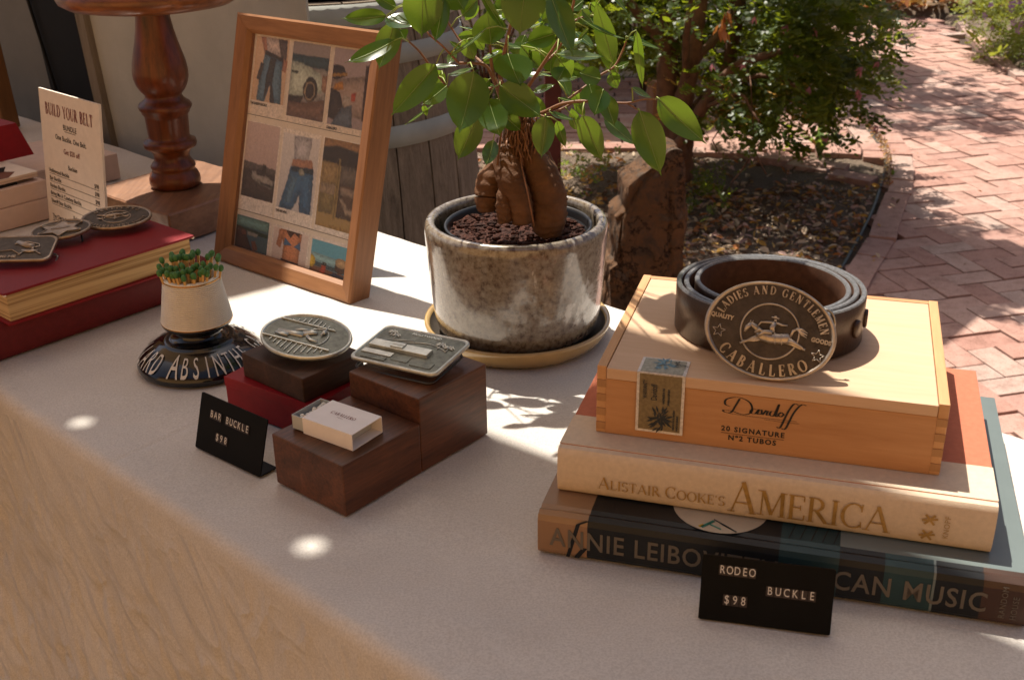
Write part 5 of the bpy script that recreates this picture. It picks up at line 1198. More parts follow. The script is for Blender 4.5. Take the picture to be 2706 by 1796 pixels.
def poly_dist(U, V_, poly):
    n = len(poly); ins = np.zeros(U.shape, bool); dm = np.full(U.shape, 9.0)
    for k in range(n):
        ax_, ay_ = poly[k]; bx_, by_ = poly[(k+1) % n]
        if ay_ != by_:
            c = ((ay_ > V_) != (by_ > V_)) & (U < (bx_-ax_)*(V_-ay_)/(by_-ay_)+ax_); ins ^= c
        ex_, ey_ = bx_-ax_, by_-ay_; l2 = ex_*ex_+ey_*ey_+1e-9; t = np.clip(((U-ax_)*ex_+(V_-ay_)*ey_)/l2, 0, 1)
        dm = np.minimum(dm, np.hypot(U-ax_-t*ex_, V_-ay_-t*ey_))
    return np.where(ins, dm, -dm)
_ng = [[[noise.noise((i*.37, j*.37, k*7.7)) for i in range(80)] for j in range(96)] for k in range(3)]
_ng = np.array(_ng)
def print_(x0, y0, x1, y1, base, shapes, cap=None, lift=0):
    """a paper print; coordinates in mm from the inner top left; shapes are normalised polygons melted together with soft edges"""
    nu, nv = 56, 68; u_ = np.linspace(0, 1, nu); v_ = np.linspace(0, 1, nv); U, V_ = np.meshgrid(u_, v_); k0 = int(x0*3+y0) % 20
    g1, g2, g3 = _ng[0][k0:k0+nv, k0:k0+nu], _ng[1][:nv, k0:k0+nu], _ng[2][k0:k0+nv, :nu]
    Uw, Vw = U+g1*.018, V_+g2*.014
    C_ = np.ones((nv, nu, 3))*np.array(base)*(1.05-.18*V_[..., None]+.10*g3[..., None])
    for q, (poly, c) in enumerate(shapes):
        d = poly_dist(Uw, Vw, poly); a = np.clip(d/.016+.5, 0, 1)[..., None]; sh = np.clip(.55+d*4.2, .5, 1.15)+.30*np.roll(g1, q*5, 1)+.22*np.roll(g2, q*9, 0)
        C_ = C_*(1-a)+np.array(c)*np.clip(sh, .3, 1.5)[..., None]*a
    fine = np.random.RandomState(k0).normal(0, .05, (nv, nu, 1)); C_ = np.clip(C_*1.25*(1+fine), 0.004, .8)
    yy = .0131-lift; me = bpy.data.meshes.new('photo_print')
    vs = [(w+(x0+(x1-x0)*a)*.001, yy, FH_-w-(y0+(y1-y0)*b)*.001) for b in v_ for a in u_]
    me.from_pydata(vs, [], [(r*nu+c, (r+1)*nu+c, (r+1)*nu+c+1, r*nu+c+1) for r in range(nv-1) for c in range(nu-1)])
    at_ = me.color_attributes.new('print', 'FLOAT_COLOR', 'POINT'); at_.data.foreach_set('color', np.concatenate([C_, np.ones((nv, nu, 1))], 2).reshape(-1).astype(np.float32))
    me.materials.append(M['photo']); me.update(); o = link('photo_print', me, pf)
    if cap: text_mesh(cap, .0040, M['ink'], 'caption_lettering', pf, Matrix.Translation((w+(x0)*.001, .0128, FH_-w-(y1+5.0)*.001))@FX, 0, 'LEFT', .95, bold=.00016, sx=.8)
    return o
def ell(cx, cy, rx, ry, n=14): return [(cx+rx*math.cos(6.283*i/n), cy+ry*math.sin(6.283*i/n)) for i in range(n)]
W3 = IWm*1000
for x0, x1 in ((1, 62), (65, 129), (132, W3-1)):        # the cream cards behind the prints
    for y0, y1, c in ((1, 90, (.72, .62, .53)), (98, 202, (.76, .69, .63)), (208, 246, (.74, .66, .60))):
        MB().box(w+x0*.001, w+x1*.001, .0132, .01335, FH_-w-y1*.001, FH_-w-y0*.001).build('collage_card', ink(*c), pf)
for y in (91, 202.8): MB().box(w, FW_-w, .0131, .0133, FH_-w-(y+.25)*.001, FH_-w-(y-.25)*.001).build('printed_rule', M['ink'], pf)
den, dk, skin = (.09, .15, .21), (.055, .045, .04), (.42, .19, .11)
print_(4, 2, 60, 74, (.52, .36, .24), [([(.12, 0), (.34, 0), (.44, .22), (.3, .3), (.2, .12)], skin), ([(.28, 0), (.72, 0), (.80, .27), (.36, .22)], (.52, .42, .38)), ([(.66, 0), (.94, 0), (.97, .38), (.86, .46), (.8, .3), (.76, .2)], (.10, .07, .06)), ([(.88, .3), (1, .32), (.97, .5), (.86, .48)], skin),
       ([(.30, .24), (.84, .30), (.92, 1), (.58, 1), (.54, .72), (.42, 1), (.16, 1), (.20, .6)], den), ([(.48, .30), (.66, .32), (.60, .7), (.74, 1), (.58, 1), (.54, .70), (.38, .99), (.40, .6)], dk), ([(.30, .20), (.86, .28), (.86, .34), (.30, .27)], (.05, .035, .03)), ([(.20, .4), (.30, .42), (.22, .68), (.10, .66)], (.07, .05, .04))], 'THE SHERIFF BUCKLE')
print_(67, 2, 127, 84, (.24, .20, .19), [([(0, .16), (1, .16), (1, .32), (0, .30)], (.045, .075, .09)), ([(0, .30), (1, .32), (1, .72), (0, .72)], (.30, .27, .24)), ([(0, .26), (.30, .27), (.78, .37), (.9, .45), (.9, .62), (.2, .74), (0, .72)], (.40, .44, .38)), ([(.02, .38), (.22, .38), (.2, .42), (.02, .42)], (.05, .06, .05)), (ell(.58, .60, .20, .17), (.035, .028, .022)), (ell(.57, .62, .15, .13), (.40, .27, .16)), (ell(.57, .62, .115, .105), (.05, .035, .03)), ([(.86, .40), (1, .38), (1, .62), (.88, .6)], (.36, .20, .13)), ([(0, .78), (.5, .78), (1, .70), (1, 1), (0, 1)], (.17, .095, .065)), ([(0, .72), (.42, .70), (.36, .80), (0, .80)], (.05, .035, .03))])
print_(134, 2, W3-1, 84, (.30, .235, .24), [([(0, .22), (.26, .22), (.40, .34), (.10, .42), (0, .40)], (.035, .022, .02)), ([(0, .34), (.38, .30), (.40, .34), (0, .38)], (.42, .22, .04)), ([(0, .42), (.95, .30), (1, .86), (0, .86)], (.27, .20, .17)), ([(.10, .46), (.30, .42), (.34, .52), (.06, .56)], (.50, .22, .04)), ([(0, .52), (.24, .56), (.40, .76), (.30, .94), (0, .92)], (.05, .035, .032)), ([(.34, .76), (.60, .70), (.66, 1), (.10, 1)], (.10, .12, .16)), ([(.56, .56), (.68, .54), (.66, .64), (.54, .66)], (.50, .08, .035)), ([(.84, .18), (.94, .16), (.97, .9), (.88, .88)], (.06, .03, .025)), ([(.36, .6), (.56, .60), (.54, .72), (.34, .74)], (.45, .38, .33))], 'CABALLERO')
print_(3, 99, 60, 186, (.42, .32, .30), [([(0, .54), (1, .58), (1, 1), (0, 1)], (.05, .035, .03)), ([(0, .52), (1, .56), (1, .64), (0, .62)], (.13, .10, .09)), ([(.28, .64), (.62, .64), (.98, .72), (.94, .82), (.60, .80), (.30, .74)], (.32, .28, .25)), ([(.40, .60), (.66, .61), (.70, .67), (.44, .68)], (.07, .05, .05)), ([(.60, .52), (.70, .52), (.72, .64), (.58, .64)], (.05, .035, .03)), ([(.56, .76), (.96, .78), (.94, .81), (.58, .79)], (.06, .05, .045))])
print_(67, 103, 127, 188, (.50, .47, .47), [([(.30, .02), (.80, .0), (.74, .34), (.36, .34)], (.40, .38, .41)), ([(.32, .32), (.84, .29), (.92, .42), (.30, .42)], (.45, .22, .13)), ([(.28, .42), (.92, .40), (.96, 1), (.64, 1), (.60, .78), (.44, 1), (.06, 1), (.22, .64)], (.04, .10, .20)), ([(.32, .42), (.92, .40), (.92, .47), (.30, .48)], (.03, .04, .06)), (ell(.60, .47, .08, .045), (.30, .29, .24)), ([(.36, .55), (.50, .55), (.38, .9), (.20, .9)], (.09, .18, .29))], 'THE ARCHIVE')
print_(134, 99, W3-1, 196, (.33, .22, .08), [([(0, 0), (1, 0), (1, .12), (0, .12)], (.32, .17, .07)), ([(0, .10), (.4, .06), (1, .10), (1, .30), (0, .26)], (.03, .018, .014)), ([(.03, .26), (.42, .26), (.42, .84), (.03, .84)], (.18, .13, .05)), ([(.03, .26), (.42, .26), (.42, .50), (.03, .50)], (.30, .20, .08)), ([(.03, .5), (.42, .5), (.42, .62), (.03, .62)], (.33, .24, .15)), ([(.52, .26), (1, .26), (1, .86), (.52, .86)], (.07, .04, .025)), ([(.52, .28), (1, .28), (1, .48), (.52, .48)], (.13, .10, .08)), ([(.54, .50), (1, .52), (1, .60), (.60, .60)], (.33, .24, .18)), ([(.56, .64), (.66, .64), (.84, .74), (1, .74), (1, .80), (.76, .80)], (.36, .27, .20)), ([(.44, .20), (.50, .20), (.50, .88), (.44, .88)], (.26, .18, .06)), ([(0, .96), (1, .96), (1, 1), (0, 1)], (.42, .26, .09))])
print_(1, 209, 59, 250, (.05, .09, .11), [([(0, 0), (1, 0), (1, .30), (0, .30)], (.13, .24, .22)), ([(0, .30), (1, .36), (1, .46), (0, .46)], (.02, .045, .03)), ([(.34, .40), (.70, .42), (.66, .52), (.38, .50)], (.32, .29, .24)), ([(0, .30), (.24, .36), (.44, .70), (.60, 1), (0, 1)], (.05, .022, .016)), ([(.16, .40), (.30, .38), (.36, .52), (.20, .54)], (.17, .055, .03)), ([(.50, .66), (.62, .62), (.72, .86), (.58, .96)], (.18, .07, .045))])
print_(68, 211, 126, 248, (.52, .42, .38), [([(.18, 0), (.82, 0), (.80, .5), (.78, 1), (.30, 1), (.32, .5)], (.42, .17, .08)), ([(.16, .04), (.30, .02), (.24, .62), (.10, .54)], (.44, .18, .09)), ([(.36, 0), (.76, 0), (.74, .14), (.60, .04), (.50, .22), (.40, .10)], (.055, .02, .014)), ([(.34, .24), (.56, .44), (.32, .48)], (.06, .15, .30)), ([(.78, .26), (.62, .46), (.82, .52)], (.06, .15, .30)), ([(.28, .92), (.80, .94), (.80, 1), (.26, 1)], (.04, .045, .07))])
print_(133, 212, W3-1, 248, (.09, .27, .36), [([(0, .40), (1, .44), (1, .70), (0, .66)], (.22, .36, .38)), ([(0, .66), (1, .72), (1, .84), (0, .80)], (.03, .06, .08)), ([(0, .80), (1, .86), (1, 1), (0, 1)], (.20, .08, .04)), (ell(.02, .68, .12, .20), (.55, .36, .03)), ([(.34, .66), (.44, .68), (.42, 1), (.26, 1)], (.46, .06, .02)), ([(.34, .62), (.45, .64), (.44, .74), (.34, .74)], (.03, .02, .01)), (ell(.80, .66, .14, .20), (.06, .025, .015)), (ell(.82, .52, .16, .15), (.38, .24, .12)), ([(.50, 1), (.64, .86), (.92, .90), (1, 1)], (.03, .045, .11))])
strut = MB().box(-.03, .03, 0, .002, 0, .20).build('easel_strut', M['black'], pf); strut.location = (FW_/2, FD_+.0005, .006); strut.rotation_euler = (R(-14), 0, 0)
# ================================================================== POTTED FICUS
PC = Vector((.0056, 1.0500, .0003))
sa_ = thing('saucer', 'tan glazed round saucer under the speckled plant pot', 'saucer', PC)
MB().lathe([(0, 0), (.080, 0), (.086, .002), (.0915, .010), (.0935, .0165), (.0930, .0195), (.0905, .0195), (.0885, .0165), (.0882, .0160)], 96).build('dish', M['saucer'], sa_)
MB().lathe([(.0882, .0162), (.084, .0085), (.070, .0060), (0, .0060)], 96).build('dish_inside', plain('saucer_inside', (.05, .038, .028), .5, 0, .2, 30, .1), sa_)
POTH = .1185
pt_ = thing('plant_pot', 'speckled grey-brown glazed ceramic plant pot standing on the tan saucer', 'plant pot', PC+Vector((0, 0, .0063)))
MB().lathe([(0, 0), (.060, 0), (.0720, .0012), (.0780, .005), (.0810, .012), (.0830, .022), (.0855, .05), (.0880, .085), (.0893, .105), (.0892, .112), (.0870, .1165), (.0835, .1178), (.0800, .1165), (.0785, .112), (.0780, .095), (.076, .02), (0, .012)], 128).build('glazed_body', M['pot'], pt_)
np_ = thing('nursery_pot', 'thin black plastic nursery pot set inside the speckled pot', 'inner pot', PC+Vector((.002, .001, .0190)))
NZ = .0980
MB().lathe([(0, 0), (.055, 0), (.062, .06), (.0690, NZ-.004), (.0715, NZ-.0035), (.0725, NZ-.001), (.0718, NZ), (.0700, NZ), (.0688, NZ-.003), (.0665, NZ-.02), (.060, .02), (0, .015)], 72).build('pot_wall', M['nursery'], np_)
mb = MB(); vs = []; nr = 26
for i in range(nr+1):
    for k in range(64):
        a = 2*math.pi*k/64; r = .0670*i/nr; x, y = r*math.cos(a), r*math.sin(a)
        vs.append((x, y, .0860+.004*noise.noise((x*60, y*60, 0))+.0035*noise.noise((x*170, y*170, 4))+.004*max(0, -x/.06)))
mb.add(vs, [(i*64+k, i*64+(k+1) % 64, (i+1)*64+(k+1) % 64, (i+1)*64+k) for i in range(nr) for k in range(64)], 0, False)
for _ in range(420):
    a, r = rnd.uniform(0, 6.28), .066*math.sqrt(rnd.random()); s = rnd.uniform(.0008, .0026); mb.ball((r*math.cos(a), r*math.sin(a), .0880+.003*max(0, -math.cos(a)*r/.06)), s*1.5, s, s, 0, None, 5)
tag(mb.build('potting_soil', M['potting'], np_), kind='stuff')
fic = thing('ficus_plant', 'bonsai ficus with swollen bulbous roots and glossy green leaves in the speckled pot', 'potted plant', PC+Vector((0, 0, .105)))
FO = fic.location
def fp(px, py, dy): return aty(px, py, PC.y+dy)-FO       # local point on an upright plane dy behind the stem
def c6(x, y): return 900+x*.4464, y*.4464
mb = MB()
def lobe(pts, rads, n=18):
    P_ = [fp(*c6(x, y), d) for x, y, d in pts]
    out, rr = [], []
    for i in range(len(P_)-1):
        p0, p1, p2, p3 = P_[max(i-1, 0)], P_[i], P_[i+1], P_[min(i+2, len(P_)-1)]; r0, r1 = rads[i], rads[i+1]
        for k in range(12):
            t = k/12; out.append(.5*((2*p1)+(-p0+p2)*t+(2*p0-5*p1+4*p2-p3)*t*t+(-p0+3*p1-3*p2+p3)*t**3)); s = t*t*(3-2*t); rr.append(r0*(1-s)+r1*s)
    out.append(P_[-1]); rr.append(rads[-1]); k0 = len(mb.v); mb.tube(out, rr, 28, 0, None, True, .10)
    for i in range(k0, len(mb.v)):
        p = Vector(mb.v[i]); c_ = min(out, key=lambda q: (q-p).length_squared); n_ = (p-c_).normalized()
        p += n_*(.0009*noise.noise(p*40)+.0004*noise.noise(Vector((p.x*220, p.y*220, p.z*60)))+.0006*math.sin(p.z*900+6*noise.noise(p*60))); mb.v[i] = tuple(p)
u6 = .4464/2760
lobe([(1000, 860, 0), (940, 960, -.004), (885, 1070, -.012), (865, 1170, -.018), (870, 1250, -.02)], [38*u6, 55*u6, 76*u6, 72*u6, 55*u6])
lobe([(1060, 830, 0), (1120, 930, -.006), (1190, 1050, -.014), (1225, 1170, -.020), (1230, 1290, -.022), (1225, 1370, -.02)], [60*u6, 84*u6, 105*u6, 112*u6, 108*u6, 90*u6])
lobe([(1010, 850, 0), (990, 950, -.014), (1010, 1060, -.026), (1060, 1180, -.034), (1080, 1320, -.036)], [60*u6, 84*u6, 80*u6, 70*u6, 62*u6])
lobe([(985, 1060, -.024), (965, 1150, -.032), (965, 1230, -.036), (975, 1310, -.036)], [30*u6, 36*u6, 48*u6, 44*u6])
lobe([(1050, 600, .002), (1045, 690, .001), (1060, 780, 0), (1060, 880, 0), (1050, 960, 0)], [62*u6, 80*u6, 96*u6, 100*u6, 90*u6])
lobe([(1130, 840, .01), (1200, 930, .02), (1250, 1060, .03), (1270, 1200, .03)], [40*u6, 45*u6, 46*u6, 40*u6])
tag(mb.build('swollen_trunk', M['root'], fic))
mb = MB(); rr_ = random.Random(8)
for _ in range(46):                           # fibrous aerial roots matted round the neck
    x0 = rr_.uniform(960, 1165); y0 = rr_.uniform(640, 760); d0 = -.016*math.sqrt(max(0, 1-((x0-1060)/125)**2))
    pts = [fp(*c6(x0, y0), d0)]; x, y = x0, y0
    for i in range(5): x += rr_.gauss((x0-1060)*.03, 14); y += rr_.uniform(25, 60); pts.append(fp(*c6(x, y), d0-.003*i*.6+rr_.gauss(0, .002)))
    mb.tube(pts, rr_.uniform(.0004, .0011), 5)
mb.tube([fp(*c6(x, y), d) for x, y, d in ((950, 640, -.02), (955, 760, -.022), (940, 860, -.022), (930, 980, -.03))], .0012, 5)
mb.tube([fp(*c6(x, y), d) for x, y, d in ((1060, 900, -.02), (1075, 1000, -.032), (1110, 1150, -.046), (1145, 1340, -.052))], .0008, 5)
tag(mb.build('aerial_roots', M['twig'], fic), kind='stuff')
# branches: pixel paths give the direction each one takes from the neck
br = [[(1050, 640, 0, 2.6), (960, 590, -.01, 2.2), (905, 470, -.02, 1.8), (850, 385, -.02, 1.5), (700, 375, -.025, 1.2)], [(850, 385, -.02, 1.4), (790, 330, .0, 1.2), (720, 260, .01, 1.1), (640, 140, .02, .9), (600, 60, .02, .7)],
 [(700, 375, -.025, 1.1), (600, 270, -.03, 1.0), (520, 200, -.03, .8), (480, 120, -.02, .6), (400, 10, -.02, .6)], [(905, 520, .01, 1.8), (700, 560, .01, 1.2), (560, 430, .0, 1.2), (470, 310, .0, 1.0), (390, 235, -.01, .9)],
 [(1045, 640, .01, 2.4), (960, 560, .02, 2.0), (900, 420, .03, 1.7), (885, 260, .03, 1.4), (880, 90, .03, 1.1), (850, -60, .03, 1)], [(1060, 640, -.01, 2.4), (950, 480, -.01, 2.2), (965, 340, -.01, 1.9), (1000, 180, -.02, 1.6), (1060, -40, -.02, 1.4), (1080, -240, -.02, 1.2)],
 [(1070, 640, .01, 2.4), (1110, 520, .01, 1.9), (1200, 380, .0, 1.6), (1300, 220, -.005, 1.4), (1370, 60, -.01, 1.2), (1400, -120, -.01, 1.1)], [(1200, 380, 0, 1.2), (1290, 290, .015, 1), (1380, 130, .02, 1), (1500, 90, .03, .8)],
 [(1080, 680, -.005, 2.3), (1190, 670, -.02, 1.9), (1300, 620, -.03, 1.6), (1420, 600, -.035, 1.4), (1560, 607, -.04, 1.2), (1700, 610, -.045, 1.0), (1790, 590, -.045, .9), (1880, 588, -.05, .8)], [(1300, 620, -.01, 1.3), (1440, 520, 0, 1.2), (1540, 445, .01, 1.2), (1620, 395, .015, 1.0), (1670, 300, .02, .9), (1700, 220, .02, .7)],
 [(1180, 690, .02, 1.3), (1300, 650, .03, 1.1), (1390, 600, .03, .8)], [(1700, 615, -.045, .8), (1770, 655, -.05, .7)], [(1140, 680, -.02, 1.2), (1190, 685, -.04, .8), (1215, 695, -.045, .6)], [(950, 480, -.02, 1), (940, 500, -.03, .8)]]
mb = MB()
for b in br:
    P_ = [fp(*c6(x, y), d) for x, y, d, r in b]; out, rr = [], []
    for i in range(len(P_)-1):
        p0, p1, p2, p3 = P_[max(i-1, 0)], P_[i], P_[i+1], P_[min(i+2, len(P_)-1)]
        for k in range(5): t = k/5; out.append(.5*((2*p1)+(-p0+p2)*t+(2*p0-5*p1+4*p2-p3)*t*t+(-p0+3*p1-3*p2+p3)*t**3)); rr.append((b[i][3]*(1-t)+b[i+1][3]*t)*.001)
    out.append(P_[-1]); rr.append(b[-1][3]*.001); mb.tube(out, rr, 8, 0, None, True, .2)
mb.build('branches', M['twig'], fic)
def ficus_leaf(base, tip, width, nhint, seed, droop=.12, drip=True):
    base, tip = Vector(base), Vector(tip); r_ = random.Random(seed); L_ = (tip-base).length; d = (tip-base).normalized()
    n_ = Vector(nhint); n_ = (n_-d*n_.dot(d)).normalized(); s_ = d.cross(n_); mb = MB(); nl, nw = 12, 6; vs = []
    cup = r_.uniform(.10, .30); bend = droop*r_.uniform(.3, 1.3); tw = r_.uniform(-.25, .25)
    for i in range(nl+1):
        t = i/nl
        wv = math.sin(math.pi*min(1, t/.94)**.80)**.72 if t < .94 else 0
        if t > .84: wv = max(wv*.55 if t < .94 else 0, .10*(1-(t-.84)/.16)+.0)
        if i == 0: wv = .03
        for j in range(nw+1):
            q = (j/nw-.5)*2; wd = width/2*wv*q; z = cup*abs(wd)*.9+.010*L_*math.sin(t*9+q*2)*abs(q)-bend*L_*(4*(t-.5)**2-1)*-1*.5
            a = tw*(t-.5); vs.append(base+d*L_*t+s_*wd*math.cos(a)+n_*(z+wd*math.sin(a)))
    mb.add(vs, [(i*(nw+1)+j, i*(nw+1)+j+1, (i+1)*(nw+1)+j+1, (i+1)*(nw+1)+j) for i in range(nl) for j in range(nw)], 0, True)
    mid = [vs[i*(nw+1)+nw//2]+n_*.0001 for i in range(0, nl)]
    o = mb.build('leaf', M['leaf'], fic); m2 = MB(); m2.tube(mid, [.00045*(1-.6*i/nl) for i in range(len(mid))], 4)
    m2.build('midrib', M['leaf_vein'], o); return o
LV = [ # base x,y, tip x,y, width (all crop px), depth base, depth tip, normal hint
 (270, 95, 0, 110, 105, -.01, -.02, 0), (330, 45, 180, -50, 90, -.01, -.02, 0), (272, 108, 445, 150, 150, -.015, -.03, 1), (315, 140, 222, 418, 155, -.01, -.02, 0), (350, 180, 380, 236, 85, -.01, -.015, 0), (320, 240, 25, 372, 105, -.03, -.05, 0),
 (490, -90, 480, 228, 215, -.05, -.06, 0), (610, -10, 558, 258, 120, -.04, -.05, 0), (640, -90, 735, 65, 190, -.03, -.04, 0), (890, 265, 868, 58, 200, -.01, 0, 0), (565, 383, 292, 692, 165, -.04, -.06, 0), (630, 508, 478, 622, 120, -.02, -.03, 0), (790, 425, 700, 795, 245, -.06, -.08, 0),
 (862, 170, 612, 348, 45, -.03, -.03, 1), (1100, -110, 1060, 218, 240, -.07, -.07, 0), (1240, -40, 1378, 335, 165, -.08, -.09, 2), (990, 318, 1068, 512, 225, -.045, -.07, 1), (945, 505, 1198, 698, 175, -.06, -.08, 0), (872, 582, 945, 812, 170, -.05, -.08, 1), (978, 690, 1068, 775, 95, -.035, -.04, 0),
 (805, 690, 690, 955, 165, -.02, -.03, 0), (905, 830, 858, 985, 112, -.03, -.04, 0), (1215, 688, 1188, 942, 140, -.06, -.07, 0), (1280, 715, 1335, 880, 60, -.04, -.04, 0), (1430, 685, 1550, 958, 135, -.05, -.06, 0), (1235, 663, 1400, 708, 60, -.03, -.03, 1), (1770, 655, 1900, 1045, 180, -.06, -.08, 0),
 (1880, 580, 2168, 855, 165, -.06, -.07, 0), (1560, 700, 1758, 864, 115, -.03, -.04, 2), (1555, 530, 1500, 690, 130, -.05, -.06, 0), (1560, 560, 1625, 750, 110, -.05, -.06, 0), (1540, 470, 1408, 430, 120, -.01, -.01, 0), (1500, 600, 1470, 490, 140, -.03, -.02, 0), (1725, 520, 1850, 582, 66, -.05, -.05, 1),
 (1750, 180, 1790, 532, 58, .01, .01, 0), (1600, 432, 1640, 528, 85, .01, .01, 0), (1640, 400, 1712, 365, 45, .01, .01, 0), (1690, 215, 1905, 295, 52, .02, .02, 1), (1612, 372, 1505, -10, 120, .0, .01, 0), (1640, 440, 1500, 192, 82, .02, .03, 0), (1420, 108, 1705, 235, 45, .0, .0, 1),
 (1280, 322, 1568, 335, 98, -.05, -.05, 1), (1270, 200, 1088, 255, 130, .02, .02, 0), (1242, 430, 1250, 200, 135, .03, .04, 0), (1285, 340, 1372, 462, 130, .01, .01, 0), (1285, 480, 1330, 392, 125, .0, .01, 0), (1140, 548, 1272, 498, 70, .01, .01, 1), (1070, 270, 1190, 412, 125, .02, .02, 0), (965, 262, 1082, 285, 80, .02, .03, 1),
 (840, 352, 945, 298, 60, .02, .03, 1), (735, 235, 792, 362, 92, -.02, -.02, 0), (800, 225, 852, 300, 60, .02, .02, 0), (540, 398, 705, 388, 50, .01, .01, 1), (640, 442, 800, 395, 70, .01, .0, 1), (545, 625, 382, 738, 28, .01, .01, 1), (490, 625, 512, 692, 42, .01, .01, 0), (850, 700, 820, 775, 66, .02, .02, 0),
 (1200, 692, 1128, 555, 92, .02, .02, 0), (850, 495, 935, 525, 50, .02, .02, 1), (720, 92, 815, -10, 100, .01, .01, 0), (970, 60, 1005, 110, 70, .03, .03, 0), (1400, 770, 1365, 635, 72, .03, .03, 0), (1290, 580, 1402, 605, 26, -.01, -.01, 1), (1600, -60, 1712, 92, 55, .02, .02, 1), (1430, 55, 1482, 118, 55, .01, .01, 0),
 (820, -60, 990, 212, 48, -.01, -.02, 0), (930, -30, 1010, 50, 110, .0, .0, 0), (1290, 60, 1180, 130, 90, .02, .03, 0), (1420, 620, 1375, 540, 80, .01, .01, 0), (1470, 170, 1395, 250, 30, .0, .0, 0), (1130, 300, 1060, 420, 95, .02, .03, 0), (880, 470, 800, 560, 80, .02, .02, 0), (1010, 620, 960, 720, 70, -.02, -.03, 0), (1390, 600, 1450, 690, 60, .02, .02, 0),
 (720, 300, 640, 240, 40, .0, .0, 1), (1500, 95, 1590, 115, 34, .02, .02, 1), (1370, 60, 1440, 0, 60, .0, .01, 0), (460, 60, 440, 180, 100, .0, .0, 0), (1480, 20, 1560, 90, 60, .02, .03, 0), (600, 420, 545, 520, 90, .02, .02, 0)]
NH = [Vector((-.15, -.80, .50)), Vector((-.1, -.30, .92)), Vector((.75, -.55, .35))]
rr_ = random.Random(21); pet = MB()
for i, (x0, y0, x1, y1, wd, d0, d1, nh) in enumerate(LV):
    b = fp(*c6(x0, y0), d0); t_p = fp(*c6(x1, y1), d1); n_ = NH[nh]+Vector((rr_.gauss(0, .16), rr_.gauss(0, .1), rr_.gauss(0, .12)))
    ficus_leaf(b, t_p, wd*.4464/2800, n_, i)
# petioles from the nearest branch point to each leaf base
bpts = [fp(*c6(x, y), d) for b in br for i in range(len(b)-1) for k in range(6) for x, y, d in [tuple(b[i][q]*(1-k/6)+b[i+1][q]*k/6 for q in range(3))]]
def petiole(b, col_):
    near = min(bpts, key=lambda p: (p-b).length+ (0 if (p-b).length > .004 else .01)); dd = (near-b).length
    if dd < .06: mid = near.lerp(b, .5)+Vector((0, 0, .12*dd)); pet.tube([near, mid, b], [.0007, .0006, .0005], 5)
for (x0, y0, x1, y1, wd, d0, d1, nh) in LV: petiole(fp(*c6(x0, y0), d0), 0)
for i in range(30):
    x0, y0 = rr_.uniform(640, 1480), rr_.uniform(20, 480); a = rr_.uniform(0, 6.28); l_ = rr_.uniform(100, 190); d0 = rr_.uniform(.03, .09)
    b = fp(*c6(x0, y0), d0); ficus_leaf(b, fp(*c6(x0+l_*math.cos(a), y0+l_*abs(math.sin(a))*.9-20), d0-.01), l_*.5*.4464/2800, NH[i % 3]+Vector((rr_.gauss(0, .3), rr_.gauss(0, .2), rr_.gauss(0, .2))), 900+i)
# the top of the plant goes on above the picture
for i in range(34):
    a = rr_.uniform(2.9, 6.5); rad = rr_.uniform(.02, .135); z = rr_.uniform(.335, .47)-.25*rad
    b = Vector((rad*.6*math.cos(a)-.005, rad*.5*math.sin(a), z-FO.z)); l_ = rr_.uniform(.035, .06); d = Vector((math.cos(a), math.sin(a)*.8, rr_.uniform(-.9, .1))).normalized()
    P3 = b+d*l_+FO-Vector((0, 0, EYE)); q = P3.dot(UP)/P3.dot(FW)*F_PX
    if q < 905 : continue
    ficus_leaf(b, b+d*l_, l_*.52, Vector((rr_.gauss(0, .3), rr_.gauss(-.2, .3), 1)), 200+i)
for i in range(46):
    v = Vector((rr_.gauss(0, 1), rr_.gauss(0, 1), rr_.gauss(0, 1))).normalized()*rr_.random()**.4
    b = Vector((-.01+v.x*.12, -.145+v.y*.07, .50+v.z*.10-FO.z)); d = Vector((v.x+rr_.gauss(0, .4), v.y+rr_.gauss(0, .4), rr_.uniform(-.8, .2))).normalized(); l_ = rr_.uniform(.045, .07)
    q = min(((b+d*l_*t)+FO-Vector((0, 0, EYE))).dot(UP)/((b+d*l_*t)+FO-Vector((0, 0, EYE))).dot(FW)*F_PX for t in (0, 1))
    if q < 930: continue
    ficus_leaf(b, b+d*l_, l_*.55, Vector((rr_.gauss(0, .4), rr_.gauss(-.2, .4), 1)), 400+i); pet.tube([b, b+Vector((-b.x*.3, .03, -.03)), Vector((0, -.05, .26))], .0006, 4)
tag(pet.build('petioles', M['petiole'], fic), kind='stuff')
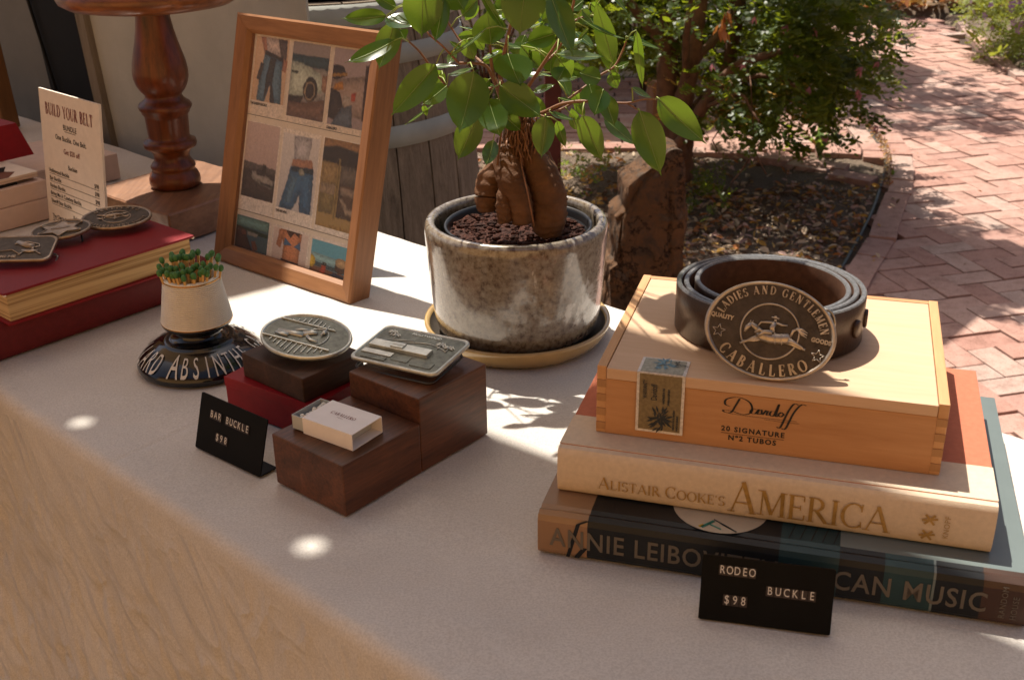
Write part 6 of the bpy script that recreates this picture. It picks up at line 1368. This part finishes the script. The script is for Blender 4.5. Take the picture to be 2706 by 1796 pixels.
# ================================================================== SHRUBS AND SMALL PLANTS
def leaf_cloud(name, sprays, mat, parent=None, leaf=(.012, .020), wr=.45, seed=1):
    """pinnate sprays: list of (start, direction, length, pairs); many small folded leaves in one crown"""
    r_ = random.Random(seed); V, Fc = [], []
    for p, d, L_, n in sprays:
        p = Vector(p); d = Vector(d).normalized(); side = d.cross(Vector((r_.gauss(0, .4), r_.gauss(0, .4), 1))).normalized(); up = side.cross(d)
        for i in range(n):
            t = (i+1)/n; c = p+d*L_*t+Vector((0, 0, -.25*L_*t*t)); s = r_.uniform(*leaf)*(1-.35*t)
            for sg in ((-1, 1) if i < n-1 else (0,)):
                ld = (side*sg+d*(.55 if sg else 1)+up*r_.gauss(.05, .22)).normalized(); lw = ld.cross(up+Vector((r_.gauss(0, .35), r_.gauss(0, .35), r_.gauss(0, .2)))).normalized()*s*wr*.5
                nn = ld.cross(lw).normalized()*s*.06; k = len(V)
                V += [c, c+ld*s*.35-lw+nn, c+ld*s*.35+lw+nn, c+ld*s*.75-lw*.85+nn, c+ld*s*.75+lw*.85+nn, c+ld*s]
                Fc += [(k, k+1, k+2), (k+1, k+3, k+4, k+2), (k+3, k+5, k+4)]
    me = bpy.data.meshes.new(name); me.from_pydata([tuple(v) for v in V], [], Fc); me.materials.append(mat); me.update()
    return link(name, me, parent)
TR = Vector((.775, 4.55, G-.02))
shrub = thing('garden_shrub', 'many-stemmed flowering shrub with small dark leaves growing in the bed', 'shrub', TR)
mb = MB()
def stem(pts, r0, r1, n=9):
    P_ = [aty(x, y, yy)-TR for x, y, yy in pts]; out, rr = [], []
    for i in range(len(P_)-1):
        p0, p1, p2, p3 = P_[max(i-1, 0)], P_[i], P_[i+1], P_[min(i+2, len(P_)-1)]
        for k in range(5): t = k/5; out.append(.5*((2*p1)+(-p0+p2)*t+(2*p0-5*p1+4*p2-p3)*t*t+(-p0+3*p1-3*p2+p3)*t**3)); rr.append(r0+(r1-r0)*(i+t)/(len(P_)-1))
    out.append(P_[-1]); rr.append(r1); mb.tube(out, rr, n, 0, None, True, .25); return [p+TR for p in out]
c7 = lambda x, y: (1400+x*.35714, y*.35714)
def st7(*pts, r=(.03, .02)): return stem([(*c7(x, y), yy) for x, y, yy in pts], *r)
stems = [st7((1125, 1330, 4.55), (1120, 1180, 4.55), (1085, 1020, 4.54), (1030, 850, 4.52), (1010, 600, 4.5), (1030, 350, 4.5), (1030, 50, 4.5), (1020, -300, 4.5), r=(.050, .036)),
 st7((1120, 1180, 4.55), (1100, 950, 4.5), (1150, 700, 4.45), (1200, 480, 4.42), (1240, 200, 4.4), (1290, -200, 4.4), r=(.044, .026)),
 st7((1140, 1150, 4.55), (1180, 900, 4.6), (1320, 720, 4.65), (1450, 530, 4.7), (1500, 300, 4.7), (1560, 0, 4.7), (1600, -300, 4.7), r=(.036, .020)),
 st7((1130, 1100, 4.5), (1240, 860, 4.4), (1400, 620, 4.35), (1560, 470, 4.3), (1800, 400, 4.2), (2050, 330, 4.15), r=(.030, .010)),
 st7((1010, 560, 4.5), (990, 330, 4.45), (860, 180, 4.4), (740, 20, 4.35), (650, -120, 4.3), r=(.030, .012)),
 st7((1160, 560, 4.4), (1155, 300, 4.3), (1200, 0, 4.2), (1230, -200, 4.2), r=(.016, .010)),
 st7((1300, 700, 4.6), (1480, 640, 4.5), (1700, 560, 4.4), (1900, 600, 4.3), (2060, 720, 4.25), r=(.014, .005)),
 st7((1200, 830, 4.5), (1380, 760, 4.3), (1560, 700, 4.2), (1640, 820, 4.15), (1700, 900, 4.1), r=(.010, .004)),
 st7((1120, 1150, 4.5), (1110, 1060, 4.42), (1160, 980, 4.4), (1170, 1040, 4.38), r=(.030, .018)), st7((1030, 330, 4.5), (1120, 250, 4.5), (1180, 120, 4.5), (1260, -100, 4.5), r=(.022, .012)),
 st7((1240, 420, 4.42), (1360, 300, 4.5), (1480, 100, 4.6), (1500, -100, 4.6), r=(.020, .012)), st7((1060, 490, 4.5), (1140, 590, 4.5), (1200, 520, 4.5), r=(.006, .003))]
mb.build('stems', M['bark'], shrub)
r_ = random.Random(31); sprays = []
def crown_pt():
    """crown volume in picture terms: a drooping mass, denser high up, its lower edge ragged"""
    while True:
        px = r_.uniform(1480, 2330); yy = r_.uniform(3.95, 5.15) if px > 2010 else r_.uniform(4.62, 5.3)
        if px <= 2010 and r_.random() < .12: yy = r_.uniform(4.1, 4.6)
        lo = 330 if px < 1830 else (345+40*math.sin(px*.02))
        if px > 2180: lo = 235
        if px < 1720: lo = 170-.25*(1720-px)
        if px < 1830 and px >= 1720: lo = 200
        top = -160
        py = r_.uniform(top, lo)
        if px > 2150 and r_.random() < (px-2150)/230: continue
        cl_ = noise.noise((px*.012, py*.012, yy*2.5))
        if cl_ < -.22+.0006*max(0, py) : continue
        return px, py, yy
for _ in range(3000):
    px, py, yy = crown_pt(); p = aty(px, py, yy)-TR; out = Vector((p.x*.8, p.y*.5-.1, 0)).normalized()
    d = Vector((out.x+r_.gauss(0, .5), out.y+r_.gauss(0, .5), r_.uniform(-.7, .5)))
    sprays.append((p, d, r_.uniform(.07, .15), r_.randint(5, 9)))
def twig_spray(pts, n, sz=.10):               # explicit hanging tips seen against the light paving
    P_ = [aty(*c7(x, y), yy)-TR for x, y, yy in pts]
    for i in range(len(P_)-1):
        for k in range(n):
            t = k/n; p = P_[i].lerp(P_[i+1], t); d = (P_[i+1]-P_[i]).normalized(); d = d+Vector((r_.gauss(0, .5), r_.gauss(0, .5), r_.gauss(-.1, .45)))
            sprays.append((p, d, sz*r_.uniform(.5, 1), r_.randint(4, 6)))
crop2 = lambda x, y: ((1850+x*.3622-1400)/.35714, (y*.3622)/.35714)
for pts in ([(1000, 500), (1100, 640), (1180, 760), (1230, 850), (1290, 900)], [(1100, 640), (1000, 800), (930, 900), (1000, 1000), (1060, 1020)], [(600, 700), (560, 860), (480, 920), (420, 990)], [(480, 920), (580, 990), (660, 1050), (760, 1100)], [(560, 880), (690, 960)],
            [(1150, 330), (1300, 280), (1440, 220), (1570, 180)], [(1300, 290), (1400, 350), (1500, 340)], [(1200, 800), (1320, 830)], [(240, 800), (310, 900), (320, 950)], [(1000, 560), (950, 700), (900, 800)], [(1180, 400), (1100, 480), (1060, 560)], [(150, 830), (170, 900)]):
    twig_spray([(*crop2(x, y), 4.12) for x, y in pts], 3, .085)
leaf_cloud('foliage', sprays, M['shrub_leaf'], shrub, (.030, .048), .50, 5)
yl = []
for _ in range(70): px, py = r_.uniform(1700, 2150), r_.uniform(180, 330); yl.append((aty(px, py, r_.uniform(4.2, 4.8))-TR, (r_.gauss(0, 1), r_.gauss(0, 1), -.5), .05, 3))
leaf_cloud('yellowing_leaves', yl, LIT[0], shrub, (.03, .05), .35, 6)
mb = MB()
for pts in ([(1630, 560, 4.3), (1640, 700, 4.25), (1650, 900, 4.2), (1655, 1080, 4.2)], [(1655, 1080, 4.2), (1700, 1200, 4.2), (1750, 1290, 4.2)], [(1620, 1180, 4.2), (1560, 1270, 4.2), (1490, 1350, 4.2)], [(1500, 800, 4.3), (1400, 960, 4.25), (1350, 1040, 4.2)], [(1350, 1040, 4.2), (1400, 1130, 4.2)]):
    mb.tube([aty(*c7(x, y), yy)-TR for x, y, yy in pts], .0028, 5)
mb.build('hanging_twigs', M['bark'], shrub)
leaf_cloud('twig_tip_leaves', [(aty(*c7(1620, 1110+0*k), 4.2)-TR, (math.cos(k), .3*math.sin(k), math.sin(k)*.8), .03, 2) for k in range(9)], M['shrub_leaf'], shrub, (.03, .045), .4, 9)
pe = MB()
for i in range(5):
    a = i*2*math.pi/5; b = [(0, 0, 0), (.008*math.cos(a-.5), .008*math.sin(a-.5), -.012), (.011*math.cos(a), .011*math.sin(a), -.024), (.008*math.cos(a+.5), .008*math.sin(a+.5), -.012)]; pe.add(b, [(0, 1, 2, 3)], 0, True)
pm_ = pe.mesh('flower', M['pink'])
for k, (x, y) in enumerate(((600, 190), (640, 180), (800, 195), (835, 215), (330, 460), (85, 465), (725, 400), (1305, 450), (1190, 490), (1175, 510), (800, 630), (1185, 690), (1150, 650), (1295, 915), (930, 985), (920, 980), (400, 120))):
    o = link('flower', pm_, shrub); o.location = aty(*c7(*crop2(x, y)), 4.02)-TR; o.rotation_euler = (rnd.gauss(0, .4), rnd.gauss(0, .4), rnd.uniform(0, 6)); o.scale = (1.2,)*3
mb = MB(); rr_ = random.Random(3)
for _ in range(16): x, y = rr_.gauss(175, 22), rr_.uniform(60, 235); p = aty(*c7(*crop2(x, y)), 4.0)-TR; d = Vector((rr_.gauss(0, .3), rr_.gauss(0, .3), -1)).normalized()*.05; s_ = d.cross(Vector((rr_.gauss(0, 1), rr_.gauss(0, 1), 0))).normalized()*.011; mb.add([p, p+d*.4-s_, p+d, p+d*.4+s_], [(0, 1, 2, 3)])
mb.build('withered_leaf_cluster', LIT[1], shrub)
# bushes against the fence and at the path's right
def bush(name, label, c, rad, n, mat, leaf, wr, seed, cat='bush', low=0):
    t = thing(name, label, cat, (c[0], c[1], G)); r_ = random.Random(seed); sp_ = []; mb = MB()
    for i in range(9):
        a = r_.uniform(0, 6.28); mb.tube([(0, 0, 0), (rad[0]*.3*math.cos(a), rad[1]*.3*math.sin(a), rad[2]*.6), (rad[0]*.7*math.cos(a), rad[1]*.7*math.sin(a), rad[2]*1.3)], [.012, .008, .004], 6)
    mb.build('stems', M['bark'], t)
    for _ in range(n):
        v = Vector((r_.gauss(0, 1), r_.gauss(0, 1), r_.gauss(0, 1))).normalized()*(r_.random()**.33); p = Vector((v.x*rad[0], v.y*rad[1], rad[2]*(1+v.z)+low))
        if noise.noise(p*7+Vector((seed, 0, 0))) < -.18: continue
        sp_.append((p, v+Vector((0, 0, r_.uniform(-.4, .3))), r_.uniform(.05, .11), r_.randint(3, 6)))
    leaf_cloud('foliage', sp_, mat, t, leaf, wr, seed); return t
bush('fence_bush', 'dark leafy bush against the white fence behind the potted plant', (-.12, 6.3), (.50, .35, .60), 520, M['shrub_leaf'], (.03, .05), .5, 41)
bush('fence_bush', 'leafy bush, leaves coloured paler for sunlight, against the fence left of the shrub', (.78, 6.55), (.34, .26, .62), 330, M['lantana_leaf'], (.028, .045), .5, 42, low=.18)  # paler leaf colour stands in for sunlight on these leaves
bush('fence_bush', 'green bush behind the flowering shrub, in front of the fence', (1.5, 6.6), (.45, .26, .62), 460, M['shrub_leaf'], (.028, .045), .5, 43, low=.05)
lan = bush('flowering_bush', 'rounded pale green bush with small violet flowers at the right edge of the path', (3.55, 7.50), (.60, .60, .36), 2600, M['lantana_leaf'], (.026, .044), .42, 44, low=-.02)
fm = MB()
for i in range(5): a = i*1.2566; fm.add([(0, 0, 0), (.010*math.cos(a-.45), .010*math.sin(a-.45), .004), (.015*math.cos(a), .015*math.sin(a), .003), (.010*math.cos(a+.45), .010*math.sin(a+.45), .004)], [(0, 1, 2, 3)])
fmm = fm.mesh('flower', M['violet']); r_ = random.Random(9)
for _ in range(140):
    v = Vector((r_.gauss(-.5, .8), r_.gauss(-.6, .7), r_.gauss(.4, .6))).normalized(); o = link('flower', fmm, lan); o.location = (v.x*.61, v.y*.61, .36*(1+v.z)); o.rotation_euler = v.to_track_quat('Z', 'Y').to_euler(); s_ = r_.uniform(1.1, 1.9); o.scale = (s_,)*3
r_ = random.Random(19); bl_ = [((-.45+r_.uniform(-.1, .25), -.30+r_.uniform(-.15, .4), r_.uniform(.02, .5)), (-1, -.6, r_.uniform(-.2, .4)), .10, 3) for _ in range(26)]
leaf_cloud('broad_leaves', bl_, M['lantana_leaf'], lan, (.06, .10), .35, 77)
def tuft(name, label, c, n, h, mat, wr=.25, seed=1, spread=.6):
    r_ = random.Random(seed); t = thing(name, label, 'weed', c); mb = MB()
    for i in range(n):
        a = r_.uniform(0, 6.28); L_ = h*r_.uniform(.6, 1); o_ = spread*L_*r_.uniform(.3, 1); w_ = L_*wr*.5; k = Vector((math.cos(a), math.sin(a), 0)); s_ = Vector((-k.y, k.x, 0)); V = []
        for q in range(6):
            tt = q/5; p = k*o_*tt*tt+Vector((0, 0, L_*(tt-.25*tt*tt*spread))); ww = w_*math.sin(math.pi*(.12+.85*tt))*(1 if q % 2 else .7); V += [p-s_*ww, p+Vector((0, 0, -ww*.3)), p+s_*ww]
        mb.add(V, [(3*q+j, 3*q+j+1, 3*q+4+j, 3*q+3+j) for q in range(5) for j in range(2)], 0, True)
    mb.build('leaves', mat, t); return t
tuft('weed', 'bright green weed growing between the sunlit bricks behind the bed', (1.44, 5.14, G), 20, .16, M['weed_leaf'], .30, 3, 1.0)
tuft('weed', 'small pale green weed at the tip of the brick edging', (1.675, 4.80, G), 7, .04, M['weed_leaf'], .5, 4, .8)
c_ = at(1560, 475, G); t = thing('seedling_patch', 'patch of low green and yellow seedlings in the bed beside the standing stone', 'seedlings', (c_.x, c_.y, G))
r_ = random.Random(12); sp_ = [((r_.gauss(0, .10), r_.gauss(0, .16), r_.uniform(0, .07)), (r_.gauss(0, .6), r_.gauss(0, .6), .7), r_.uniform(.04, .08), r_.randint(3, 5)) for _ in range(60)]
leaf_cloud('leaves', sp_[:40], M['weed_leaf'], t, (.018, .032), .4, 13); leaf_cloud('yellow_leaves', sp_[40:], LIT[0], t, (.02, .034), .4, 14)
t = thing('seedling_patch', 'low dark green seedlings round the foot of the shrub stems', 'seedlings', (.79, 4.35, G)); sp_ = [((r_.gauss(0, .05), r_.gauss(0, .12), r_.uniform(0, .16)), (r_.gauss(0, .6), r_.gauss(0, .6), .7), r_.uniform(.04, .08), 4) for _ in range(55)]
leaf_cloud('leaves', sp_, M['shrub_leaf'], t, (.018, .03), .4, 15)
pp = thing('purple_pot', 'round dark purple glazed pot in the dry leaf bed at the top right', 'garden pot', (3.42, 9.55, G-.02))
MB().lathe([(0, 0), (.11, 0), (.17, .05), (.20, .12), (.19, .19), (.15, .24), (.16, .26), (.14, .26), (.13, .22), (0, .2)], 32).build('pot_body', M['purple_pot'], pp)
# ================================================================== SHADE: awning and tree boughs above the picture
aw = thing('awning', 'beige canvas awning over the front of the table', 'awning', (0, 0, 0))
M['canvas'] = leaf_mat('awning_canvas', (.66, .50, .34), (.70, .46, .25), .9, .24, .2)
AZ = 1.75; shift = Vector((SUN_TO.x/SUN_TO.z*AZ, SUN_TO.y/SUN_TO.z*AZ, AZ))
def cv(x, y): return Vector((x, y, 0))+shift
La, Lb = Vector((-.360, 1.130)), Vector((.280, .597)); ld = (Lb-La).normalized(); ln = Vector((ld.y, -ld.x))       # ln points to the shaded, camera side
if ln.y > 0: ln = -ln
holes = [(at(213, 1111, 0), .0075), (at(820, 1438, 0), .0090)]
def canvas():
    bm = bmesh.new(); P_ = []
    for s, d in ((-2.2, 0), (1.5, 0), (1.5, .95), (-2.2, .95)):
        p = La+ld*s+ln*d; P_.append(cv(p.x, p.y))
    outer = [bm.verts.new(p) for p in P_]; edges = [bm.edges.new((outer[i], outer[(i+1) % 4])) for i in range(4)]
    for c, r in holes:
        vv = [bm.verts.new(cv(c.x+r*math.cos(a*math.pi/8), c.y+r*math.sin(a*math.pi/8))) for a in range(16)]; edges += [bm.edges.new((vv[i], vv[(i+1) % 16])) for i in range(16)]
    bmesh.ops.triangle_fill(bm, edges=edges, use_beauty=True)
    me = bpy.data.meshes.new('canvas'); bm.to_mesh(me); bm.free(); me.materials.append(M['canvas']); return me
link('canvas', canvas(), aw)
mb = MB()
for d in (.015, .93):
    a, b = La+ld*(-2.2)+ln*d, La+ld*1.5+ln*d; mb.tube([cv(a.x, a.y)+Vector((0, 0, .02)), cv(b.x, b.y)+Vector((0, 0, .02))], .014, 8)
mb.build('awning_frame', M['hoop'], aw)
def flat_canvas(pts):  # unseen pieces, added and cut to the shade outlines on the table
    P_ = [cv(x, y)+Vector((0, 0, .012)) for x, y in pts]; n = len(P_); mb = MB()
    mb.add(P_+[p+Vector((0, 0, .004)) for p in P_], [tuple(range(n)), tuple(range(2*n-1, n-1, -1))]+[(i, (i+1) % n, n+(i+1) % n, n+i) for i in range(n)]); mb.build('shade_canvas', M['canvas'], aw)
flat_canvas([(-.365, 1.125), (-.20, 1.25), (-.25, 1.585), (-.520, 1.255)]); flat_canvas([(-.602, 1.325), (-.30, 1.765), (-.40, 2.4), (-1.8, 2.6), (-1.8, 2.33)])
# --- building front behind the viewer, sunlit tan stucco (unseen, added for warm bounce light)
M['stucco'] = plain('bounce_wall_stucco', (.80, .47, .19), .9, 0, .08, 3, .3, dist=.004)
bounce_root = thing('bounce_wall', 'tan stucco wall added unseen behind the viewer for warm bounce light', 'building', (0, 0, G), R(-12))
MB().box(-6, 6, -3.2, -2.4, 0, 3.6, 0).build('bounce_wall_front', M['stucco'], bounce_root)
MB().box(-6.2, 6.2, -3.3, -2.1, 3.62, 3.72, 0).build('bounce_wall_top_edge', M['warm_timber'], bounce_root)
# --- big tree right of the path whose boughs shade the paving
bt = thing('shade_tree', 'tall tree whose overhanging boughs dapple the brick path with shade', 'tree', (4.6, 3.9, G))
BT = Vector((4.6, 3.9, G)); HB_ = 2.15
def above(px, py, h): q = at(px, py, G); return q+SUN_TO*(h/SUN_TO.z)-BT
r_ = random.Random(55); sp_ = []
def clump(px, py, sx_, sy_, n, h=HB_, ln=(.06, .13)):
    for _ in range(n):
        x, y = r_.gauss(px, sx_), r_.gauss(py, sy_)
        if y < 5: continue
        d = Vector((r_.gauss(.3, .6), r_.gauss(-.2, .6), r_.gauss(-.1, .3))); sp_.append((above(x, y, h+r_.gauss(0, .12)), d, r_.uniform(*ln), r_.randint(4, 7)))
for a in ((2330, 640, 45, 30, 120), (2420, 690, 60, 26, 130), (2600, 720, 60, 24, 110), (2500, 650, 60, 20, 90), (2680, 700, 40, 20, 60), (2380, 600, 50, 16, 60), (2440, 620, 55, 12, 40), (2560, 700, 60, 22, 90), (2660, 730, 50, 26, 90), (2480, 600, 70, 10, 26), (2600, 650, 80, 10, 26), (2700, 690, 40, 14, 40), (2660, 800, 40, 16, 22), (2330, 560, 26, 12, 40), (2300, 610, 26, 16, 60),
          (2340, 225, 70, 24, 130), (2460, 255, 70, 24, 130), (2560, 300, 60, 14, 60), (2400, 330, 70, 14, 50), (2640, 330, 50, 10, 30), (2240, 190, 60, 26, 80), (2250, 300, 60, 20, 60), (2560, 210, 50, 8, 16), (2560, 255, 60, 10, 30),
          (2470, 60, 90, 12, 60), (2600, 40, 60, 8, 30), (2350, 90, 50, 10, 30)): clump(*a)
leaf_cloud('foliage', sp_, M['shrub_leaf'], bt, (.035, .06), .5, 56)
mb = MB(); mb.tube([(0, 0, 0), (.05, 0, 1.2), (-.1, .1, 2.4), (-.3, .3, 3.4)], [.16, .12, .10, .06], 12)
for q in ((2420, 690), (2660, 720), (2460, 255), (2560, 300), (2330, 225), (2500, 60)): e_ = above(*q, HB_+.12); mb.tube([Vector((-.1, .1, 2.2)), Vector((-.1, .1, 2.2)).lerp(e_, .5)+Vector((0, 0, .5)), e_+Vector((0, 0, .1))], [.06, .035, .010], 8)
mb.build('trunk', M['bark'], bt)
# unseen flat panels, added and cut to cast the straight-edged shade on the path
blocker = thing('shade_blocker', 'beige shade sail added out of view above the path', 'shade sail', (0, 0, 0))
def panel(pts, name):
    P_ = [at(x, y, G)+SUN_TO*(2.4/SUN_TO.z) for x, y in pts]; mb = MB(); n = len(P_)
    mb.add(P_+[p+Vector((0, 0, .004)) for p in P_], [tuple(range(n)), tuple(range(2*n-1, n-1, -1))]+[(i, (i+1) % n, n+(i+1) % n, n+i) for i in range(n)]); mb.build(name, M['canvas'], blocker)
panel([(2180, 800), (2494, 905), (2632, 790), (2600, 752), (2450, 690), (2300, 680)], 'canvas')  # this and the next two are added shade blockers, unseen
panel([(1100, 120), (2000, 150), (2010, 300), (1943, 330), (1868, 357), (1780, 374), (1500, 376), (1100, 390)], 'canvas')
panel([(1900, 155), (2200, 140), (2296, 143), (2390, 158), (2470, 182), (2440, 215), (2300, 270), (1950, 290)], 'canvas')
print('tris', sum(len(m.polygons) for m in bpy.data.meshes))
